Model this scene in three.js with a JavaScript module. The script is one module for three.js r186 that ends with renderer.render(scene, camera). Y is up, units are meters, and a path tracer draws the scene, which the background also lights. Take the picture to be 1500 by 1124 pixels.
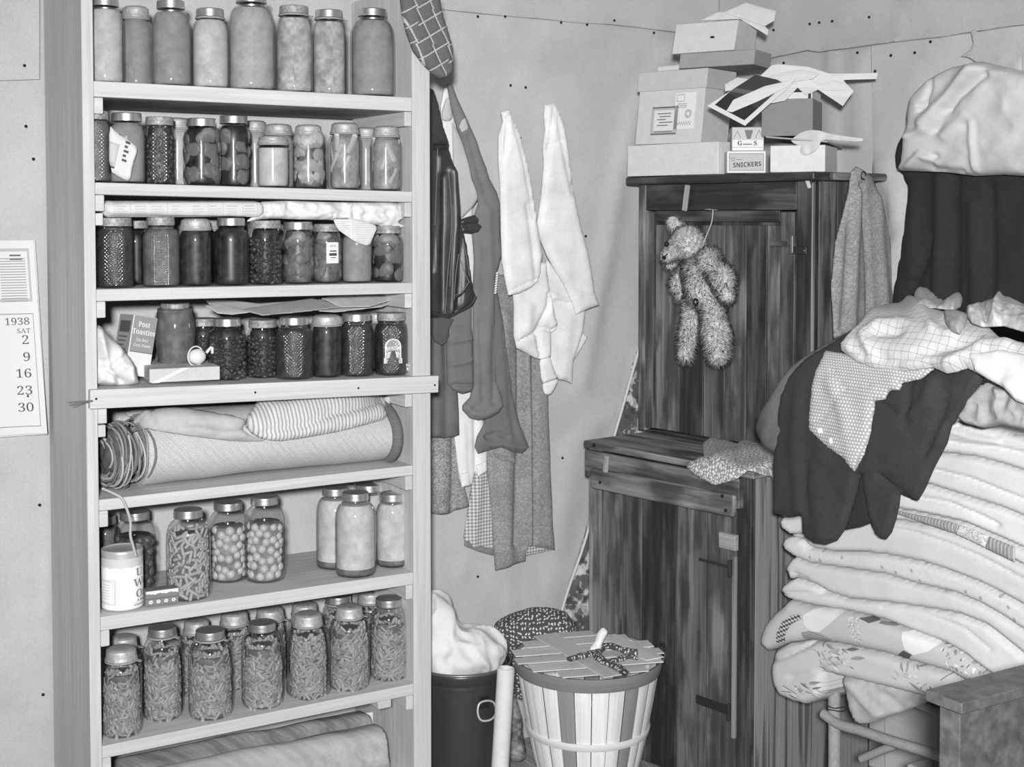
import * as THREE from 'three';
import { mergeGeometries, mergeVertices, toCreasedNormals } from 'three/addons/utils/BufferGeometryUtils.js';
import { RoundedBoxGeometry } from 'three/addons/geometries/RoundedBoxGeometry.js';

// ---------- camera, flash, exposure ----------
const scene = new THREE.Scene();
scene.background = new THREE.Color(0, 0, 0);
const W = 1500, H = 1124, F = 2000, CX = 750, CY = 397;
const camera = new THREE.PerspectiveCamera(2 * Math.atan(H / 2 / F) * 180 / Math.PI, W / H, 0.05, 30);
camera.position.set(0, 1.72, 0);
camera.rotation.order = 'YXZ';
camera.rotation.set(-2.35 * Math.PI / 180, -31.2 * Math.PI / 180, 0);
camera.setViewOffset(W, H, 0, H / 2 - CY, W, H);
camera.updateMatrixWorld(true);
scene.add(camera);
const renderer = new THREE.WebGLRenderer();
renderer.toneMapping = THREE.LinearToneMapping;
renderer.toneMappingExposure = 1.0;
renderer.shadowMap.enabled = true;
const FLASH = new THREE.Vector3(-0.34, 1.97, 0.48);          // flash gun held above and behind the lens
const flash = new THREE.SpotLight(new THREE.Color(1, 1, 1), 80, 0, 0.74, 1, 2);
flash.position.copy(FLASH);
flash.target.position.set(2.35, 1.1, -3.6);
flash.castShadow = true; flash.shadow.radius = 4.8; flash.shadow.mapSize.set(2048, 2048);
scene.add(flash, flash.target);

// ---------- numbers ----------
let seed = 1;
const rnd = () => { seed = (seed + 0x6D2B79F5) | 0; let t = Math.imul(seed ^ (seed >>> 15), 1 | seed); t = (t + Math.imul(t ^ (t >>> 7), 61 | t)) ^ t; return ((t ^ (t >>> 14)) >>> 0) / 4294967296; };
const rr = (a, b) => a + (b - a) * rnd();
const hash = (x, y, z) => { let h = Math.imul(x, 374761393) ^ Math.imul(y, 668265263) ^ Math.imul(z, 2147483647 ^ 1274126177); h = Math.imul(h ^ (h >>> 13), 1274126177); return ((h ^ (h >>> 16)) >>> 0) / 4294967296; };
const sm = (t) => t * t * (3 - 2 * t), mix = (a, b, t) => a + (b - a) * t, clamp = (x, a = 0, b = 1) => Math.min(b, Math.max(a, x));
const step2 = (a, b, x) => sm(clamp((x - a) / (b - a)));
function n2(x, y, px = 0, py = 0, k = 7) {                    // value noise, periodic when px, py are set
  let xi = Math.floor(x), yi = Math.floor(y); const fx = sm(x - xi), fy = sm(y - yi);
  const wx = (i) => px ? ((i % px) + px) % px : i, wy = (i) => py ? ((i % py) + py) % py : i;
  const a = hash(wx(xi), wy(yi), k), b = hash(wx(xi + 1), wy(yi), k), c = hash(wx(xi), wy(yi + 1), k), d = hash(wx(xi + 1), wy(yi + 1), k);
  return mix(mix(a, b, fx), mix(c, d, fx), fy);
}
function n3(x, y, z, k = 0) {
  const xi = Math.floor(x), yi = Math.floor(y), zi = Math.floor(z), fx = sm(x - xi), fy = sm(y - yi), fz = sm(z - zi);
  const c = (i, j, l) => hash(xi + i + k * 57, yi + j, zi + l);
  return mix(mix(mix(c(0, 0, 0), c(1, 0, 0), fx), mix(c(0, 1, 0), c(1, 1, 0), fx), fy), mix(mix(c(0, 0, 1), c(1, 0, 1), fx), mix(c(0, 1, 1), c(1, 1, 1), fx), fy), fz);
}
const fb2 = (x, y, px = 0, py = 0, o = 4, k = 7) => { let s = 0, a = 0.5, t = 0; for (let i = 0; i < o; i++) { s += a * n2(x, y, px, py, k + i * 13); t += a; a *= 0.5; x *= 2; y *= 2; px *= 2; py *= 2; } return s / t; };
const fb3 = (x, y, z, o = 3, k = 0) => { let s = 0, a = 0.5, t = 0; for (let i = 0; i < o; i++) { s += a * n3(x, y, z, k + i); t += a; a *= 0.5; x *= 2; y *= 2; z *= 2; } return s / t; };

// ---------- pixel to place ----------
const V = (x, y, z) => new THREE.Vector3(x, y, z);
const ray = (x, y) => V((x - CX) / F, -(y - CY) / F, -1).applyQuaternion(camera.quaternion);
const EYE = camera.position;
const atZ = (x, y, z) => { const d = ray(x, y); return EYE.clone().addScaledVector(d, (z - EYE.z) / d.z); };
const atX = (x, y, X) => { const d = ray(x, y); return EYE.clone().addScaledVector(d, (X - EYE.x) / d.x); };
const atY = (x, y, Y) => { const d = ray(x, y); return EYE.clone().addScaledVector(d, (Y - EYE.y) / d.y); };
const atD = (x, y, dist) => EYE.clone().addScaledVector(ray(x, y), dist);
const QI = camera.quaternion.clone().invert();
const pix = (p) => { const c = p.clone().sub(EYE).applyQuaternion(QI); return [CX + F * c.x / -c.z, CY - F * c.y / -c.z, -c.z]; };
const surfZ = (z) => (x, y) => ({ p: atZ(x, y, z), n: V(0, 0, 1) });
const surfX = (X) => (x, y) => ({ p: atX(x, y, X), n: V(-1, 0, 0) });
const surfY = (Y) => (x, y) => ({ p: atY(x, y, Y), n: V(0, 1, 0) });
function surfField(f, near = 1.5, far = 5.5) {                // where the ray through a pixel meets a solid given as a distance field
  return (x, y) => {
    const d = ray(x, y); const L = d.length(); d.divideScalar(L);
    let t = near; const p = V(0, 0, 0); let best = 1e9, bt = near;
    for (let i = 0; i < 160; i++) { p.copy(EYE).addScaledVector(d, t); const s = f(p.x, p.y, p.z); if (s < best) { best = s; bt = t; } if (s < 0.0006 || t > far) break; t += Math.max(0.0006, s * 0.7); }
    p.copy(EYE).addScaledVector(d, bt); const e = 0.004;
    const n = V(f(p.x + e, p.y, p.z) - f(p.x - e, p.y, p.z), f(p.x, p.y + e, p.z) - f(p.x, p.y - e, p.z), f(p.x, p.y, p.z + e) - f(p.x, p.y, p.z - e)).normalize();
    return { p: p.clone(), n };
  };
}

// ---------- things, parts, names ----------
const taken = new Map();
const numbered = (n) => { const k = taken.get(n) || 0; taken.set(n, k + 1); return k ? n + '_' + String(k).padStart(3, '0') : n; };
const shade = (o) => { o.traverse((m) => { if (m.isMesh) { m.castShadow = true; m.receiveShadow = true; } }); return o; };
function tag(o, label, category, group) { o.userData.label = label; o.userData.category = category; if (group) o.userData.group = group; return o; }
function thing(name, label, category, p = [0, 0, 0], turn = 0, group) { const o = new THREE.Group(); o.name = numbered(name); o.position.set(...(p.isVector3 ? p.toArray() : p)); o.rotation.y = turn; scene.add(o); return tag(o, label, category, group); }
function part(name, geo, mat, parent, label, kind) { const m = new THREE.Mesh(geo, mat); m.name = name; m.castShadow = m.receiveShadow = true; (parent || scene).add(m); if (label) m.userData.label = label; if (kind) m.userData.kind = kind; return m; }
function single(name, geo, mat, label, category, group) { const m = part(numbered(name), geo, mat, scene); return tag(m, label, category, group); }
function structure(name, geo, mat) { const m = geo ? part(name, geo, mat, scene) : new THREE.Group(); m.name = name; if (!geo) scene.add(m); m.userData.kind = 'structure'; return m; }

// ---------- textures and materials (the photograph is black and white: every colour is a grey) ----------
const gcol = (g) => new THREE.Color().setRGB(g / 255, g / 255, g / 255, THREE.SRGBColorSpace);
function tex(size, fn, rep, colour = true) {                  // fn(u, v) gives a grey of 0..255; rep is the size in metres of one tile
  const [w, h] = Array.isArray(size) ? size : [size, size]; const d = new Uint8Array(w * h * 4);
  for (let j = 0; j < h; j++) for (let i = 0; i < w; i++) { const g = clamp(fn((i + 0.5) / w, (j + 0.5) / h), 0, 255), o = (j * w + i) * 4; d[o] = d[o + 1] = d[o + 2] = g; d[o + 3] = 255; }
  const t = new THREE.DataTexture(d, w, h); t.magFilter = THREE.LinearFilter; t.minFilter = THREE.LinearMipmapLinearFilter; t.generateMipmaps = true;
  if (colour) t.colorSpace = THREE.SRGBColorSpace; t.wrapS = t.wrapT = THREE.RepeatWrapping;
  if (rep) { const r = Array.isArray(rep) ? rep : [rep, rep]; t.repeat.set(1 / r[0], 1 / r[1]); }
  t.needsUpdate = true; return t;
}
function canvasTex(w, h, draw) { const c = document.createElement('canvas'); c.width = w; c.height = h; const x = c.getContext('2d'); draw(x, w, h); const t = new THREE.CanvasTexture(c); t.colorSpace = THREE.SRGBColorSpace; return t; }
const G = (g) => `rgb(${g | 0},${g | 0},${g | 0})`;
const lin = (g) => { g /= 255; return g <= 0.04045 ? g / 12.92 : Math.pow((g + 0.055) / 1.055, 2.4); };
const shared = new Map();
// one pattern for many colours: the texture has the mean grey m, the material is tinted to reach the grey asked for
function tinted(key, base, mean, make) { if (!shared.has(key)) shared.set(key, make()); return { t: shared.get(key), f: lin(base) / lin(mean) }; }
function mat(g, o = {}) { if (o.map && !o.map.isTexture) { const q = o.map, m = mat(0, { ...o, map: q.t }); m.color.setRGB(q.f, q.f, q.f); return m; } const m = new THREE.MeshStandardMaterial({ color: gcol(o.map && o.tint === undefined ? 255 : g), roughness: o.r ?? 0.85, metalness: o.m ?? 0, side: o.two ? THREE.DoubleSide : THREE.FrontSide }); if (o.map) m.map = o.map; if (o.bump) { m.bumpMap = o.bump; m.bumpScale = o.bs ?? 0.001; } if (o.vc) m.vertexColors = true; return m; }

const T = {};
const woodFn = (base, amp, k, streak = 8) => (u, v) => {
  const w = v + 0.03 * (fb2(u * 3, v * 4, 3, 4, 3, k) - 0.5);
  const g = fb2(u * 4, w * 64, 4, 64, 3, k + 3), l = fb2(u * 2, w * streak * 2, 2, streak * 2, 3, k + 9);
  return base + amp * (g - 0.5) * 1.1 + amp * (l - 0.5) * 1.3 + (n2(u * 260, v * 260, 260, 260, k) - 0.5) * amp * 0.35;
};
T.pine = tex(512, woodFn(194, 20, 11, 4), [0.9, 0.3]);
T.pineB = tex(512, (u, v) => { const w = woodFn(128, 90, 31, 12)(u, v); return w; }, [0.9, 0.3], false);
T.roughPine = tex(512, woodFn(150, 44, 71), [0.9, 0.3]);
T.paper = tex(512, (u, v) => 186 + 16 * (fb2(u * 6, v * 6, 6, 6, 4, 5) - 0.5) + 14 * (n2(u * 256, v * 256, 256, 256, 3) - 0.5) - (n2(u * 200, v * 200, 200, 200, 9) > 0.985 ? 26 : 0), 0.6);
T.paperB = tex(256, (u, v) => 128 + 70 * (fb2(u * 40, v * 40, 40, 40, 3, 5) - 0.5), 0.3, false);
const M = {};
M.pine = mat(190, { map: T.pine, bump: T.pineB, bs: 0.0012, r: 0.8 });
M.roughPine = mat(170, { map: T.roughPine, bump: T.pineB, bs: 0.0012, r: 0.85 });
M.paper = mat(172, { map: T.paper, bump: T.paperB, bs: 0.0006, r: 0.8, two: true });
M.nail = mat(40, { r: 0.5, m: 0.7 });

// ---------- shapes ----------
function boxUV(g, grain = 0, off) {                           // uv in metres on each face, u along the grain axis
  g = g.index ? g.toNonIndexed() : g; const P = g.attributes.position, N = g.attributes.normal, uv = new Float32Array(P.count * 2);
  const o = off || [rnd() * 3, rnd() * 3], a = [0, 0, 0], n = [0, 0, 0];
  for (let i = 0; i < P.count; i += 3) {
    n[0] = n[1] = n[2] = 0; for (let k = 0; k < 3; k++) { n[0] += Math.abs(N.getX(i + k)); n[1] += Math.abs(N.getY(i + k)); n[2] += Math.abs(N.getZ(i + k)); }
    const ax = n[0] >= n[1] && n[0] >= n[2] ? 0 : n[1] >= n[2] ? 1 : 2; let ua = grain, va; if (ax === grain) { ua = (ax + 1) % 3; va = (ax + 2) % 3; } else va = 3 - ax - grain;
    for (let k = 0; k < 3; k++) { a[0] = P.getX(i + k); a[1] = P.getY(i + k); a[2] = P.getZ(i + k); uv[(i + k) * 2] = a[ua] + o[0]; uv[(i + k) * 2 + 1] = a[va] + o[1] + ax * 0.37; }
  }
  g.setAttribute('uv', new THREE.BufferAttribute(uv, 2)); return g;
}
function board(name, parent, [sx, sy, sz], [x, y, z], m, grain = 0, rot, r = 0.0025) {
  const g = boxUV(new RoundedBoxGeometry(sx, sy, sz, 1, Math.min(r, sx / 2.2, sy / 2.2, sz / 2.2)), grain);
  const b = part(name, g, m, parent); b.position.set(x, y, z); if (rot) b.rotation.set(...rot); return b;
}
function lathe(pts, seg = 32, metric = true) {                // uv in metres around and along
  const g = new THREE.LatheGeometry(pts.map(([a, b]) => new THREE.Vector2(Math.max(a, 1e-5), b)), seg);
  if (metric) { const P = g.attributes.position, uv = g.attributes.uv; const R = Math.max(...pts.map((p) => p[0])); for (let i = 0; i < P.count; i++) uv.setXY(i, uv.getX(i) * 2 * Math.PI * R, P.getY(i)); }
  return g;
}
function tube(pts, r, seg = 24, rad = 6, closed = false) { return new THREE.TubeGeometry(new THREE.CatmullRomCurve3(pts.map((p) => p.isVector3 ? p : V(...p)), closed), seg, r, rad, closed); }
function moved(g, p, rot, s) { const m = new THREE.Matrix4().compose(p.isVector3 ? p : V(...p), new THREE.Quaternion().setFromEuler(new THREE.Euler(...(rot || [0, 0, 0]))), s ? (s.isVector3 ? s : V(...s)) : V(1, 1, 1)); return g.clone().applyMatrix4(m); }
const join = (list) => mergeGeometries(list.map((g) => { const h = g.index ? g.toNonIndexed() : g; for (const k of Object.keys(h.attributes)) if (!['position', 'normal', 'uv'].includes(k)) h.deleteAttribute(k); if (!h.attributes.uv) h.setAttribute('uv', new THREE.BufferAttribute(new Float32Array(h.attributes.position.count * 2), 2)); return h; }));

const chaikin = (p) => p.flatMap((a, i) => { const b = p[(i + 1) % p.length]; return [[mix(a[0], b[0], 0.22), mix(a[1], b[1], 0.22)], [mix(a[0], b[0], 0.78), mix(a[1], b[1], 0.78)]]; });
function inPoly(p, x, y) { let c = false; for (let i = 0, j = p.length - 1; i < p.length; j = i++) { const [xi, yi] = p[i], [xj, yj] = p[j]; if ((yi > y) !== (yj > y) && x < (xj - xi) * (y - yi) / (yj - yi) + xi) c = !c; } return c; }
function segDist(px, py, ax, ay, bx, by) { const dx = bx - ax, dy = by - ay, t = clamp(((px - ax) * dx + (py - ay) * dy) / (dx * dx + dy * dy || 1)); return Math.hypot(px - ax - t * dx, py - ay - t * dy); }
function lineDist(p, x, y, closed) { let d = 1e9; for (let i = 0; i < p.length - (closed ? 0 : 1); i++) { const a = p[i], b = p[(i + 1) % p.length]; d = Math.min(d, segDist(x, y, a[0], a[1], b[0], b[1])); } return d; }
function clipCell(poly, x0, y0, x1, y1) {
  let out = poly;
  for (const [ax, lim, sg] of [[0, x0, 1], [0, x1, -1], [1, y0, 1], [1, y1, -1]]) {
    const src = out; out = []; if (!src.length) break;
    for (let i = 0; i < src.length; i++) { const a = src[i], b = src[(i + 1) % src.length], ia = (a[ax] - lim) * sg >= 0, ib = (b[ax] - lim) * sg >= 0; if (ia) out.push(a); if (ia !== ib) { const t = (lim - a[ax]) / (b[ax] - a[ax]); const q = [a[0] + t * (b[0] - a[0]), a[1] + t * (b[1] - a[1])]; q[ax] = lim; out.push(q); } }
  }
  return out;
}
// A piece of cloth or paper: its outline, the surface it hangs against or lies on, its thickness, its swell and its folds (metres).
function cloth(o) {
  let out = o.outline; for (let i = 0; i < (o.smooth ?? 1); i++) out = chaikin(out);
  const c = o.cell || 6, xs = out.map((p) => p[0]), ys = out.map((p) => p[1]); const bx = Math.floor(Math.min(...xs) / c), by = Math.floor(Math.min(...ys) / c), ex = Math.ceil(Math.max(...xs) / c), ey = Math.ceil(Math.max(...ys) / c);
  const near = new Set(); for (let i = 0; i < out.length; i++) { const a = out[i], b = out[(i + 1) % out.length], n = Math.ceil(Math.hypot(b[0] - a[0], b[1] - a[1]) / (c * 0.2)) + 1; for (let k = 0; k <= n; k++) { const x = Math.floor(mix(a[0], b[0], k / n) / c), y = Math.floor(mix(a[1], b[1], k / n) / c); for (const dx of [-1, 0, 1]) for (const dy of [-1, 0, 1]) near.add((x + dx) + ',' + (y + dy)); } }
  const verts = [], key = new Map(), tri = [];
  const vid = (x, y) => { const k = Math.round(x * 50) + ',' + Math.round(y * 50); let i = key.get(k); if (i === undefined) { i = verts.length; verts.push([x, y]); key.set(k, i); } return i; };
  for (let i = bx; i < ex; i++) for (let j = by; j < ey; j++) {
    const x0 = i * c, y0 = j * c, x1 = x0 + c, y1 = y0 + c;
    if (!near.has(i + ',' + j)) { if (inPoly(out, x0 + c / 2, y0 + c / 2)) { const a = vid(x0, y0), b = vid(x1, y0), d = vid(x1, y1), e = vid(x0, y1); if ((i + j) & 1) tri.push(a, e, b, b, e, d); else tri.push(a, e, d, a, d, b); } continue; }
    let p = clipCell(out, x0, y0, x1, y1); if (p.length < 3) continue;
    const q = []; for (const a of p) { const l = q[q.length - 1]; if (!l || Math.hypot(a[0] - l[0], a[1] - l[1]) > 0.03) q.push(a); } if (q.length > 2 && Math.hypot(q[0][0] - q[q.length - 1][0], q[0][1] - q[q.length - 1][1]) <= 0.03) q.pop(); if (q.length < 3) continue;
    const f = THREE.ShapeUtils.triangulateShape(q.map((a) => new THREE.Vector2(...a)), []);
    for (const [a, b, d] of f) { const A = q[a], B = q[b], D = q[d]; const s = (B[0] - A[0]) * (D[1] - A[1]) - (B[1] - A[1]) * (D[0] - A[0]); if (Math.abs(s) < 1e-4) continue; const ia = vid(...A), ib = vid(...B), id = vid(...D); if (ia === ib || ib === id || ia === id) continue; if (s > 0) tri.push(ia, id, ib); else tri.push(ia, ib, id); }
  }
  const th = o.thick ?? 0.002, bulge = o.bulge ?? 0, bw = o.bw ?? 14, off = o.off ?? 0, nz = o.noise || [0, 40], nk = o.k ?? 3;
  const front = [], back = [], fuv = []; const uvf = o.uv || ((p, n) => Math.abs(n.x) > Math.abs(n.z) ? [-p.z, p.y + p.x] : [p.x, p.y - p.z]);
  for (const [x, y] of verts) {
    const s = o.surf(x, y), d = lineDist(out, x, y, true), e = clamp(d / bw); let h = th + bulge * Math.sqrt(1 - (1 - e) * (1 - e));
    const ed = o.openEdge ? 1 : step2(0, 4, d);
    for (const f of o.folds || []) { const q = lineDist(f.p, x, y), t = q / f.w; if (t < 3) h += f.a * Math.exp(-t * t) * (f.open ? 1 : ed); }
    if (nz[0]) h += nz[0] * (fb2(x / nz[1] + nk * 9.1, y / (nz[2] || nz[1]), 0, 0, 3, nk) - 0.45) * ed;
    if (o.crease) { const [ca, cs] = o.crease; h += ca * (0.3 - 1.6 * Math.abs(fb2(x / cs + nk * 3.7, y / cs, 0, 0, 2, nk + 40) - 0.5) + 0.9 * Math.abs(fb2(x / cs * 0.6 - y / cs * 0.5, y / cs * 0.6 + nk, 0, 0, 2, nk + 50) - 0.5)) * ed; }
    if (o.height) h += o.height(x, y, d, ed, s.p);
    h = Math.max(h, th * 0.5);
    const q = s.p.clone().addScaledVector(s.n, off); back.push(q); front.push(q.clone().addScaledVector(s.n, h)); fuv.push(uvf(s.p, s.n, x, y));
  }
  const n = verts.length, pos = new Float32Array(n * 6), uv = new Float32Array(n * 4), idx = [];
  for (let i = 0; i < n; i++) { front[i].toArray(pos, i * 3); back[i].toArray(pos, (n + i) * 3); uv[i * 2] = uv[(n + i) * 2] = fuv[i][0]; uv[i * 2 + 1] = uv[(n + i) * 2 + 1] = fuv[i][1]; }
  const edges = new Map();
  for (let i = 0; i < tri.length; i += 3) { const [a, b, d] = [tri[i], tri[i + 1], tri[i + 2]]; idx.push(a, b, d, n + a, n + d, n + b); for (const [p, q] of [[a, b], [b, d], [d, a]]) { const k = p < q ? p + ',' + q : q + ',' + p; if (edges.has(k)) edges.set(k, null); else edges.set(k, [p, q]); } }
  for (const e of edges.values()) if (e) { const [p, q] = e; idx.push(p, n + p, q, q, n + p, n + q); }
  let g = new THREE.BufferGeometry(); g.setAttribute('position', new THREE.BufferAttribute(pos, 3)); g.setAttribute('uv', new THREE.BufferAttribute(uv, 2)); g.setIndex(idx); g.computeVertexNormals(); return g;
}
// A closed soft body from a distance field (surface nets).
function soft(f, min, max, cell, uvf) {
  const nx = Math.ceil((max[0] - min[0]) / cell) + 1, ny = Math.ceil((max[1] - min[1]) / cell) + 1, nz = Math.ceil((max[2] - min[2]) / cell) + 1;
  const v = new Float32Array(nx * ny * nz), id = (i, j, k) => (k * ny + j) * nx + i;
  for (let k = 0; k < nz; k++) for (let j = 0; j < ny; j++) for (let i = 0; i < nx; i++) v[id(i, j, k)] = f(min[0] + i * cell, min[1] + j * cell, min[2] + k * cell);
  const vi = new Int32Array(nx * ny * nz).fill(-1), pos = [], E = [[0, 1], [2, 3], [4, 5], [6, 7], [0, 2], [1, 3], [4, 6], [5, 7], [0, 4], [1, 5], [2, 6], [3, 7]];
  for (let k = 0; k < nz - 1; k++) for (let j = 0; j < ny - 1; j++) for (let i = 0; i < nx - 1; i++) {
    const c = []; let m = 0; for (let q = 0; q < 8; q++) { const s = v[id(i + (q & 1), j + ((q >> 1) & 1), k + (q >> 2))]; c.push(s); if (s < 0) m |= 1 << q; } if (m === 0 || m === 255) continue;
    let x = 0, y = 0, z = 0, n = 0; for (const [a, b] of E) if ((c[a] < 0) !== (c[b] < 0)) { const t = c[a] / (c[a] - c[b]); x += mix(a & 1, b & 1, t); y += mix((a >> 1) & 1, (b >> 1) & 1, t); z += mix(a >> 2, b >> 2, t); n++; }
    vi[id(i, j, k)] = pos.length / 3; pos.push(min[0] + (i + x / n) * cell, min[1] + (j + y / n) * cell, min[2] + (k + z / n) * cell);
  }
  const idx = [], quad = (a, b, c, d, flip) => { if (a < 0 || b < 0 || c < 0 || d < 0) return; if (flip) idx.push(a, c, b, a, d, c); else idx.push(a, b, c, a, c, d); };
  for (let k = 1; k < nz - 1; k++) for (let j = 1; j < ny - 1; j++) for (let i = 1; i < nx - 1; i++) {
    const s = v[id(i, j, k)] < 0;
    if (s !== (v[id(i + 1, j, k)] < 0)) quad(vi[id(i, j - 1, k - 1)], vi[id(i, j, k - 1)], vi[id(i, j, k)], vi[id(i, j - 1, k)], !s);
    if (s !== (v[id(i, j + 1, k)] < 0)) quad(vi[id(i - 1, j, k - 1)], vi[id(i, j, k - 1)], vi[id(i, j, k)], vi[id(i - 1, j, k)], s);
    if (s !== (v[id(i, j, k + 1)] < 0)) quad(vi[id(i - 1, j - 1, k)], vi[id(i, j - 1, k)], vi[id(i, j, k)], vi[id(i - 1, j, k)], !s);
  }
  const g = new THREE.BufferGeometry(); g.setAttribute('position', new THREE.BufferAttribute(new Float32Array(pos), 3)); g.setIndex(idx);
  g.computeVertexNormals(); const uv = new Float32Array(pos.length / 3 * 2), N = g.attributes.normal;
  for (let i = 0; i < pos.length / 3; i++) { const p = [pos[i * 3], pos[i * 3 + 1], pos[i * 3 + 2]]; const q = uvf ? uvf(p, N, i) : [p[0] - p[2], p[1] + p[2] * 0.5]; uv[i * 2] = q[0]; uv[i * 2 + 1] = q[1]; }
  g.setAttribute('uv', new THREE.BufferAttribute(uv, 2)); return g;
}
const smin = (a, b, k) => { const h = Math.max(k - Math.abs(a - b), 0) / k; return Math.min(a, b) - h * h * k * 0.25; };
const sdEll = (x, y, z, a, b, c) => { const k0 = Math.hypot(x / a, y / b, z / c), k1 = Math.hypot(x / (a * a), y / (b * b), z / (c * c)); return k1 < 1e-9 ? -Math.min(a, b, c) : k0 * (k0 - 1) / k1; };
const sdBox = (x, y, z, a, b, c, r) => { const qx = Math.abs(x) - a + r, qy = Math.abs(y) - b + r, qz = Math.abs(z) - c + r; return Math.hypot(Math.max(qx, 0), Math.max(qy, 0), Math.max(qz, 0)) + Math.min(Math.max(qx, qy, qz), 0) - r; };
const sdCap = (x, y, z, a, b, ra, rb) => { const bx = b[0] - a[0], by = b[1] - a[1], bz = b[2] - a[2], t = clamp(((x - a[0]) * bx + (y - a[1]) * by + (z - a[2]) * bz) / (bx * bx + by * by + bz * bz || 1)); return Math.hypot(x - a[0] - t * bx, y - a[1] - t * by, z - a[2] - t * bz) - mix(ra, rb, t); };

// ---------- the room ----------
const ZS = -3.35, ZB = -3.77, XR = 3.14, XL = -3.4, ZF = 3.6, YC = 2.75;   // shelf front, back wall, right wall, left wall, wall behind the camera, ceiling
const slab = (x0, x1, y0, y1, z0, z1, grain = 0) => boxUV(moved(new THREE.BoxGeometry(x1 - x0, y1 - y0, z1 - z0), [(x0 + x1) / 2, (y0 + y1) / 2, (z0 + z1) / 2]), grain);
const wallBack = structure('wall_back', slab(XL - 0.1, XR + 0.1, 0, YC, ZB - 0.1, ZB), M.paper);
const wallRight = structure('wall_right', slab(XR, XR + 0.1, 0, YC, ZB, ZF), M.paper);
structure('wall_left', slab(XL - 0.1, XL, 0, YC, ZB, ZF), M.roughPine);
structure('wall_front', slab(XL - 0.1, XR + 0.1, 0, YC, ZF, ZF + 0.1), M.roughPine);
structure('ceiling', slab(XL - 0.1, XR + 0.1, YC, YC + 0.1, ZB - 0.1, ZF + 0.1), M.roughPine);
const floor = structure('floor', slab(XL - 0.1, XR + 0.1, -0.1, -0.02, ZB - 0.1, ZF + 0.1), M.roughPine);
for (let i = 0; i < 44; i++) { const w = (XR - XL) / 44; board('floor_plank', floor, [w - 0.004, 0.022, ZF - ZB], [XL + (i + 0.5) * w, -0.011, (ZF + ZB) / 2], M.roughPine, 2, null, 0.002); }

// flash gun: the lamp that lights the picture, beside the camera
{
  const g = thing('flash_gun', 'flash gun with a dish reflector held beside the camera', 'flash lamp', FLASH);
  const dir = flash.target.position.clone().sub(FLASH).normalize(); g.quaternion.setFromUnitVectors(V(0, 0, 1), dir);
  part('reflector', moved(lathe([[0.015, -0.06], [0.05, -0.05], [0.075, -0.02], [0.09, 0.0], [0.092, 0.0], [0.078, -0.024], [0.05, -0.056], [0.015, -0.066]], 32), [0, 0, -0.05], [Math.PI / 2, 0, 0]), mat(215, { m: 0.9, r: 0.25, two: true }), g);
  const em = mat(255); em.emissive = new THREE.Color(1, 1, 1); em.emissiveIntensity = 3;
  part('bulb', new THREE.SphereGeometry(0.022, 20, 14).translate(0, 0, -0.085), em, g);
  part('handle', new THREE.CylinderGeometry(0.018, 0.018, 0.26, 16).translate(0, -0.13, -0.13), mat(60, { r: 0.4 }), g);
}

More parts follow.
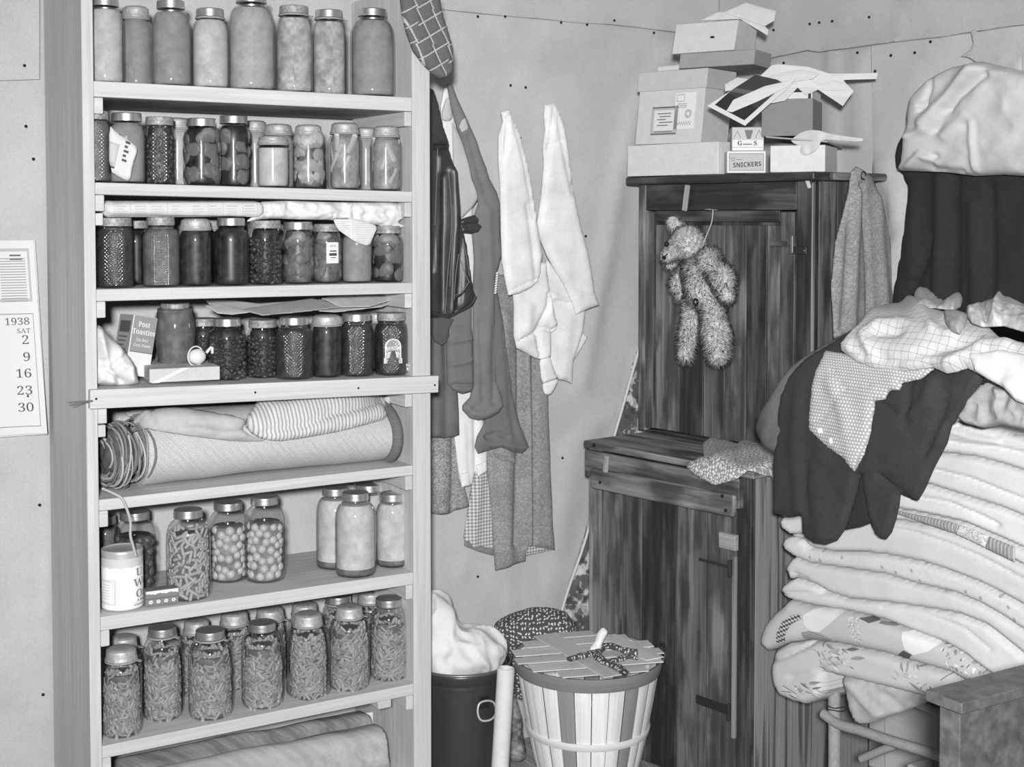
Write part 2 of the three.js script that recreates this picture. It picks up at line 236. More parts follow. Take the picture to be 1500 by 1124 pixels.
// ---------- paper on the walls ----------
{
  const fold = (p, a, w) => ({ p, a, w, open: true });
  const back = [[-60, -60], [1060, -60], [1060, 80], [1010, 300], [936, 520], [880, 700], [820, 905], [800, 1060], [796, 1180], [-60, 1180]];
  const g1 = cloth({ outline: back, smooth: 0, surf: surfZ(ZB), cell: 9, thick: 0.003, noise: [0.022, 150, 230], k: 5, folds: [
    fold([[985, 70], [930, 160], [905, 260], [880, 400], [850, 560]], 0.016, 14), fold([[905, 90], [860, 250], [845, 420]], -0.006, 26), fold([[800, 60], [760, 140], [740, 300]], 0.005, 22),
    fold([[690, 210], [800, 130], [900, 120]], -0.004, 20), fold([[860, 640], [830, 760], [800, 900]], 0.008, 20), fold([[772, 840], [768, 1000]], 0.006, 5), fold([[748, 860], [744, 960]], 0.005, 4), fold([[690, 805], [672, 850]], 0.005, 5),
    fold([[900, 600], [835, 650], [812, 800]], 0.008, 14), fold([[640, 760], [642, 840]], 0.004, 6), fold([[74, 700], [66, 905]], 0.012, 5), fold([[30, 480], [40, 900]], 0.006, 14)] });
  part('paper_sheet', g1, M.paper, wallBack);
  // upper sheet whose lower edge laps over the lower one
  const g2 = cloth({ outline: [[560, -60], [1100, -60], [1100, 62], [1040, 56], [984, 48], [930, 41], [880, 36], [840, 34], [780, 28], [700, 21], [560, 5]], smooth: 0, surf: surfZ(ZB), cell: 9, thick: 0.004, off: 0.012, noise: [0.008, 90], k: 8, folds: [fold([[560, 5], [700, 20], [840, 33], [984, 47], [1100, 61]], 0.006, 7)] });
  part('paper_sheet', g2, M.paper, wallBack);
  const g3 = cloth({ outline: [[-60, -60], [56, -60], [56, 117], [30, 118], [-60, 121]], smooth: 0, surf: surfZ(ZB), cell: 9, thick: 0.003, off: 0.016, noise: [0.004, 60], k: 9 });
  part('paper_sheet', g3, M.paper, wallBack);
  // right wall
  const g4 = cloth({ outline: [[1030, -60], [1282, -60], [1282, 330], [1310, 700], [1310, 1180], [1030, 1180]], smooth: 0, surf: surfX(XR), cell: 10, thick: 0.003, noise: [0.012, 120], k: 12, folds: [fold([[1222, 70], [1216, 130], [1224, 300]], 0.012, 5), fold([[1262, 80], [1258, 200]], 0.008, 8), fold([[1140, 90], [1120, 200]], 0.01, 14)] });
  part('paper_sheet', g4, M.paper, wallRight);
  const lighter = M.paperLight = mat(190, { map: tex(512, (u, v) => 190 + 16 * (fb2(u * 6, v * 6, 6, 6, 4, 25) - 0.5) + 14 * (n2(u * 256, v * 256, 256, 256, 33) - 0.5) - (n2(u * 170, v * 170, 170, 170, 39) > 0.965 ? 34 : 0), 0.5), bump: T.paperB, bs: 0.0006, r: 0.8, two: true });
  const g5 = cloth({ outline: [[1278, 40], [1300, 20], [1620, -30], [1620, 1180], [1300, 1180], [1290, 600], [1284, 300]], smooth: 0, surf: surfX(XR), cell: 10, thick: 0.003, off: 0.006, noise: [0.014, 110], k: 15, folds: [fold([[1300, 250], [1330, 330], [1320, 420]], 0.02, 16), fold([[1300, 360], [1345, 310]], -0.008, 5), fold([[1330, 250], [1300, 450]], 0.012, 12)] });
  part('paper_sheet', g5, lighter, wallRight);
  const g6 = cloth({ outline: [[1060, -60], [1620, -60], [1620, 24], [1471, 42], [1380, 56], [1320, 62], [1260, 70], [1206, 77], [1190, 74], [1132, 87], [1060, 98]], smooth: 0, surf: surfX(XR), cell: 9, thick: 0.005, off: 0.016, noise: [0.01, 90], k: 18, folds: [fold([[1060, 97], [1132, 86], [1206, 76], [1320, 61], [1471, 41], [1620, 23]], 0.008, 7), fold([[1200, 40], [1207, 76]], -0.008, 6), fold([[1320, 25], [1324, 60]], 0.006, 6), fold([[1245, 22], [1238, 40]], 0.005, 4)] });
  part('paper_sheet', g6, M.paper, wallRight);
  // torn flap at the top right corner
  const g7 = cloth({ outline: [[1434, 43], [1450, 50], [1471, 58], [1510, 66], [1510, 130], [1471, 110], [1448, 99], [1446, 94], [1430, 84], [1418, 84], [1440, 70]], surf: surfX(XR), cell: 5, thick: 0.002, off: 0.035, noise: [0.02, 25], k: 19 });
  part('paper_flap', g7, M.paper, wallRight);
  // blotchy old oilcloth behind the cupboard, bared where the paper ends
  const ob = tex(256, (u, v) => { const a = fb2(u * 6, v * 6, 6, 6, 4, 44), b = fb2(u * 14, v * 14, 14, 14, 3, 47); return 96 + (a > 0.56 ? 110 : a > 0.5 ? 70 : 0) * step2(0.3, 0.5, b) + 60 * (b - 0.5); }, 0.3);
  part('oilcloth_sheet', cloth({ outline: [[1060, 300], [1005, 300], [930, 520], [870, 705], [812, 905], [790, 1060], [786, 1180], [1060, 1180]], smooth: 0, surf: surfZ(ZB), cell: 12, thick: 0.0015, noise: [0.003, 60], k: 21 }), mat(130, { map: ob, r: 0.6, two: true }), wallBack);
  part('corner_strip', tube([[938, 505], [905, 622], [880, 705], [858, 790], [822, 900], [800, 1040]].map(([x, y]) => atZ(x, y, ZB + 0.016)), 0.005, 24, 6), mat(205, { r: 0.7 }), wallBack);
  const dark = M.nail, nail = new THREE.SphereGeometry(0.0042, 8, 6);
  for (const [x, y] of [[822, 33], [860, 36], [958, 48], [1002, 60], [740, 24], [700, 24], [824, 671], [900, 30], [858, 346], [700, 845], [58, 740], [38, 185], [49, 233], [36, 96], [36, 565], [63, 1018], [748, 125], [770, 128], [762, 202]]) { const n = part('nail', nail, dark, wallBack); n.position.copy(atZ(x, y, ZB + 0.02)); }
  for (const [x, y] of [[1133, 44], [1200, 33], [1219, 31], [1273, 25], [1148, 92], [1256, 77], [1305, 81], [1363, 61], [1340, 77], [1186, 35], [1282, 104]]) { const n = part('nail', nail, dark, wallRight); n.position.copy(atX(x, y, XR - 0.025)); }
}

// ---------- the shelf unit ----------
const shelfUnit = thing('shelf_unit', 'tall handmade pine shelf unit loaded with jars of preserves', 'shelf', [0, 0, 0]);
const SH = {};
{
  const uz0 = ZB + 0.025;
  const mkUp = (xa, xb) => { const p0 = atZ(xa[0], 30, ZS), p1 = atZ(xb[0], 1090, ZS), q0 = atZ(xa[1], 30, ZS), q1 = atZ(xb[1], 1090, ZS); const x0 = (p0.x + p1.x) / 2, x1 = (q0.x + q1.x) / 2; return [x0, x1]; };
  const [lx0, lx1] = mkUp([118, 136], [133, 150]), [rx0, rx1] = mkUp([604, 632], [606, 630]);
  SH.lx0 = lx0; SH.lx1 = lx1; SH.rx0 = rx0; SH.rx1 = rx1;
  board('upright', shelfUnit, [lx1 - lx0, 2.35, ZS - uz0], [(lx0 + lx1) / 2, 1.175, (ZS + uz0) / 2], M.pine, 1);
  board('upright', shelfUnit, [rx1 - rx0, 2.35, ZS - uz0], [(rx0 + rx1) / 2, 1.175, (ZS + uz0) / 2], M.pine, 1);
  // shelves: [left x, top y, bottom y, right x, top y, bottom y, stands proud]
  const rows = { top: [137, 118, 146, 612, 143, 160, 0], second: [138, 267, 287, 616, 281, 295, 0], third: [140, 424, 443, 615, 414, 429, 0], fourth: [132, 572, 602, 643, 551, 573, 1], fifth: [144, 733, 749, 614, 681, 697, 0], sixth: [146, 905, 926, 612, 838, 856, 0], seventh: [150, 1094, 1116, 612, 1001, 1015, 0] };
  for (const k of Object.keys(rows)) {
    const [xa, ya, yb, xc, yc, yd, proud] = rows[k]; const zf = proud ? ZS + 0.022 : ZS + 0.002;
    const A = atZ(xa, ya, zf), B = atZ(xa, yb, zf), C = atZ(xc, yc, zf), D = atZ(xc, yd, zf); const th = ((A.y - B.y) + (C.y - D.y)) / 2, sl = (C.y - A.y) / (C.x - A.x), ang = Math.atan(sl);
    const x0 = lx1, x1 = rx0, top = (x) => A.y + (x - A.x) * sl; SH[k] = { top, th, sl };
    const zb = uz0 + 0.03;
    const L = (x1 - x0) / Math.cos(ang), cx = (x0 + x1) / 2;
    board('shelf_board', shelfUnit, [L, th, ZS - zb], [cx, top(cx) - th / 2, (ZS + zb) / 2], M.pine, 0, [0, 0, ang], 0.003);
    if (proud) { const xl = A.x, xr = C.x; board('face_board', shelfUnit, [(xr - xl) / Math.cos(ang), th * 1.02, 0.02], [(xl + xr) / 2, top((xl + xr) / 2) - th / 2, ZS + 0.0105], M.pine, 0, [0, 0, ang], 0.002);
      for (const x of [141, 374, 525, 637]) { const n = part('nail_head', new THREE.SphereGeometry(0.003, 8, 6), M.nail, shelfUnit); const p = atZ(x, mix(ya, yc, (x - xa) / (xc - xa)) + 13, ZS + 0.0205); n.position.copy(p); } }
    // cleats under both ends
    for (const [side, x] of [[1, lx1 + 0.0115], [-1, rx0 - 0.0115]]) board('cleat', shelfUnit, [0.022, 0.04, 0.34], [x, top(x) - th - 0.0205, ZS - 0.172], M.pine, 2, [0, 0, 0], 0.003);
    if (k === 'fourth' || k === 'second') board('cleat', shelfUnit, [0.02, 0.03, 0.02], [lx1 + 0.011, top(lx1) - th - 0.06, ZS - 0.02], M.pine, 1);
  }
  // split spring peg driven through the left upright at the fourth shelf
  const pg = (a, b) => tube([atZ(a[0], a[1], ZS + 0.05), atZ(b[0], b[1], ZS + 0.012)], 0.0022, 4, 6);
  // block under the seventh shelf
  const bp = atZ(565, 1027, ZS); board('cleat', shelfUnit, [0.04, 0.022, 0.1], [bp.x, SH.seventh.top(bp.x) - SH.seventh.th - 0.012, ZS - 0.055], M.pine, 2);
}

// ---------- jars ----------
const glassMat = (o = {}) => { const m = new THREE.MeshPhysicalMaterial({ color: gcol(o.g ?? 240), roughness: o.r ?? 0.06, metalness: 0, transmission: 1, thickness: 0, ior: o.ior ?? 1.5, side: THREE.DoubleSide }); if (o.bump) { m.bumpMap = o.bump; m.bumpScale = o.bs; } return m; };
M.glass = glassMat();
const wob = tex(256, (u, v) => 128 + 100 * (fb2(u * 10, v * 6, 10, 6, 2, 51) - 0.5), 0.12, false);
M.glassWavy = glassMat({ bump: wob, bs: 0.0008 });
const waffle = tex(128, (u, v) => 128 + 127 * Math.cos(u * 16 * Math.PI) * Math.cos(v * 16 * Math.PI), 0.074, false);
M.glassWaffle = glassMat({ bump: waffle, bs: 0.0018, r: 0.14, ior: 1.85 });
const diamond = tex(128, (u, v) => 128 + 127 * Math.cos((u + v) * 12 * Math.PI) * Math.cos((u - v) * 12 * Math.PI), 0.075, false);
M.glassDiamond = glassMat({ bump: diamond, bs: 0.0018, r: 0.14, ior: 1.85 });
function embossed(lines) {                                     // raised lettering in the glass, on the side that faces out
  const t = canvasTex(512, 512, (c, w, h) => { c.fillStyle = G(0); c.fillRect(0, 0, w, h); c.fillStyle = G(255); c.textAlign = 'center'; c.textBaseline = 'middle'; for (const [s, y, size] of lines) { c.font = `bold ${size}px serif`; c.fillText(s, w / 2, y); } });
  t.colorSpace = THREE.NoColorSpace; return t;
}
{ const t = embossed([['ATLAS', 150, 92], ['MASON', 340, 92]]); t.wrapS = t.wrapT = THREE.RepeatWrapping; t.repeat.set(1 / 0.075, 1 / 0.13); t.offset.set(0, 0.02); M.glassMason = glassMat({ bump: t, bs: 0.0016 }); }
M.band = mat(205, { m: 0.85, r: 0.34 });
M.zinc = mat(178, { r: 0.55, m: 0.35, map: tex(128, (u, v) => 176 + 60 * (fb2(u * 10, v * 10, 10, 10, 4, 61) - 0.5), 0.05) });
M.dullLid = mat(160, { r: 0.6, m: 0.3, map: tex(128, (u, v) => 150 + 90 * (fb2(u * 12, v * 12, 12, 12, 4, 65) - 0.5), 0.05) });
M.rubber = mat(150, { r: 0.7 });
const mottled = (base, amp, sc, k, rep = 0.15) => { const a = amp / base, b = a < 0.2 ? 0.13 : a < 0.42 ? 0.3 : 0.62, R = rep < 0.07 ? 0.05 : rep < 0.12 ? 0.1 : 0.16, mean = b > 0.5 ? 130 : b > 0.2 ? 190 : 222; return tinted('mottled' + b + '_' + R, base, mean, () => tex(256, (u, v) => mean * (1 + b * (fb2(u * 9, v * 9, 9, 9, 4, 101) - 0.5) * 2 + 0.07 * (n2(u * 128, v * 128, 128, 128, 5) - 0.5)), R)); };
const FILL = {
  sauce: mat(0, { map: mottled(150, 22, 8, 101), r: 0.7 }), sauceLight: mat(0, { map: mottled(196, 18, 8, 103), r: 0.7 }), sauceMid: mat(0, { map: mottled(172, 34, 9, 105), r: 0.7 }), sauceDark: mat(0, { map: mottled(108, 26, 8, 107), r: 0.6 }),
  kraut: mat(0, { map: mottled(206, 18, 12, 109), r: 0.8 }), pulp: mat(0, { map: mottled(176, 60, 10, 111), r: 0.8 }),
  berry: mat(0, { map: mottled(52, 52, 13, 113, 0.11), r: 0.5 }), syrup: mat(0, { map: mottled(48, 26, 5, 115), r: 0.4 }), syrupMid: mat(0, { map: mottled(92, 44, 5, 117), r: 0.4 }), syrupLight: mat(0, { map: mottled(150, 36, 5, 119), r: 0.5 }),
  brine: mat(0, { map: mottled(112, 26, 6, 121), r: 0.6 }), brineLight: mat(0, { map: mottled(138, 28, 6, 123), r: 0.6 }),
};
const PIECE = { bean: [mat(160, { r: 0.5 }), mat(146, { r: 0.5 }), mat(170, { r: 0.5 })], onion: mat(0, { map: mottled(196, 26, 6, 131, 0.05), r: 0.4 }), cherry: mat(0, { map: mottled(96, 22, 6, 133, 0.05), r: 0.35 }), peach: mat(0, { map: mottled(112, 44, 6, 135, 0.08), r: 0.5 }), peachDark: mat(0, { map: mottled(92, 44, 6, 136, 0.08), r: 0.5 }), peachPale: mat(0, { map: mottled(164, 34, 6, 137, 0.08), r: 0.5 }), pickle: mat(0, { map: mottled(186, 26, 6, 139, 0.06), r: 0.5 }), meat: mat(0, { map: mottled(66, 52, 8, 141, 0.05), r: 0.45 }), slice: mat(0, { map: mottled(176, 36, 8, 143, 0.05), r: 0.5 }) };
const ballGeo = new THREE.SphereGeometry(1, 14, 10), pickleGeo = new THREE.CapsuleGeometry(0.4, 1.6, 5, 10), halfGeo = [0, 1, 2].map((k) => { const g = new THREE.SphereGeometry(1, 18, 12), P = g.attributes.position; for (let i = 0; i < P.count; i++) { const x = P.getX(i), y = P.getY(i), z = P.getZ(i), f = 0.72 + 0.6 * fb3(x * 1.3 + k * 7, y * 1.3, z * 1.3, 2, k); P.setXYZ(i, x * f, y * f, z * f); } g.computeVertexNormals(); return g; });
function packSpots(r, h0, h1, dist, n, tries = 4000) { const s = []; for (let i = 0; i < tries && s.length < n; i++) { const a = rr(0, 2 * Math.PI), y = rr(h0, h1); let ok = true; for (const [b, z] of s) { let da = Math.abs(a - b); da = Math.min(da, 2 * Math.PI - da) * r; if (Math.hypot(da, y - z) < dist) { ok = false; break; } } if (ok) s.push([a, y]); } return s; }
// cut beans pressed against the glass, for a jar of radius 0.056 and height 0.24: three fillings shared by all bean jars
const beanFill = [0, 1, 2].map((k) => {
  seed = 900 + k; const out = [[], [], []]; const cap = new THREE.CapsuleGeometry(0.0056, 0.02, 3, 6);
  for (const [a, y] of packSpots(0.047, 0.008, 0.178, 0.0082, 520, 14000)) { const l = rr(0.5, 1.25), w = rr(0.8, 1.15); const g = moved(cap, [0, 0, 0], [0, 0, rr(-1.5, 1.5) + (rnd() < 0.5 ? 1.3 : 0)], [w, 1, w]); const lim = y > 0.13 ? 0.0475 - (y - 0.13) * 0.16 : 0.0475; out[(rnd() * 3) | 0].push(moved(g, [0, 0, 0], [rr(-0.15, 0.15), 0, 0], [1, l, 1]).translate(0, 0, lim + rr(-0.003, 0.0015)).rotateY(a).translate(0, y, 0)); }
  return out.map(join);
});
const chunkFill = [0, 1].map((k) => { seed = 950 + k; const out = []; const ico = new THREE.IcosahedronGeometry(1, 1); for (const [a, y] of packSpots(0.042, 0.008, 0.125, 0.0125, 170, 6000)) { const s = rr(0.006, 0.011); out.push(moved(ico, [0, 0, 0], [rr(0, 3), rr(0, 3), 0], [s, s * rr(0.6, 1.1), s * 0.6]).translate(0, 0, 0.0372).rotateY(a).translate(0, y, 0)); } return join(out); });

function profile(r, rn, h, lidH, shape) {                      // outside of the glass, foot to neck
  const hn = h - lidH;
  if (shape === 'barrel') return [[0.0, 0.001], [r * 0.62, 0.0], [r * 0.72, h * 0.02], [r * 0.82, h * 0.2], [r * 0.95, h * 0.42], [r, h * 0.6], [r * 0.97, h * 0.74], [r * 0.88, h * 0.86], [rn * 1.04, h * 0.94], [rn * 0.95, h * 0.96], [rn * 0.93, h * 0.99]];
  const hs = shape === 'pint' ? h * 0.74 : h * 0.66, p = [[0, 0.0015], [r * 0.82, 0.0005], [r * 0.93, 0.003], [r * 0.985, 0.009], [r, 0.018], [r, hs * 0.5], [r, hs]];
  const yn = hn - 0.008; for (let i = 1; i <= 7; i++) { const t = i / 7, a = t * Math.PI / 2; p.push([mix(r, rn * 0.95, 1 - Math.cos(a * 0.98) * (1 - t * 0.1) - 0.1 * t * Math.cos(a)), mix(hs, yn, Math.sin(a) * 0.9 + 0.1 * t)]); }
  p.push([rn * 0.95, hn + 0.002], [rn * 0.93, h - 0.004]); return p;
}
function jar(shelf, d) {
  // d: x centre, width, lid width, top, back = distance of the axis behind the shelf front, kind of filling, lid, label, group
  const z = ZS - (d.back ?? 0.06), s = SH[shelf], p0 = atZ(d.x, 400, z), y0 = s.top(p0.x) + 0.001, pb = V(p0.x, y0, z), base = pix(pb);
  const sc = F / base[2], r = d.w / 2 / sc * 0.985, rn = d.lw / 2 / sc, top = atZ(d.x, d.top, z), h = Math.max(0.09, top.y - y0 - (EYE.y - top.y) * 0.0) ;
  const lidH = d.lid === 'zinc' ? Math.min(0.03, h * 0.15) : 0.021;
  const g = thing('preserve_jar', d.label, 'jar', pb, rr(-0.5, 0.5) + (d.turn || 0), d.group);
  const P = profile(r, rn, h, lidH, d.shape); const gl = lathe(P, 40);
  part('glass', d.square ? squared(gl, r) : gl, M[d.glass || 'glass'], g, d.embossLabel);
  // lid
  let L; const k = rn * 1.0;
  if (d.lid === 'zinc') L = [[rn * 0.9, h - lidH - 0.002], [k * 1.06, h - lidH - 0.001], [k * 1.08, h - lidH + 0.003], [k * 1.0, h - lidH + 0.005], [k * 1.02, h - lidH * 0.66], [k * 0.975, h - lidH * 0.58], [k * 1.0, h - lidH * 0.45], [k * 0.96, h - lidH * 0.36], [k * 0.97, h - lidH * 0.2], [k * 0.9, h - 0.004], [k * 0.82, h - 0.0025], [k * 0.78, h - 0.001], [k * 0.55, h], [0, h]];
  else L = [[rn * 0.9, h - lidH], [k * 1.0, h - lidH], [k * 1.03, h - lidH + 0.0015], [k * 1.0, h - lidH + 0.004], [k * 1.02, h - lidH * 0.6], [k * 0.985, h - lidH * 0.52], [k * 1.015, h - lidH * 0.4], [k * 0.985, h - lidH * 0.3], [k, h - lidH * 0.18], [k * 0.99, h - 0.0015], [k * 0.95, h], [k * 0.86, h - 0.0002], [k * 0.84, h - 0.0018], [k * 0.5, h - 0.001], [0, h - 0.0008]];
  const lid = part('lid', lathe(L, 36), d.lid === 'zinc' ? M.zinc : d.lid === 'dull' ? M.dullLid : M.band, g);
  if (d.lid === 'zinc' || d.ring) { const rg = [new THREE.TorusGeometry(k * 1.02, 0.0026, 8, 36).rotateX(Math.PI / 2).translate(0, h - lidH - 0.003, 0)]; if (d.ring) rg.push(moved(new THREE.BoxGeometry(0.014, 0.002, 0.012), [k * 1.02 + 0.006, h - lidH - 0.004, 0], [0, 0, -0.25]).rotateY(-0.3)); part('rubber_ring', join(rg), M.rubber, lid); }
  // contents: a body of liquid or pulp and, where they show, the pieces in it
  const fillH = d.fill ?? 0.86, c = 0.93, I = [], inset = (f, fh = fillH) => { const q = []; for (const [a, b] of P) if (b < h * fh) q.push([a * f, Math.max(b, 0.004)]); q.push([(q[q.length - 1][0]) * 0.98, h * fh]); q.push([0, h * fh]); return q; };
  const put = (f, m, name = 'contents', fh) => { const gg = lathe(inset(f, fh), 28); return part(name, d.square ? squared(gg, r * f) : gg, m, g); };
  const kind = d.kind; seed = (Math.round(d.x * 7) + Math.round(d.top)) | 0;
  const R = r * c;
  if (kind === 'beans') {
    const core = put(d.square ? 0.7 : 0.83, FILL.brine, 'contents', 0.72), sx = r / 0.056, sy = h / 0.24, v = beanFill[(d.x | 0) % 3];
    v.forEach((q, i) => { const m = part('cut_beans', q, PIECE.bean[i], g, null, 'stuff'); m.scale.set(sx * 0.97, sy, sx * 0.97); m.rotation.y = d.x; });
  } else if (kind === 'chunks') {
    put(0.82, FILL.berry); const m = part('fruit_chunks', chunkFill[(d.x | 0) % 2], PIECE.meat, g, null, 'stuff'); m.scale.set(r / 0.046, h / 0.18, r / 0.046); m.rotation.y = d.x;
  } else if (kind === 'onions' || kind === 'cherries') {
    const on = kind === 'onions', core = put(0.76, on ? FILL.brineLight : FILL.syrupMid, 'contents', 0.7), q = d.ball ?? 0.0125;
    for (const [a, y] of packSpots(R - q, q + 0.004, h * (d.level ?? 0.66), q * 1.5, 130, 5000)) { const s = q * rr(0.85, 1.08), m = part(on ? 'onion' : 'cherry', ballGeo, on ? PIECE.onion : PIECE.cherry, core); m.scale.setScalar(s); m.position.set(Math.sin(a) * (R - s - rr(0, 0.003)), y, Math.cos(a) * (R - s - rr(0, 0.003))); m.rotation.set(rr(0, 6), rr(0, 6), 0); }
  } else if (kind === 'peaches') {
    const core = put(0.86, FILL[d.liquid || 'syrup']), pm = PIECE[d.piece || 'peach'], q = Math.min(0.026, r * 0.56);
    for (const [a, y] of packSpots(R, q * 0.8, h * 0.76, q * 1.15, 18, 900)) { const m = part('peach_half', halfGeo[(rnd() * 3) | 0], pm, core); const s = q * rr(0.8, 1.1); m.scale.set(s, s * rr(0.8, 1), s * 0.42); m.position.set(Math.sin(a) * (R * 0.8), y, Math.cos(a) * (R * 0.8)); m.rotation.set(0, a, rr(-0.7, 0.7), 'YXZ'); }
  } else if (kind === 'pickles') {
    const core = put(0.84, FILL[d.liquid || 'syrupLight']);
    for (const [a, y] of packSpots(R, h * 0.16, h * 0.72, 0.022, 16, 900)) { const m = part('pickle', pickleGeo, PIECE.pickle, core); const s = rr(0.02, 0.026); m.scale.set(s * 0.95, s, s * 0.6); m.position.set(Math.sin(a) * (R * 0.8), y, Math.cos(a) * (R * 0.8)); m.rotation.set(0, a, rr(-0.5, 0.5), 'YXZ'); }
  } else if (kind === 'slices') {
    put(0.8, FILL.brine, 'contents', 0.72); const out = []; for (const [a, y] of packSpots(R, 0.01, h * 0.76, 0.0105, 260, 6000)) out.push(moved(new THREE.CapsuleGeometry(0.0048, 0.016, 3, 6), [0, 0, 0], [0, 0, rr(-1.6, 1.6)], [1, rr(0.6, 1.5), 0.7]).translate(0, 0, R * 0.9 + rr(-0.003, 0.002)).rotateY(a).translate(0, y, 0));
    part('cut_beans', join(out), PIECE.slice, g, null, 'stuff');
  } else if (kind === 'layered') { put(c, FILL[d.fillName || 'kraut']); const sed = lathe([[0, 0.003], [r * 0.94, 0.004], [r * 0.955, 0.012], [r * 0.955, h * 0.1], [r * 0.9, h * 0.1]], 28); part('sediment', sed, FILL.sauceDark, g, 'dark settled layer at the bottom'); }
  else put(c, FILL[kind]);
  if (d.paperLabel) d.paperLabel(g, r, h);
  return g;
}
function squared(g, r) { const P = g.attributes.position; for (let i = 0; i < P.count; i++) { const x = P.getX(i), z = P.getZ(i), a = Math.atan2(z, x), q = Math.hypot(x, z), t = clamp((q / r - 0.6) / 0.3); const c = Math.pow(Math.pow(Math.abs(Math.cos(a)), 5) + Math.pow(Math.abs(Math.sin(a)), 5), -0.2); const f = mix(1, c * 0.93, t); P.setX(i, x * f); P.setZ(i, z * f); } g.computeVertexNormals(); return g; }
function curvedLabel(parent, name, r, y, w, h, ang, texture, label) { const g = new THREE.CylinderGeometry(r * 1.006, r * 1.006, h, 16, 1, true, ang - w / r / 2, w / r); const m = mat(235, { map: texture, r: 0.8, two: true }); m.alphaTest = 0; const l = part(name, g, m, parent, label); l.position.y = y; return l; }

const spots = [];
const A = (shelf, group, list) => list.forEach((d) => jar(shelf, { group, ...d }));
A('top', 'half-gallon jars on the top shelf', [
  { x: 158, w: 54, lw: 40, top: -2, back: 0.08, kind: 'sauceLight', lid: 'band', label: 'half-gallon jar of pale streaky preserve against the left upright, top shelf' },
  { x: 203, w: 50, lw: 38, top: 10, back: 0.16, kind: 'sauce', lid: 'zinc', label: 'grey half-gallon jar set back between two others on the top shelf' },
  { x: 254, w: 57, lw: 40, top: 2, back: 0.07, kind: 'sauce', lid: 'band', label: 'broad jar of mid-grey sauce on the top shelf, beside a very pale jar' },
  { x: 311, w: 54, lw: 40, top: 14, back: 0.07, kind: 'sauceLight', lid: 'band', ring: 1, label: 'palest jar of smooth preserve on the top shelf' },
  { x: 371, w: 69, lw: 44, top: -6, back: 0.075, kind: 'sauceMid', lid: 'band', glass: 'glassWavy', label: 'widest jar on the top shelf, light grey sauce' },
  { x: 433, w: 54, lw: 42, top: 10, back: 0.07, kind: 'pulp', lid: 'dull', ring: 1, label: 'jar of light mottled pulp with a dark neck ring on the top shelf' },
  { x: 484, w: 49, lw: 40, top: 16, back: 0.09, kind: 'pulp', lid: 'band', ring: 1, label: 'narrow jar of streaked light pulp on the top shelf, beside the darkest jar' },
  { x: 547, w: 66, lw: 41, top: 14, back: 0.07, kind: 'sauce', lid: 'band', label: 'darkest smooth jar on the top shelf, at the right end of the row' },
]);
A('second', 'quart jars on the second shelf', [
  { x: 143, w: 42, lw: 36, top: 163, back: 0.05, kind: 'sauceDark', glass: 'glassWaffle', lid: 'dull', label: 'waffle-glass jar half hidden by the left upright, second shelf' },
  { x: 188, w: 54, lw: 43, top: 166, back: 0.06, kind: 'sauce', lid: 'band', label: 'smooth grey jar behind a folded newspaper on the second shelf' },
  { x: 236, w: 42, lw: 40, top: 172, back: 0.06, kind: 'chunks', glass: 'glassWaffle', lid: 'dull', label: 'dark waffle-glass jar on the second shelf beside the newspaper' },
  { x: 262, w: 48, lw: 38, top: 173, back: 0.19, kind: 'sauceLight', lid: 'zinc', label: 'pale jar behind dark peaches on the second shelf' },
  { x: 297, w: 55, lw: 43, top: 174, back: 0.05, kind: 'peaches', glass: 'glass', lid: 'band', label: 'quart jar of dark halved fruit with a bright lid, second shelf' },
  { x: 344, w: 50, lw: 40, top: 170, back: 0.095, kind: 'peaches', piece: 'peach', lid: 'band', label: 'quart jar of dark syrup with large pale peach halves, second shelf' },
  { x: 375, w: 42, lw: 34, top: 177, back: 0.235, kind: 'sauceMid', lid: 'zinc', label: 'pale back-row jar beside the large pale peach halves, second shelf' },
  { x: 401, w: 47, lw: 42, top: 199, back: 0.045, kind: 'sauceLight', lid: 'zinc', shape: 'pint', fill: 0.76, label: 'short pint jar of light sauce, the lowest jar on the second shelf' },
  { x: 409, w: 48, lw: 40, top: 182, back: 0.137, kind: 'sauceMid', lid: 'zinc', label: 'light jar directly behind the short pint jar, second shelf' },
  { x: 453, w: 46, lw: 39, top: 183, back: 0.06, kind: 'peaches', liquid: 'syrupMid', piece: 'peachPale', lid: 'zinc', label: 'jar of pale fruit in half-dark syrup on the second shelf' },
  { x: 506, w: 51, lw: 40, top: 180, back: 0.055, kind: 'pickles', lid: 'zinc', label: 'broad jar of pale upright pickles on the second shelf' },
  { x: 537, w: 46, lw: 38, top: 187, back: 0.18, kind: 'sauceMid', lid: 'zinc', label: 'jar behind and between the two pale pickle jars' },
  { x: 566, w: 48, lw: 37, top: 185, back: 0.055, kind: 'pickles', lid: 'zinc', label: 'jar of pale pickles at the right end of the second shelf' },
]);
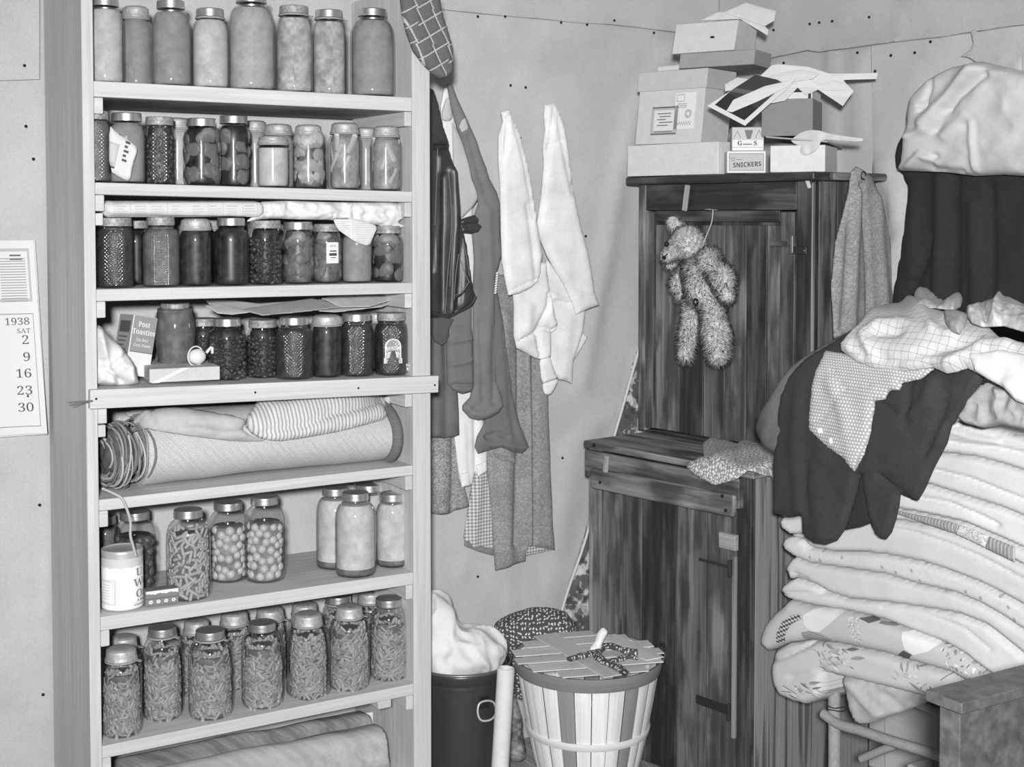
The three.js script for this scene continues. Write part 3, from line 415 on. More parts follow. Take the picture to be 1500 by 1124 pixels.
A('third', 'quart jars on the third shelf', [
  { x: 168, w: 56, lw: 50, top: 319, back: 0.05, kind: 'berry', glass: 'glassWaffle', lid: 'dull', label: 'waffle-glass jar with a plain round panel, left end of the third shelf' },
  { x: 199, w: 50, lw: 40, top: 323, back: 0.18, kind: 'syrup', lid: 'dull', label: 'dark back-row jar next to the diamond-glass jar, third shelf' },
  { x: 236, w: 57, lw: 40, top: 318, back: 0.055, kind: 'sauceDark', glass: 'glassDiamond', lid: 'dull', label: 'jar of diamond-patterned glass on the third shelf' },
  { x: 287, w: 49, lw: 43, top: 320, back: 0.06, kind: 'berry', lid: 'zinc', label: 'smooth jar of dark berries under a pale zinc cap, third shelf' },
  { x: 306, w: 48, lw: 38, top: 322, back: 0.19, kind: 'syrup', lid: 'zinc', label: 'dark back-row jar beside the lettered jar, third shelf' },
  { x: 339, w: 54, lw: 40, top: 319, back: 0.05, kind: 'syrup', glass: 'glassMason', lid: 'band', label: 'very dark jar with raised lettering in its glass, third shelf' },
  { x: 389, w: 49, lw: 45, top: 323, back: 0.06, kind: 'chunks', lid: 'dull', label: 'dark jar of small berries on the third shelf beside the lettered jar' },
  { x: 437, w: 46, lw: 42, top: 325, back: 0.06, kind: 'peaches', liquid: 'syrupMid', piece: 'peach', lid: 'band', label: 'jar of peach halves in mid-grey syrup on the third shelf' },
  { x: 479, w: 44, lw: 38, top: 328, back: 0.07, kind: 'peaches', liquid: 'syrupMid', piece: 'peach', lid: 'dull', label: 'jar of fruit with a round white paper label, third shelf', paperLabel: (g, r) => { const t = canvasTex(128, 192, (c, w, h) => { c.fillStyle = G(232); c.fillRect(0, 0, w, h); c.fillStyle = G(70); c.font = 'bold 30px serif'; c.textAlign = 'center'; c.fillText('KEY', w * 0.5, 44); c.fillRect(30, 74, 70, 12); c.fillRect(24, 98, 80, 26); c.fillRect(36, 136, 56, 8); }); const l = curvedLabel(g, 'paper_label', r, 0.082, 0.036, 0.056, 0, t, 'white paper label'); l.rotation.y = -g.rotation.y + 0.02; } },
  { x: 523, w: 46, lw: 38, top: 330, back: 0.06, kind: 'sauce', lid: 'dull', label: 'smooth grey jar under the drooping newspaper corner, third shelf' },
  { x: 568, w: 47, lw: 38, top: 331, back: 0.06, kind: 'peaches', liquid: 'syrup', piece: 'peach', lid: 'dull', label: 'jar of mottled fruit at the right end of the third shelf' },
]);
A('fourth', 'jars on the fourth shelf', [
  { x: 256, w: 64, lw: 42, top: 444, back: 0.17, kind: 'sauceDark', shape: 'barrel', lid: 'dull', fill: 0.93, label: 'barrel-shaped glass jar swelling at the middle, fourth shelf' },
  { x: 297, w: 46, lw: 38, top: 466, back: 0.22, kind: 'chunks', lid: 'dull', label: 'dark back-row jar beside the barrel-shaped jar' },
  { x: 332, w: 57, lw: 40, top: 466, back: 0.1, kind: 'chunks', lid: 'band', label: 'dark jar of meat with a bright lid beside the ribbon-striped box' },
  { x: 384, w: 47, lw: 40, top: 468, back: 0.11, kind: 'chunks', lid: 'dull', glass: 'glassWavy', label: 'dark jar of glinting fruit between two bright-lidded jars, fourth shelf' },
  { x: 430, w: 57, lw: 42, top: 464, back: 0.055, kind: 'berry', glass: 'glassWaffle', lid: 'band', label: 'dark waffle-glass jar with a bright lid on the fourth shelf' },
  { x: 478, w: 45, lw: 42, top: 461, back: 0.065, kind: 'berry', lid: 'zinc', label: 'dark smooth jar with a pale cap between two waffle-glass jars' },
  { x: 522, w: 50, lw: 42, top: 459, back: 0.065, kind: 'berry', glass: 'glassWaffle', lid: 'band', label: 'waffle-glass jar of berries beside the jar with an arched label' },
  { x: 552, w: 46, lw: 36, top: 457, back: 0.19, kind: 'sauceDark', lid: 'zinc', label: 'back-row jar with a pale cap behind the arched-label jar' },
  { x: 573, w: 52, lw: 42, top: 458, back: 0.06, kind: 'berry', glass: 'glassWaffle', lid: 'dull', label: 'dark waffle-glass jar with an arched white label, fourth shelf', paperLabel: (g, r) => {
    const t = canvasTex(192, 256, (c, w, h) => { c.fillStyle = G(225); c.fillRect(0, 0, w, h); c.fillStyle = G(165); c.beginPath(); c.arc(96, 92, 74, Math.PI, 0); c.lineTo(170, 150); c.lineTo(22, 150); c.fill(); c.fillStyle = G(240); c.font = 'bold 44px sans-serif'; c.textAlign = 'center'; c.fillText('ARROW', 96, 118); c.fillRect(40, 140, 112, 14); c.fillStyle = G(200); c.fillRect(18, 160, 156, 92); c.fillStyle = G(110); c.fillRect(30, 206, 132, 8); c.fillStyle = G(235); c.fillRect(50, 168, 92, 24); });
    const sh = new THREE.Shape(); const w = 0.026, h2 = 0.07; sh.moveTo(-w, 0); sh.lineTo(w, 0); sh.lineTo(w, 0.014); sh.lineTo(w * 0.88, 0.016); sh.lineTo(w * 0.88, h2 - 0.024); sh.absarc(0, h2 - 0.024, w * 0.88, 0, Math.PI); sh.lineTo(-w * 0.88, 0.016); sh.lineTo(-w, 0.014); const gg = new THREE.ShapeGeometry(sh, 14); const P = gg.attributes.position, uv = gg.attributes.uv; for (let i = 0; i < P.count; i++) { const x = P.getX(i), y = P.getY(i); uv.setXY(i, 0.5 + x / w / 2, y / h2); P.setXYZ(i, Math.sin(x / r) * r * 1.012, y, Math.cos(x / r) * r * 1.012); } gg.computeVertexNormals();
    const l = part('paper_label', gg, mat(235, { map: t, r: 0.8, two: true }), g, 'arched white label reading ARROW'); l.position.y = 0.034; l.rotation.y = -g.rotation.y - 0.35; } },
]);
A('sixth', 'half-gallon jars on the sixth shelf', [
  { x: 150, w: 40, lw: 30, top: 756, back: 0.28, kind: 'sauceDark', lid: 'dull', label: 'dark jar behind the white paint can' },
  { x: 193, w: 62, lw: 42, top: 749, back: 0.205, kind: 'cherries', lid: 'band', label: 'jar of dark round cherries behind the small printed tin' },
  { x: 272, w: 65, lw: 41, top: 746, back: 0.065, kind: 'slices', lid: 'band', glass: 'glassWavy', label: 'jar of pale cut wax beans on the sixth shelf beside the printed tin' },
  { x: 331, w: 57, lw: 41, top: 735, back: 0.18, kind: 'onions', lid: 'band', label: 'jar of pale onions on the sixth shelf, next to the cut wax beans' },
  { x: 385, w: 60, lw: 40, top: 727, back: 0.13, kind: 'onions', lid: 'band', label: 'jar of pale onions with empty shelf on one side, sixth shelf' },
  { x: 489, w: 57, lw: 37, top: 714, back: 0.165, kind: 'layered', lid: 'band', label: 'pale jar with a settled layer, second row of the cluster, nearest to the onions' },
  { x: 519, w: 61, lw: 39, top: 721, back: 0.06, kind: 'layered', lid: 'band', label: 'pale jar with a settled layer, foremost of the cluster of four' },
  { x: 574, w: 51, lw: 38, top: 722, back: 0.1, kind: 'layered', lid: 'band', label: 'pale jar with a settled layer, beside the right upright' },
  { x: 539, w: 52, lw: 37, top: 709, back: 0.24, kind: 'layered', lid: 'band', label: 'pale jar hidden at the back of the cluster of four on the sixth shelf' },
]);
const BL = 'half-gallon jars of cut beans on the lowest shelf';
A('seventh', BL, [
  { x: 171, w: 58, lw: 44, top: 949, back: 0.06, kind: 'beans', lid: 'zinc', ring: 1, label: 'bean jar with a pale zinc cap against the left upright, lowest jar shelf' },
  { x: 175, w: 57, lw: 38, top: 932, back: 0.2, kind: 'beans', lid: 'zinc', ring: 1, label: 'bean jar directly behind the one against the left upright' },
  { x: 232, w: 58, lw: 40, top: 919, back: 0.12, kind: 'beans', lid: 'band', ring: 1, label: 'bean jar with a bright lid, second from the left upright, lowest jar shelf' },
  { x: 283, w: 54, lw: 37, top: 909, back: 0.25, kind: 'beans', lid: 'zinc', ring: 1, label: 'bean jar with a dull cap in the back row, between two bright-lidded bean jars' },
  { x: 303, w: 65, lw: 42, top: 923, back: 0.065, kind: 'beans', lid: 'band', ring: 1, label: 'foremost bean jar, with a bright lid and an overhanging rubber tab' },
  { x: 339, w: 50, lw: 40, top: 897, back: 0.24, kind: 'beans', lid: 'zinc', ring: 1, label: 'back-row bean jar behind the gap between two bright-lidded front jars' },
  { x: 380, w: 62, lw: 40, top: 912, back: 0.07, kind: 'beans', lid: 'band', label: 'bean jar with a bright lid in front of two dull-capped ones, beside the square jar' },
  { x: 392, w: 50, lw: 40, top: 891, back: 0.24, kind: 'beans', lid: 'zinc', ring: 1, label: 'back-row bean jar with a dull cap beside the square jar' },
  { x: 448, w: 58, lw: 41, top: 898, back: 0.07, kind: 'beans', lid: 'zinc', square: 1, label: 'square-shouldered jar of beans with a tall dull cap, lowest jar shelf' },
  { x: 443, w: 48, lw: 37, top: 884, back: 0.24, kind: 'beans', lid: 'zinc', label: 'bean jar hidden behind the square-shouldered jar' },
  { x: 493, w: 49, lw: 37, top: 872, back: 0.24, kind: 'beans', lid: 'band', ring: 1, label: 'back-row bean jar with a bright lid near the right upright' },
  { x: 509, w: 61, lw: 39, top: 887, back: 0.075, kind: 'beans', lid: 'zinc', ring: 1, label: 'bean jar with a dull domed cap in the front row, second from the right upright' },
  { x: 541, w: 48, lw: 37, top: 866, back: 0.27, kind: 'beans', lid: 'zinc', ring: 1, label: 'rearmost bean jar in the corner by the right upright' },
  { x: 568, w: 58, lw: 39, top: 876, back: 0.09, kind: 'beans', lid: 'band', label: 'bean jar with a bright lid beside the right upright, lowest jar shelf' },
]);

// ---------- the two-part cupboard ----------
const YAW = 8.7 * Math.PI / 180;
const postY = (x, y, X, Z) => { const d = ray(x, y), t = ((X - EYE.x) * d.x + (Z - EYE.z) * d.z) / (d.x * d.x + d.z * d.z); return EYE.y + d.y * t; };
const meet = (x, X, Z, dx, dz) => { const d = ray(x, 500), det = dx * d.z - d.x * dz; return (d.x * (Z - EYE.z) - d.z * (X - EYE.x)) / det; };   // how far along (dx, dz) from (X, Z) the pixel column x is met
const oldWood = (base, k) => tinted('old' + k, base, 120, () => tex(512, (u, v) => { const w = v + 0.02 * (fb2(u * 4, v * 6, 4, 6, 3, k) - 0.5), gr = fb2(u * 5, w * 60, 5, 60, 3, k + 2), st = fb2(u * 3, w * 16, 3, 16, 3, k + 4), pt = fb2(u * 5, w * 10, 5, 10, 4, k + 6); const worn = step2(0.4, 0.64, pt * 0.6 + st * 0.4); return 106 + 44 * (gr - 0.5) + 40 * worn * (0.4 + gr) - 20 * (1 - worn) + (n2(u * 256, v * 256, 256, 256, k) > 0.982 ? 40 : 0); }, [0.8, 0.5]));
M.old = [mat(0, { map: oldWood(84, 201), bump: T.pineB, bs: 0.0016, r: 0.55 }), mat(0, { map: oldWood(66, 221), bump: T.pineB, bs: 0.0016, r: 0.5 }), mat(0, { map: oldWood(96, 221), bump: T.pineB, bs: 0.0016, r: 0.6 })];
M.oldRail = mat(0, { map: oldWood(112, 201), bump: T.pineB, bs: 0.0014, r: 0.6 });
M.raw = mat(0, { map: tex(512, (u, v) => { const w = v + 0.06 * (fb2(u * 2, v * 3, 2, 3, 3, 271) - 0.5), l = fb2(u * 2, w * 22, 2, 22, 2, 273), g = fb2(u * 6, w * 90, 6, 90, 2, 275); return 134 + 28 * (g - 0.5) - 46 * step2(0.56, 0.68, l); }, [1.1, 0.34]), bump: T.pineB, bs: 0.0016, r: 0.8 });
M.metalOld = mat(70, { m: 0.6, r: 0.45 });
const N0 = atZ(1100, 800, -2.9);
const cup = thing('cupboard', 'dark worn two-part wooden cupboard with plank doors and a ledge', 'cupboard', [N0.x, 0, N0.z], YAW);
cup.updateMatrixWorld(true);
const toCup = (p) => cup.worldToLocal(p.clone()), fromCup = (x, y, z) => cup.localToWorld(V(x, y, z));
const cupX = (x, y, X) => { const o = toCup(EYE), d = toCup(EYE.clone().add(ray(x, y))).sub(o); return o.addScaledVector(d, (X - o.x) / d.x); };   // pixel on a plane parallel to the front
const surfCup = (X, out = 0) => { const n = V(-1, 0, 0).applyAxisAngle(V(0, 1, 0), YAW); return (x, y) => { const q = cupX(x, y, X); return { p: fromCup(q.x, q.y, q.z), n }; }; };
const uvCup = (p) => { const q = toCup(p); return [q.z, q.y]; };
const lowF = 0, ledgeY = (() => cupX(890, 656, 0).y)();
const upF = (() => { let a = 0.2, b = 0.4; for (let i = 0; i < 40; i++) { const m = (a + b) / 2; if (pix(fromCup(m, 1.2, 0))[0] < 1192) a = m; else b = m; } return a; })();
const zL = cupX(862, 800, 0).z, zU = cupX(935, 400, upF).z, back = 0.56, topY = cupX(1150, 253, upF).y;
const hingeM = M.metalOld;
{
  const boardF = (name, X, x0, x1, y0, y1, th, m, grain = 1, parent = cup) => { const a = cupX(x0, (y0 + y1) / 2, X).z, b = cupX(x1, (y0 + y1) / 2, X).z; const xm = (x0 + x1) / 2; const t = cupX(xm, y0, X).y, u = cupX(xm, y1, X).y; return board(name, parent, [th, t - u, b - a - 0.0015], [X + th / 2, (t + u) / 2, (a + b) / 2], m, grain); };
  const pl = (name, X, z0, z1, y0, y1, th, m, grain = 1, parent = cup) => board(name, parent, [th, y1 - y0, z1 - z0 - 0.0016], [X + th / 2, (y0 + y1) / 2, (z0 + z1) / 2], m, grain);
  const zz = (x, X, y = 500) => cupX(x, y, X).z;
  // lower body
  pl('stile', lowF, zL, zz(881, 0, 850), 0, ledgeY - 0.012, 0.022, M.oldRail); pl('stile', lowF, zz(1079, 0, 850), 0, 0, ledgeY - 0.012, 0.022, M.old[1]);
  const door = pl('door', lowF + 0.012, zz(881, 0, 850), zz(1078, 0, 850), 0.05, ledgeY - 0.11, 0.012, M.old[1]);
  const cuts = [881, 912, 940, 991, 1035, 1077]; for (let i = 0; i < 5; i++) { const a = zz(cuts[i], 0, 850), b = zz(cuts[i + 1], 0, 850); const m = [M.old[2], M.old[0], M.old[1], M.old[0], M.old[2]][i]; const q = board('plank', door, [0.013, ledgeY - 0.165, b - a - 0.002], [-0.0115, 0, (a + b) / 2 - door.position.z], m, 1); }
  // a round-ended strap and hinges on the lower door
  for (const [x0, y0, x1, y1] of [[1020, 1024, 1066, 1041], [1024, 818, 1068, 832]]) { const p = cupX(x0, y0, -0.012), q = cupX(x1, y1, -0.012), c = p.clone().add(q).multiplyScalar(0.5); const h = board('hinge_strap', door, [0.004, y0 > 1000 ? 0.026 : 0.008, Math.abs(q.z - p.z)], [c.x - door.position.x, c.y - door.position.y, c.z - door.position.z], hingeM, 2, null, 0.001); board('hinge_knuckle', h, [0.012, 0.05, 0.01], [-0.003, -0.004, Math.abs(q.z - p.z) / 2 + 0.006], hingeM, 1, null, 0.003); }
  { const c = cupX(1068, 793, -0.012); board('turn_button', cup, [0.016, 0.045, 0.062], [c.x - 0.002, c.y, c.z], M.roughPine, 2); }
  { const p = cupX(1076, 900, -0.004), a = cupX(1076, 815, 0).y, b = cupX(1073, 1080, 0).y; board('door_edge', cup, [0.012, a - b, 0.012], [-0.004, (a + b) / 2, p.z], M.raw, 1); }
  // side planks, lower
  for (let i = 0; i < 4; i++) board('side_plank', cup, [back / 4 - 0.002, ledgeY - 0.012, 0.02], [0.024 + (i + 0.5) * (back - 0.024) / 4, (ledgeY - 0.012) / 2, -0.011], M.raw, 1);
  pl('end_panel', 0.022, zL + 0.002, zL + 0.02, 0, ledgeY - 0.012, back - 0.024, M.oldRail);
  pl('back_panel', back - 0.002, zL, 0, 0, ledgeY - 0.02, 0.012, M.old[1]);
  // ledge: top board, apron and the rail in front of it
  board('ledge_board', cup, [back + 0.02, 0.022, -zL + 0.03], [back / 2, ledgeY - 0.0, zL / 2], M.oldRail, 2, null, 0.004);
  board('apron', cup, [0.02, 0.085, -zL - 0.03], [-0.0125, ledgeY - 0.056, zL / 2 - 0.01], M.old[2], 2);
  const ra = cupX(866, 700, -0.03), rb = cupX(1077, 742, -0.03), ang = Math.atan2(rb.y - ra.y, rb.z - ra.z);
  board('rail', cup, [0.022, 0.066, Math.hypot(rb.z - ra.z, rb.y - ra.y)], [-0.028, (ra.y + rb.y) / 2, (ra.z + rb.z) / 2], M.oldRail, 2, [-ang, 0, 0], 0.01);
  { const c = cupX(888, 680, -0.04); board('turn_button', cup, [0.012, 0.056, 0.02], [c.x, c.y, c.z], M.roughPine, 1, [0.15, 0, 0], 0.006); }
  for (const [x, y] of [[879, 707], [1063, 748], [1058, 727], [870, 652]]) { const n = part('nail_head', new THREE.SphereGeometry(0.005, 8, 6), M.nail, cup); n.position.copy(cupX(x, y, -0.04)); }
  // upper body
  const uy0 = ledgeY + 0.0115, uy1 = topY - 0.026;
  pl('stile', upF, zU, zz(945, upF), uy0, uy1, 0.02, M.oldRail); pl('stile', upF, zz(1165, upF), -0.001, uy0, uy1, 0.02, M.old[1]);
  const ry = cupX(1060, 308, upF).y; pl('top_rail', upF, zz(945, upF), zz(1165, upF), ry, uy1, 0.02, M.old[1], 2);
  const r2 = cupX(1060, 320, upF).y;
  board('corner_bead', cup, [0.012, uy1 - uy0 - 0.01, 0.007], [upF - 0.004, (uy0 + uy1) / 2, -0.004], M.raw, 1);
  const ud = pl('door', upF + 0.01, zz(946, upF), zz(1164, upF), uy0 + 0.01, ry - 0.003, 0.012, M.old[1]);
  const uc = [959, 995, 1030, 1061, 1092, 1122, 1142]; for (let i = 0; i < 6; i++) { const a = zz(uc[i], upF), b = zz(uc[i + 1], upF); board('plank', ud, [0.01, ry - uy0 - 0.06, b - a - 0.002], [-0.009, -0.02, (a + b) / 2 - ud.position.z], [M.old[2], M.old[1], M.old[0], M.old[2], M.old[1], M.old[2]][i], 1); }
  for (const [x0, x1] of [[946, 958], [1143, 1164]]) { const a = zz(x0, upF), b = zz(x1, upF); board('door_stile', ud, [0.016, ry - uy0 - 0.02, b - a], [-0.013, 0, (a + b) / 2 - ud.position.z], M.old[x0 < 1000 ? 2 : 0], 1); }
  board('door_rail', ud, [0.015, 0.035, zz(1142, upF) - zz(960, upF)], [-0.0125, (ry - uy0) / 2 - 0.022, (zz(1142, upF) + zz(960, upF)) / 2 - ud.position.z], M.old[1], 2);
  // hasp
  { const c = cupX(1171, 367, upF - 0.008), d = cupX(1144, 357, upF - 0.012), e = cupX(1161, 358, upF - 0.014); const h = board('hasp_plate', cup, [0.006, 0.022, 0.055], [c.x, c.y, c.z], hingeM, 2, null, 0.002); board('hasp_bar', cup, [0.006, 0.016, 0.07], [d.x - 0.006, d.y, d.z], M.old[0], 2, null, 0.002); board('hasp_pin', cup, [0.008, 0.055, 0.012], [e.x - 0.004, e.y, e.z], mat(120, { m: 0.5, r: 0.4 }), 1, null, 0.003); for (const s of [-0.4, 0.4]) { const n = part('screw', new THREE.SphereGeometry(0.003, 8, 6), mat(150, { m: 0.6, r: 0.4 }), h); n.position.set(-0.004, 0, s * 0.055); } }
  { const c = cupX(1005, 290, upF - 0.012); board('turn_button', cup, [0.01, 0.085, 0.02], [c.x, c.y, c.z], M.roughPine, 1, [0.16, 0, 0], 0.005); }
  { const c = cupX(1184, 269, upF - 0.012); board('latch_peg', cup, [0.01, 0.03, 0.012], [c.x, c.y, c.z], M.pine, 1, [-0.4, 0, 0], 0.004); }
  // side planks, upper
  for (let i = 0; i < 3; i++) { const w = (back - upF - 0.022) / 3; board('side_plank', cup, [w - 0.002, uy1 - uy0, 0.018], [upF + 0.022 + (i + 0.5) * w, (uy0 + uy1) / 2, -0.012], M.old[i === 1 ? 2 : 0], 1); }
  pl('end_panel', upF + 0.02, zU + 0.001, zU + 0.018, uy0, uy1, back - upF - 0.022, M.oldRail);
  pl('back_panel', back - 0.002, zU, 0, uy0, uy1, 0.012, M.old[1]);
  const o = cupX(917, 262, upF - 0.03).z; board('top_board', cup, [back - upF + 0.045, 0.026, -o + 0.02], [(back + upF) / 2 - 0.012, topY - 0.013, o / 2 + 0.01], M.old[1], 2, null, 0.007);
  board('top_batten', cup, [back - upF - 0.02, 0.024, 0.022], [(back + upF) / 2 + 0.02, topY - 0.013, 0.031], M.oldRail, 0, null, 0.007);
}

// ---------- plush bear hung on the upper door ----------
{
  const X0 = upF - 0.03, c0 = cupX(1040, 430, X0), k = F / pix(fromCup(c0.x, c0.y, c0.z))[2], sx = 1 / k / 0.745, sy = 1 / k;
  const q = (x, y, d = 0) => [(x - 1040) * sx, (430 - y) * sy, d];
  const bear = thing('plush_bear', 'shaggy plush bear with button eyes hanging by a string on the cupboard door', 'plush toy', fromCup(X0, c0.y, c0.z), YAW - Math.PI / 2);
  const C = (a, b, ra, rb, da = 0.03, db = 0.03) => [q(a[0], a[1], da), q(b[0], b[1], db), ra, rb];
  const caps = [
    C([1030, 395], [1036, 428], 0.048, 0.05, 0.025, 0.025), C([1048, 378], [1038, 398], 0.035, 0.045, 0.03, 0.03),
    C([1052, 385], [1072, 405], 0.032, 0.034, 0.04, 0.045), C([1072, 405], [1078, 430], 0.034, 0.026, 0.045, 0.045), C([1010, 398], [1003, 418], 0.022, 0.024, 0.03, 0.03), C([1003, 418], [1004, 436], 0.024, 0.016, 0.03, 0.03),
    C([1020, 448], [1017, 490], 0.03, 0.03, 0.022, 0.022), C([1017, 490], [1014, 522], 0.03, 0.028, 0.022, 0.03), C([1050, 448], [1057, 490], 0.037, 0.043, 0.022, 0.022), C([1057, 490], [1062, 516], 0.043, 0.038, 0.022, 0.03)];
  const head = [C([1020, 354], [1024, 358], 0.05, 0.05, 0.04, 0.04), C([1008, 366], [999, 376], 0.032, 0.022, 0.06, 0.072)];
  const ears = [C([1000, 334], [994, 326], 0.024, 0.02, 0.03, 0.03), C([994, 380], [991, 388], 0.019, 0.02, 0.03, 0.03)];
  const fld = (L) => (x, y, z) => { let d = 1e9; for (const c of L) d = smin(d, sdCap(x, y, z, c[0], c[1], c[2], c[3]), 0.022); return d + 0.004 * (fb3(x * 60, y * 60, z * 60, 2) - 0.5); };
  const furT = tex(256, (u, v) => 178 + 130 * (fb2(u * 14, v * 14, 14, 14, 4, 301) - 0.5), 0.12), furM = mat(0, { map: furT, r: 0.95, two: true });
  const lightM = mat(0, { map: tex(128, (u, v) => 208 + 60 * (fb2(u * 10, v * 10, 10, 10, 3, 305) - 0.5), 0.1), r: 0.95, two: true });
  const bb = [[-0.17, -0.26, -0.03], [0.17, 0.3, 0.13]];
  const bodyG = soft(fld(caps), bb[0], bb[1], 0.006), headG = soft(fld(head), bb[0], bb[1], 0.006), earG = soft(fld(ears), bb[0], bb[1], 0.006);
  const fur = (g, n, len, sd) => { seed = sd; const P = g.attributes.position, N = g.attributes.normal, I = g.index, pos = [], nor = [], uv = []; const T3 = I.count / 3; for (let i = 0; i < n; i++) { const t = (rnd() * T3) | 0, a = I.getX(t * 3), b = I.getX(t * 3 + 1), c = I.getX(t * 3 + 2), u = rnd(), v = rnd() * (1 - u); const p = V(0, 0, 0).fromBufferAttribute(P, a).multiplyScalar(1 - u - v).addScaledVector(V(0, 0, 0).fromBufferAttribute(P, b), u).addScaledVector(V(0, 0, 0).fromBufferAttribute(P, c), v), nn = V(0, 0, 0).fromBufferAttribute(N, a); const d = nn.clone().add(V(rr(-0.8, 0.8) + (n3(p.x * 25, p.y * 25, p.z * 25, 3) - 0.5) * 2.2, -0.5 + rr(-0.6, 0.6) + (n3(p.x * 25, p.y * 25, p.z * 25, 9) - 0.5) * 2, rr(-0.4, 0.4))).normalize(); const l = len * rr(0.5, 1.2), s = V(rr(-1, 1), rr(-1, 1), rr(-1, 1)).cross(d).normalize().multiplyScalar(rr(0.0007, 0.0014)); const e = p.clone().addScaledVector(d, l); p.addScaledVector(nn, -0.002); for (const w of [p.clone().add(s), p.clone().sub(s), e]) { pos.push(w.x, w.y, w.z); nor.push(nn.x, nn.y, nn.z); uv.push(p.x + i * 0.013, p.y); } } const o = new THREE.BufferGeometry(); o.setAttribute('position', new THREE.Float32BufferAttribute(pos, 3)); o.setAttribute('normal', new THREE.Float32BufferAttribute(nor, 3)); o.setAttribute('uv', new THREE.Float32BufferAttribute(uv, 2)); return o; };
  const B = part('body', bodyG, furM, bear); part('fur', fur(bodyG, 30000, 0.015, 71), furM, B, null, 'stuff');
  const Hd = part('head', headG, furM, bear); part('fur', fur(headG, 5000, 0.011, 72), lightM, Hd, null, 'stuff');
  const Er = part('ears', earG, lightM, bear); part('fur', fur(earG, 3500, 0.014, 73), lightM, Er, null, 'stuff');
  const bl = mat(25, { r: 0.2 }), eye = part('eye', new THREE.SphereGeometry(0.0085, 12, 10), bl, bear, 'black button eye'); const ep = q(1006, 358, 0.094); eye.position.set(...ep);
  const nose = part('nose', new THREE.SphereGeometry(0.0075, 10, 8).scale(1.2, 0.8, 0.7), bl, bear); nose.position.set(...q(1003, 378, 0.096)); const n2b = part('mouth_stitch', tube([q(1000, 373, 0.097), q(1004, 376, 0.101), q(1009, 372, 0.098)], 0.002, 8, 5), bl, bear);
  const bt = part('belly_button', new THREE.TorusGeometry(0.009, 0.0035, 8, 14), bl, bear, 'dark worn spot at the waist'); bt.position.set(...q(1043, 441, 0.075));
  const st = thing('string', 'white string and nail holding up the plush bear', 'string', fromCup(X0, c0.y, c0.z), YAW - Math.PI / 2);
  part('string_line', tube([q(1048, 308, 0.014), q(1047, 325, 0.016), q(1044, 345, 0.03), q(1042, 372, 0.056)], 0.0018, 12, 5), mat(190), st); part('nail', tube([q(1048, 308, -0.005), q(1044, 307, 0.02), q(1039, 307, 0.022)], 0.0018, 8, 5), mat(170, { m: 0.5, r: 0.4 }), st);
}

// ---------- boxes and papers on the cupboard ----------
const card = (g) => mat(0, { map: tinted('card', g, 236, () => tex(128, (u, v) => 236 + 14 * (fb2(u * 8, v * 8, 8, 8, 3, 401) - 0.5) + 10 * (n2(u * 64, v * 64, 64, 64, 401) - 0.5), 0.2)), r: 0.85 });
const cW = card(214, 401), cG = card(178, 403), cL = card(200, 405), cM = card(150, 407), cD = card(132, 409), cP = card(212, 411), cB = card(190, 415);
const news = canvasTex(512, 512, (c, w, h) => { c.fillStyle = G(214); c.fillRect(0, 0, w, h); seed = 77; for (let col = 0; col < 4; col++) { let y = 14; while (y < h - 14) { if (rnd() < 0.06) { c.fillStyle = G(140); c.fillRect(col * 128 + 10, y, rr(60, 108), 6); y += 14; } else { c.fillStyle = G(178 + rnd() * 16); c.fillRect(col * 128 + 10, y, rr(80, 108), 2.5); y += 7; } } c.fillStyle = G(190); c.fillRect(col * 128 + 2, 0, 1.5, h); } });
news.wrapS = news.wrapT = THREE.RepeatWrapping; news.repeat.set(1 / 0.36, 1 / 0.36);
M.news = mat(0, { map: news, r: 0.85, two: true });
// a carton standing at a corner: cx its near edge, lx and rx the ends of the two faces in view, P that corner in plan
function carton(name, label, category, { cx, lx, rx, P, yaw, y0, top, m, lean = 0, lid, group, deep }) {
  const L = Math.abs(meet(lx, P.x, P.z, -Math.sin(yaw), -Math.cos(yaw))), R = deep ?? Math.abs(meet(rx, P.x, P.z, Math.cos(yaw), -Math.sin(yaw))), h = postY(cx, top, P.x, P.z) - y0;
  const g = thing(name, label, category, [P.x, y0, P.z], yaw, group), sh = (q) => { const A = q.attributes.position; for (let i = 0; i < A.count; i++) A.setZ(i, A.getZ(i) + lean * A.getY(i)); return q; };
  const bx = (x0, x1, ya, yb, z0, z1, mm, nm, par = g) => part(nm, sh(boxUV(moved(new RoundedBoxGeometry(x1 - x0, yb - ya, z1 - z0, 1, 0.0025), [(x0 + x1) / 2, (ya + yb) / 2, (z0 + z1) / 2]))), mm, par);
  const bh = lid ? h - 0.004 : h; bx(0, R, 0.0005, bh, -L, 0, m, 'body');
  if (lid) { const lh = lid.h; bx(-0.006, R + 0.006, h - lh, h, -L - 0.006, 0.006, lid.m || m, 'lid'); }
  g.userData.dim = undefined; return { g, L, R, h, sh, y1: y0 + h };
}
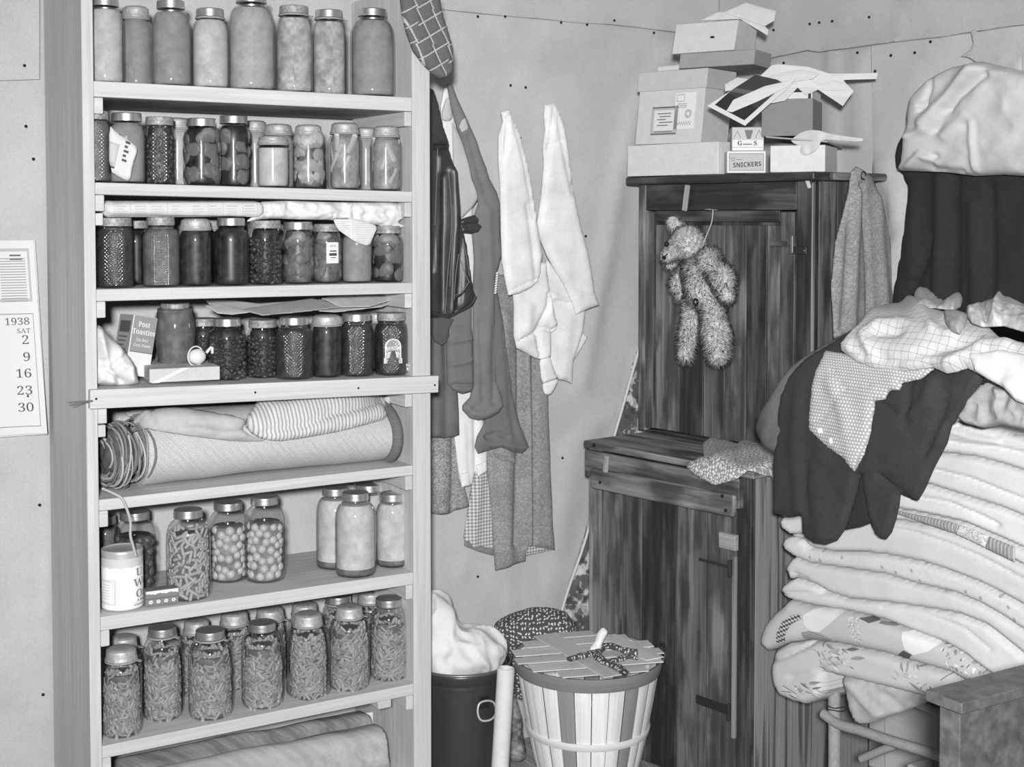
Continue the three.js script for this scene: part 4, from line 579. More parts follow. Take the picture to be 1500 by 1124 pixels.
// a print stuck to the left face (facing out of the cupboard): uv over w x h metres
function decal(c, name, z0, z1, ya, yb, texture, face = 'L', label) { const w = Math.abs(z1 - z0), g = new THREE.BoxGeometry(face === 'L' ? 0.0016 : w, yb - ya, face === 'L' ? w : 0.0016); const P = g.attributes.position, uv = g.attributes.uv; for (let i = 0; i < P.count; i++) uv.setXY(i, face === 'L' ? P.getZ(i) / w + 0.5 : P.getX(i) / w + 0.5, P.getY(i) / (yb - ya) + 0.5); if (face === 'L') g.translate(-0.0009, (ya + yb) / 2, (z0 + z1) / 2); else g.translate((z0 + z1) / 2, (ya + yb) / 2, 0.0009); return part(name, c.sh(g), mat(0, { map: texture, r: 0.8 }), c.g, label); }
const inPlan = (x, X) => { const q = cupX(x, 230, X); return fromCup(q.x, 0, q.z); };
const yTop = topY + 0.0005;
const b1 = carton('storage_box', 'long shallow white box lowest on the cupboard top, beneath the labelled carton', 'box', { cx: 1052, lx: 918, rx: 1090, P: inPlan(1052, upF - 0.02), yaw: YAW + 0.06, y0: yTop, top: 207, m: cW, deep: 0.2 });
const b2 = carton('storage_box', 'upright light carton with two printed paper labels and a loose lid', 'box', { cx: 1026, lx: 929, rx: 1066, P: inPlan(1026, upF + 0.0), yaw: YAW + 0.2, y0: b1.y1 + 0.0005, top: 100, m: cL, lean: 0.1, lid: { h: 0.062, m: cB }, deep: 0.17 });
decal(b2, 'paper_label', -b2.L + 0.055, -b2.L + 0.155, 0.028, 0.12, canvasTex(256, 256, (c, w, h) => { c.fillStyle = G(176); c.fillRect(0, 0, w, h); c.fillStyle = G(70); c.fillRect(8, 6, 240, 9); c.fillRect(8, 240, 240, 9); c.fillStyle = G(216); c.fillRect(28, 34, 196, 180); c.fillStyle = G(110); for (let i = 0; i < 5; i++) c.fillRect(60 + (i % 2) * 20, 60 + i * 26, 130 - (i % 3) * 22, 9); c.fillStyle = G(120); c.fillRect(40, 222, 170, 8); }), 'L', 'light label with lines of small type');
decal(b2, 'paper_label', -0.105, -0.03, 0.045, 0.16, canvasTex(192, 256, (c, w, h) => { c.fillStyle = G(222); c.fillRect(0, 0, w, h); c.strokeStyle = G(110); c.lineWidth = 3; c.strokeRect(14, 14, 70, 46); c.fillStyle = G(150); for (let i = 0; i < 3; i++) c.fillRect(20, 76 + i * 12, 90, 5); c.lineWidth = 4; c.beginPath(); c.arc(130, 150, 28, 0, 7); c.stroke(); c.beginPath(); c.arc(130, 150, 18, 0, 7); c.stroke(); c.lineWidth = 3; c.beginPath(); for (let i = 0; i < 14; i++) c.lineTo(20 + i * 11, 216 + (i % 2 ? -12 : 12)); c.stroke(); }), 'L', 'white mailing label with a round postmark');
const b4 = carton('box_lid', 'dark shallow box lid lying on the labelled carton', 'box', { cx: 1103, lx: 992, rx: 1134, P: inPlan(1103, upF + 0.05), yaw: YAW + 0.35, y0: b2.y1 + 0.001, top: 72, m: cM, lean: 0.12, deep: 0.15 });
const b5 = carton('storage_box', 'pale speckled box with a small finger hole, topmost of the pile', 'box', { cx: 1074, lx: 982, rx: 1126, P: inPlan(1074, upF + 0.03), yaw: YAW + 0.32, y0: b4.y1 + 0.001, top: 29, m: cL, lean: 0.16, deep: 0.16 });
{ const hole = part('finger_hole', new THREE.CylinderGeometry(0.006, 0.006, 0.003, 12).rotateZ(Math.PI / 2).scale(1, 0.6, 1.2).translate(-0.001, 0.045, -b5.L * 0.34), mat(15), b5.g); }
const rl = cupX(986, 97, upF - 0.01), rw = fromCup(rl.x + 0.03, b2.y1 + 0.012, rl.z);
single('paper_roll', tube([rw.clone().addScaledVector(V(-Math.sin(YAW + 0.2), 0, -Math.cos(YAW + 0.2)), 0.075), rw, rw.clone().addScaledVector(V(-Math.sin(YAW + 0.2), 0, -Math.cos(YAW + 0.2)), -0.06)], 0.0115, 10, 14), cP, 'small white paper roll lying on the lid of the labelled carton', 'paper roll');
// confectionery boxes between the two white boxes
const bs = carton('candy_box', 'flat candy box printed with bold lettering beside the long white box', 'box', { cx: 1122, lx: 1063, rx: 1150, P: inPlan(1122, upF + 0.012), yaw: 0.95, y0: yTop, top: 221, m: cW, deep: 0.1 });
decal(bs, 'printed_panel', -bs.L + 0.003, -0.003, 0.004, bs.h - 0.004, canvasTex(512, 256, (c, w, h) => { c.fillStyle = G(228); c.fillRect(0, 0, w, h); c.fillStyle = G(186); c.fillRect(14, 14, w - 28, h - 28); c.strokeStyle = G(80); c.lineWidth = 5; c.strokeRect(18, 18, w - 36, h - 36); c.fillStyle = G(60); c.save(); c.translate(256, 160); c.rotate(-0.05); c.textAlign = 'center'; c.font = 'bold 84px sans-serif'; c.fillText('SNICKERS', 10, 30, 400); c.font = '28px serif'; c.restore(); c.fillStyle = G(110); c.fillRect(120, 92, 80, 7); c.strokeStyle = G(90); c.lineWidth = 4; c.beginPath(); for (let i = 0; i < 11; i++) { const a = -Math.PI / 2 + i * Math.PI / 5, q = i % 2 ? 14 : 32; c.lineTo(70 + q * Math.cos(a), 92 + q * Math.sin(a)); } c.stroke(); }), 'L', 'panel lettered SNICKERS with a star');
const bg = carton('candy_box', 'small patterned box with letters G and S standing on the lettered candy box', 'box', { cx: 1119, lx: 1070, rx: 1140, P: inPlan(1119, upF + 0.022), yaw: 0.95, y0: bs.y1 + 0.0005, top: 186, m: cG, deep: 0.06 });
decal(bg, 'printed_panel', -bg.L + 0.002, -0.002, 0.002, bg.h - 0.002, canvasTex(256, 192, (c, w, h) => { c.fillStyle = G(196); c.fillRect(0, 0, w, h); c.strokeStyle = G(110); c.lineWidth = 4; c.beginPath(); c.moveTo(10, 90); c.lineTo(40, 30); c.lineTo(70, 90); c.moveTo(190, 90); c.lineTo(220, 20); c.lineTo(250, 90); c.stroke(); c.fillStyle = G(120); c.beginPath(); c.moveTo(100, 20); c.lineTo(170, 20); c.lineTo(150, 96); c.lineTo(120, 96); c.fill(); c.fillStyle = G(225); c.fillRect(0, 104, w, 60); c.fillStyle = G(40); c.font = 'bold 52px serif'; c.textAlign = 'center'; c.fillText('G', 60, 150); c.fillText('S', 190, 150); c.font = '24px serif'; c.fillStyle = G(110); c.fillRect(86, 136, 74, 9); c.fillStyle = G(230); c.fillRect(0, 172, w, 20); }), 'L', 'panel with a capital G and S');
const b7 = carton('storage_box', 'wide white box at the near end of the cupboard top with a torn lid', 'box', { cx: 1202, lx: 1126, rx: 1272, P: fromCup(upF + 0.05, 0, -0.005).setY(0), yaw: 0.62, y0: yTop, top: 212, m: cW, deep: 0.2 });
{ // its lid has slipped and gapes: a slanting flap over each face
  const Y = b7.y1; const flap = (pts, nm) => { const q = pts.map(([x, y, X]) => { const c = cupX(x, y, X); return fromCup(c.x, c.y, c.z); }); };
  const l = moved(new RoundedBoxGeometry(b7.R + 0.06, 0.004, b7.L + 0.02, 1, 0.0015), [b7.R / 2 + 0.01, b7.h + 0.014, -b7.L / 2], [0.1, 0, -0.02]); part('lid', boxUV(l), cG, b7.g);
  seed = 5; const cr = cloth({ outline: [[1158, 205], [1176, 192], [1196, 190], [1215, 196], [1240, 200], [1266, 203], [1262, 208], [1230, 206], [1204, 204], [1198, 218], [1184, 228], [1170, 226], [1172, 214], [1162, 210]], surf: (x, y) => { const c = cupX(x, y, upF + 0.02); return { p: fromCup(c.x, c.y, c.z), n: V(-0.72, 0, 0.69) }; }, cell: 3, thick: 0.002, noise: [0.02, 10], k: 41 });
  single('crumpled_paper', cr, cP, 'crumpled tissue spilling over the edge of the wide white box', 'paper');
}
const b6 = carton('storage_box', 'dark grey open box on the wide white box, heaped with papers', 'box', { cx: 1172, lx: 1113, rx: 1268, P: fromCup(upF + 0.075, 0, -0.07).setY(0), yaw: 0.66, y0: b7.y1 + 0.03, top: 144, m: cD, deep: 0.19 });
part('inner_flap', boxUV(moved(new RoundedBoxGeometry(b6.R * 0.9, 0.03, 0.004, 1, 0.001), [b6.R / 2, b6.h + 0.012, -0.006])), cP, b6.g); part('inner_flap', boxUV(moved(new RoundedBoxGeometry(0.004, 0.022, b6.L * 0.8, 1, 0.001), [0.006, b6.h + 0.008, -b6.L / 2])), cP, b6.g);
// papers
const surfPlane = (p0, n) => (x, y) => { const d = ray(x, y), t = p0.clone().sub(EYE).dot(n) / d.dot(n); return { p: EYE.clone().addScaledVector(d, t), n }; };
{
  const q = (x, y, X) => { const c = cupX(x, y, X); return fromCup(c.x, c.y, c.z); }, nf = V(-0.6, 0.35, 0.72).normalize(), pc = q(1150, 140, upF + 0.03);
  const leaf = (name, label, outline, off, m, o = {}) => single(name, cloth({ outline, smooth: 0, surf: surfPlane(pc, nf), cell: 4, thick: 0.0012, off, noise: [o.n ?? 0.006, 22], k: off * 900 | 0, uv: o.uv || ((p) => [p.x - p.z, p.y * 1.1]) }), m, label, 'paper', 'papers heaped on the dark grey box');
  const white = cP, dim = card(206, 421);
  leaf('loose_paper', 'ragged pale sheets at the back of the paper heap', [[1096, 128], [1130, 96], [1140, 94], [1160, 96], [1184, 98], [1215, 108], [1240, 108], [1286, 107], [1284, 116], [1240, 117], [1200, 124], [1150, 132]], 0.0, white);
  leaf('loose_paper', 'folded newspaper drooping over the near side of the dark grey box', [[1130, 124], [1168, 112], [1200, 126], [1232, 118], [1250, 136], [1234, 158], [1222, 150], [1198, 134], [1180, 142], [1168, 131], [1150, 150], [1130, 154], [1118, 148]], 0.012, M.news);
  leaf('loose_paper', 'torn sheet with curled edges across the paper heap', [[1062, 128], [1080, 118], [1104, 122], [1150, 110], [1172, 106], [1200, 112], [1190, 120], [1150, 126], [1110, 132], [1062, 138]], 0.02, dim);
  const C0 = surfPlane(pc, nf)(1036, 161).p, C1 = surfPlane(pc, nf)(1091, 190).p, C2 = surfPlane(pc, nf)(1161, 128).p, ex = C1.clone().sub(C0), ey = C2.clone().sub(C1);
  const pt = canvasTex(256, 384, (c, w, h) => { c.fillStyle = G(212); c.fillRect(0, 0, w, h); c.fillStyle = G(62); c.fillRect(28, 28, w - 56, h - 56); c.fillStyle = G(96); c.beginPath(); c.moveTo(28, 200); c.lineTo(228, 120); c.lineTo(228, 150); c.lineTo(28, 236); c.fill(); c.fillStyle = G(44); c.fillRect(28, 250, 200, 106); });
  leaf('photo_print', 'dark photographic print with a white border sticking out of the paper heap', [[1036, 161], [1091, 190], [1161, 128], [1106, 116]], 0.028, mat(0, { map: pt, r: 0.35 }), { n: 0, uv: (p) => { const d = p.clone().sub(C0), a = ex.dot(ex), b = ex.dot(ey), c = ey.dot(ey), u = d.dot(ex), v = d.dot(ey), D = a * c - b * b; return [(c * u - b * v) / D, (a * v - b * u) / D]; } });
  leaf('loose_paper', 'long pale folder lying over the photographic print', [[1064, 170], [1074, 154], [1120, 134], [1165, 124], [1150, 136], [1110, 156], [1072, 172]], 0.036, white, { n: 0.003 });
  const tp = q(1085, 40, upF + 0.08); const nt = V(-0.2, 0.9, 0.35).normalize();
  for (const [o, f, l] of [[[[1026, 30], [1052, 18], [1094, 18], [1112, 32], [1126, 44], [1124, 52], [1084, 28]], 0.0, 'white sheets fanned on the topmost box'], [[[1060, 20], [1092, 6], [1136, 18], [1134, 32], [1120, 40]], 0.006, 'pale card on top of the fanned sheets of the topmost box']]) single('loose_paper', cloth({ outline: o, smooth: 0, surf: surfPlane(tp, V(-0.45, 0.45, 0.75).normalize()), cell: 4, thick: 0.002, off: f, noise: [0.004, 20], k: 3 + f * 999 }), cP, l, 'paper');
}

// ---------- paper and packages on the shelves ----------
const zAt = (back) => ZS - back, shelfY = (s, x, back) => SH[s].top(atZ(x, 400, zAt(back)).x);
const news2 = canvasTex(256, 384, (c, w, h) => { c.fillStyle = G(206); c.fillRect(0, 0, w, h); c.save(); c.translate(10, 20); c.rotate(0.28); c.fillStyle = G(96); c.fillRect(90, 10, 70, 18); c.fillStyle = G(176); c.fillRect(20, 90, 90, 150); c.fillStyle = G(188); c.fillRect(34, 104, 62, 110); c.fillStyle = G(80); c.fillRect(20, 240, 90, 12); for (let i = 0; i < 5; i++) c.fillRect(150, 50 + i * 30, 40 - (i % 2) * 14, 16); c.restore(); });
const newsP = [atZ(159, 268, ZS), atZ(205, 182, ZS)];
single('folded_newspaper', cloth({ outline: [[161, 183], [170, 192], [188, 204], [201, 214], [203, 222], [196, 240], [192, 266], [180, 262], [161, 250]], surf: surfZ(ZS), cell: 3, thick: 0.003, bulge: 0.008, bw: 8, off: -0.009, folds: [{ p: [[200, 214], [192, 264]], a: 0.008, w: 4 }], uv: (p) => [(p.x - newsP[0].x) / (newsP[1].x - newsP[0].x), (p.y - newsP[0].y) / (newsP[1].y - newsP[0].y)] }), mat(0, { map: news2, r: 0.85, two: true }), 'folded newspaper leaning on a jar on the second shelf', 'newspaper');
{ // the long bundle on the jar lids of the third shelf
  const a = atZ(141, 306, ZS - 0.05), b = atZ(378, 308, ZS - 0.06), yb = Math.max(...[168, 236, 339].map((x) => atZ(x, 318.5, ZS - 0.055).y)) + 0.001, hh = 0.019, L = b.x - a.x - 0.01, cx = (a.x + b.x) / 2 + 0.005;
  const g = soft((x, y, z) => { const w = 0.004 * (fb2(x * 9, z * 30, 0, 0, 3, 71) - 0.5); return sdBox(x, y + w, z, L / 2, hh, 0.07, 0.017) + 0.0016 * Math.sin(z * 260 + x * 9) * step2(0, 0.02, z); }, [-L / 2 - 0.02, -0.03, -0.09], [L / 2 + 0.02, 0.03, 0.09], 0.005, (p) => [p[0], p[1] + p[2] * 0.8]);
  const pr = canvasTex(1024, 256, (c, w, h) => { c.fillStyle = G(204); c.fillRect(0, 0, w, h); seed = 15; for (let i = 0; i < 9; i++) { const x = 20 + i * 112; c.strokeStyle = G(160); c.lineWidth = 2; if (i % 2) c.strokeRect(x, 20, 96, 210); c.fillStyle = G(168); for (let j = 0; j < 12; j++) c.fillRect(x + 8, 30 + j * 16, rr(40, 80), 4); } }); pr.wrapS = pr.wrapT = THREE.RepeatWrapping; pr.repeat.set(1 / 0.42, 1 / 0.1);
  const n = single('newspaper_bundle', g, mat(0, { map: pr, r: 0.85 }), 'long folded newspaper laid across the jar lids of the third shelf', 'newspaper'); n.position.set(cx, yb + hh + 0.001, ZS - 0.078);
  const sheetZ = (label, outline, z, o = {}) => single('crumpled_newspaper', cloth({ outline, surf: surfZ(ZS - z), cell: 3, thick: 0.002, bulge: o.b ?? 0.01, bw: 6, off: 0, noise: [(o.n ?? 0.026) * 0.5, o.s ?? 14, 7], crease: [(o.n ?? 0.026) * 1.1, 16], k: o.k ?? 7, folds: o.f, uv: (p) => [p.x, p.y + p.z] }), o.m || cP, label, 'newspaper');
  sheetZ('crumpled newspaper at the right end of the bundle on the third shelf jars', [[374, 296], [420, 294], [470, 296], [540, 297], [580, 296], [596, 306], [594, 318], [580, 326], [596, 332], [570, 336], [548, 328], [520, 330], [488, 322], [450, 322], [400, 320], [376, 322], [358, 326], [376, 312]], 0.045, { k: 11 });
  sheetZ('printed newspaper corner hanging down over a smooth grey jar', [[487, 320], [510, 318], [540, 326], [553, 332], [546, 348], [541, 361], [522, 356], [505, 344], [494, 336]], 0.004, { n: 0.006, b: 0.002, k: 13, m: M.news });
  // loose papers on the jar lids of the fourth shelf
  const pp = atZ(430, 460, ZS - 0.06), np = V(0, 0.97, 0.24).normalize();
  const lay = (label, outline, off, m, k) => single('loose_paper', cloth({ outline, smooth: 0, surf: surfPlane(pp, np), cell: 3, thick: 0.002, off, noise: [0.006, 16], k, uv: (p) => [p.x, p.z] }), m, label, 'paper', 'papers on the fourth shelf jars');
  lay('white sheets lying at the back over the dark jars of the fourth shelf', [[300, 440], [340, 441], [380, 446], [440, 441], [475, 439], [560, 436], [585, 440], [560, 450], [490, 458], [420, 452], [330, 455], [310, 450]], 0.0, cP, 31);
  lay('grey envelope on the jar lids of the fourth shelf', [[352, 461], [456, 444], [505, 456], [440, 464], [384, 469]], 0.012, cG, 33);
  lay('creased white paper in front of the barrel-shaped jar', [[300, 455], [322, 452], [345, 458], [368, 464], [340, 468], [318, 466]], 0.012, cP, 35);
  lay('crinkled white paper at the right of the fourth shelf jars', [[470, 445], [520, 436], [575, 438], [570, 448], [540, 457], [500, 458]], 0.014, cP, 37);
}
// cereal carton leaning to the right
{
  const P = atZ(200, 500, ZS - 0.13), y0 = SH.fourth.top(P.x) + 0.001;
  const g = thing('cereal_box', 'tall cereal carton with a lettered grey panel leaning beside the barrel-shaped jar', 'box', [P.x, y0 + 0.012, P.z], 0);
  g.rotation.set(0, 0.35, -0.2, 'YXZ'); const w = 0.074, h = 0.155, d = 0.06;
  part('carton_body', boxUV(moved(new RoundedBoxGeometry(w, h, d, 1, 0.002), [0, h / 2, -d / 2])), cP, g);
  const ft = canvasTex(256, 512, (c, W2, H2) => { c.fillStyle = G(228); c.fillRect(0, 0, W2, H2); c.fillStyle = G(152); c.fillRect(0, 0, W2, 310); c.fillStyle = G(232); c.textAlign = 'center'; c.font = 'bold 62px serif'; c.save(); c.rotate(0); c.fillText('Post', 120, 90); c.fillText('Toasties', 128, 156); c.font = 'italic 34px serif'; c.fillText('The Best', 116, 216); c.fillText('Corn Flakes', 128, 262); c.restore(); c.fillStyle = G(110); c.fillRect(0, 306, W2, 8); });
  const f = part('front_panel', new THREE.PlaneGeometry(w - 0.003, h - 0.003), mat(0, { map: ft, r: 0.7 }), g, 'panel lettered Post Toasties'); f.position.set(0, h / 2, 0.0008);
  const st = canvasTex(128, 256, (c, a, b) => { c.fillStyle = G(140); c.fillRect(0, 0, a, b); c.fillStyle = G(80); c.fillRect(16, 26, 96, 50); c.fillStyle = G(90); for (let i = 0; i < 8; i++) c.fillRect(18, 92 + i * 18, 84 - (i % 3) * 12, 6); }); const s = part('side_panel', new THREE.PlaneGeometry(d - 0.003, h - 0.003), mat(0, { map: st, r: 0.7 }), g); s.rotation.y = -Math.PI / 2; s.position.set(-w / 2 - 0.0008, h / 2, -d / 2);
}
single('crumpled_bag', cloth({ outline: [[141, 474], [150, 478], [158, 480], [166, 490], [176, 500], [190, 512], [196, 522], [204, 534], [212, 556], [216, 567], [190, 570], [160, 569], [141, 566]], surf: surfZ(ZS), cell: 3, thick: 0.003, bulge: 0.045, bw: 22, off: -0.072, noise: [0.02, 26], crease: [0.04, 26], k: 51, folds: [{ p: [[168, 540], [194, 517]], a: -0.012, w: 3 }, { p: [[152, 500], [170, 560]], a: 0.012, w: 5 }, { p: [[150, 545], [200, 568]], a: -0.01, w: 3 }] }), cP, 'crumpled white paper bag beside the cereal carton', 'paper bag');
{
  const P = atZ(219, 560, ZS - 0.04), y0 = SH.fourth.top(P.x) + 0.004; const c = carton('gift_box', 'pale flat box crossed by a white ribbon on the fourth shelf edge', 'box', { cx: 219, lx: 200, rx: 322, P, yaw: -0.14, y0, top: 541, m: cB });
  const rs = new THREE.Shape(); rs.moveTo(0.004, 0.0); rs.lineTo(0.024, 0.0); rs.lineTo(0.1, c.h); rs.lineTo(0.08, c.h); part('ribbon', new THREE.ExtrudeGeometry(rs, { depth: 0.0012, bevelEnabled: false }), cP, c.g, 'white diagonal ribbon');
  const q = atZ(286, 518, ZS - 0.1); const t = thing('twine_ball', 'white ball of wrapped cord behind the ribboned box', 'ball of cord', [q.x, c.y1 + 0.0205, ZS - 0.085]); part('ball', new THREE.SphereGeometry(0.021, 20, 14).scale(1.1, 0.95, 0.8), cP, t); part('cord_loop', new THREE.TorusGeometry(0.025, 0.0022, 8, 28).rotateY(0.4).translate(-0.006, 0.002, 0.006), cP, t); part('cord_end', tube([[0.02, 0.01, 0.014], [0.034, 0.024, 0.016], [0.036, 0.008, 0.014]], 0.004, 10, 6), cP, t);
  const f = atZ(608, 542, ZS - 0.03); const foil = soft((x, y, z) => smin(sdEll(x + 0.008, y, z, 0.02, 0.02, 0.014), sdEll(x - 0.02, y - 0.006, z, 0.016, 0.014, 0.012), 0.01) + 0.02 * (fb3(x * 110, y * 110, z * 110, 2, 4) - 0.5), [-0.05, -0.04, -0.04], [0.05, 0.04, 0.04], 0.0035);
  const m = single('foil_scrap', foil, mat(190, { m: 0.6, r: 0.25 }), 'crumpled shiny foil scrap at the right end of the fourth shelf', 'foil'); m.position.set(f.x, SH.fourth.top(f.x) + 0.022, ZS - 0.035);
}
// mat roll, ticking and fibres on the fifth shelf
const twill = tex(128, (u, v) => 184 + 34 * Math.sign(Math.sin((u + v) * Math.PI * 2 * 16)) * 0.5 + 22 * (n2(u * 64, v * 64, 64, 64, 7) - 0.5), 0.09);
M.twill = mat(0, { map: twill, r: 0.95 }); M.twillDark = mat(0, { map: tex(128, (u, v) => 96 + 60 * ((n2(u * 40, v * 40, 40, 40, 8) > 0.5) ? 0.6 : -0.4), 0.07), r: 0.95 });
const ticking = tex(128, (u, v) => { const s = Math.abs(((u * 8) % 1) - 0.5) * 2; return (s > 0.62 ? 156 : 208) + 14 * (n2(u * 90, v * 90, 90, 90, 4) - 0.5); }, 0.085); M.ticking = mat(0, { map: ticking, r: 0.95 });
const canvasCloth = (g) => mat(0, { map: tinted('canvas', g, 220, () => tex(256, (u, v) => 220 + 6 * Math.sin(u * Math.PI * 128) + 6 * Math.sin(v * Math.PI * 128) + 24 * (fb2(u * 8, v * 8, 8, 8, 3, 61) - 0.5), 0.12)), r: 0.95, two: true });
M.canvas = canvasCloth(178, 61);
{
  const a = atZ(206, 668, ZS - 0.13), b = atZ(590, 642, ZS - 0.13); b.x = Math.min(b.x, SH.rx0 - 0.045); const rb = 0.09, rd = 0.115; const cyl = (x) => mix(SH.fifth.top(a.x), SH.fifth.top(b.x), (x - a.x) / (b.x - a.x)) + rb + 0.002;
  const roll = (x, y, z) => { const yc = cyl(clamp(x, a.x, b.x)), e = 1 - 0.16 * step2(0.25, 0, (b.x - x) / (b.x - a.x)) ; const q = sdEll((clamp(x, a.x, b.x) - x) * 0.0001, y - yc + rb * (1 - e), z - (ZS - 0.14), 1, rb * e, rd); const dx = Math.max(a.x - x, x - b.x); return Math.max(q, dx - 0.006) + 0.012 * (fb3(x * 7, y * 7, z * 7, 2, 7) - 0.5); };
  const roll2 = (x, y, z) => roll(x, y, z);
  const rg = thing('rolled_mat', 'thick rolled grey twill mat on the fifth shelf', 'mat', [0, 0, 0]);
  part('roll', soft(roll, [a.x - 0.03, cyl(a.x) - 0.14, ZS - 0.28], [b.x + 0.03, cyl(b.x) + 0.15, ZS - 0.0], 0.008, (p) => [p[0], Math.atan2(p[1] - cyl(p[0]), p[2] - ZS + 0.14) * 0.1]), M.twill, rg);
  const yb = cyl(b.x) - rb * 0.16; const arc = []; for (let i = 0; i <= 18; i++) { const t = mix(1.75, -0.95, i / 18); arc.push(V(b.x + 0.008, yb + Math.sin(t) * rb * 0.88, ZS - 0.14 + Math.cos(t) * (rd + 0.004))); }
  const ed = tube(arc, 0.016, 24, 8); ed.scale(1, 1, 1); part('edge_binding', ed, M.twillDark, rg, 'dark tweed binding at the end');
  part('inner_turn', soft((x, y, z) => Math.max(sdEll((x - b.x) * 0.001, y - yb, z - ZS + 0.14, 1, rb * 0.62, rd * 0.68), Math.abs(x - b.x - 0.008) - 0.01), [b.x - 0.02, yb - 0.1, ZS - 0.28], [b.x + 0.04, yb + 0.1, ZS - 0.0], 0.008), M.twill, rg);
  const onRoll = surfField(roll, 3.0, 5);
  single('ticking_cover', cloth({ outline: [[356, 622], [372, 600], [384, 590], [440, 588], [520, 583], [560, 584], [572, 590], [560, 606], [566, 614], [540, 622], [500, 632], [440, 642], [400, 647], [372, 640]], surf: onRoll, cell: 4, thick: 0.012, bulge: 0.02, bw: 14, off: 0.002, noise: [0.012, 30], k: 61, folds: [{ p: [[384, 636], [440, 628], [480, 614], [530, 606], [572, 596]], a: -0.012, w: 3.5 }, { p: [[400, 612], [470, 600], [540, 594]], a: 0.01, w: 8 }], uv: (p) => [p.x, p.y + p.z] }), M.ticking, 'striped ticking cover folded on top of the rolled mat', 'cloth');
  single('canvas_cloth', cloth({ outline: [[204, 612], [230, 606], [290, 608], [340, 614], [362, 620], [352, 630], [366, 640], [392, 646], [350, 648], [280, 640], [214, 630], [206, 622]], surf: onRoll, cell: 4, thick: 0.006, bulge: 0.022, bw: 12, off: 0.002, noise: [0.012, 30], k: 63, folds: [{ p: [[230, 628], [330, 632], [366, 628]], a: -0.012, w: 4 }, { p: [[212, 624], [224, 612]], a: -0.006, w: 3 }] }), M.canvas, 'plain canvas cloth folded on the left of the rolled mat', 'cloth');
  // backing cloth behind
  single('canvas_cloth', cloth({ outline: [[176, 600], [300, 590], [420, 585], [540, 582], [560, 600], [400, 620], [200, 620]], surf: surfZ(ZS - 0.3), cell: 8, thick: 0.008, bulge: 0.015, noise: [0.02, 50], k: 65 }), M.canvas, 'pale canvas bunched behind the rolled mat', 'cloth');
  // coil of loose fibre at the left end
  seed = 404; const fib = [], c = V(atZ(170, 668, ZS - 0.1).x + 0.01, cyl(a.x) - 0.002, ZS - 0.11);
  for (let i = 0; i < 130; i++) { const rad = rr(0.02, 0.082), t0 = rr(0, 6.3), len = rr(1.2, 3.2), tilt = rr(-0.25, 0.25), ph = rr(-0.045, 0.05); const pts = []; for (let j = 0; j <= 7; j++) { const t = t0 + len * j / 7, q = rad + 0.006 * Math.sin(t * 3 + i); pts.push(V(c.x + ph + 0.25 * q * Math.cos(t) + tilt * 0.02 * j / 7, c.y + Math.sin(t) * q * 1.02, c.z + Math.cos(t) * q * 1.1)); } fib.push(tube(pts, rr(0.0016, 0.0042), 12, 5)); }
  const fm = [mat(150, { r: 0.9 }), mat(118, { r: 0.9 }), mat(176, { r: 0.9 })]; const fg = thing('fibre_coil', 'tangled coil of rope fibre at the left end of the fifth shelf', 'rope', [0, 0, 0]); for (let k = 0; k < 3; k++) part('fibre_strands', join(fib.filter((_, i) => i % 3 === k)), fm[k], fg, null, 'stuff'); part('fibre_core', soft((x, y, z) => sdEll(x - c.x, y - c.y, z - c.z, 0.045, 0.074, 0.08) + 0.02 * (fb3(x * 40, y * 40, z * 40, 2) - 0.5), [c.x - 0.08, c.y - 0.1, c.z - 0.11], [c.x + 0.08, c.y + 0.1, c.z + 0.11], 0.008), mat(88, { r: 0.95 }), fg);
  single('cord', tube([[150, 716, 0.02], [164, 722, 0.0], [178, 730, -0.012], [185, 744, -0.014], [191, 765, -0.012], [191, 785, -0.01], [195, 800, -0.006], [199, 815, -0.004]].map(([x, y, z]) => atZ(x, y, ZS - z + 0.004)), 0.0035, 40, 7), mat(176, { r: 0.9 }), 'thin rope end hanging from the fibre coil past the paint can', 'rope');
}
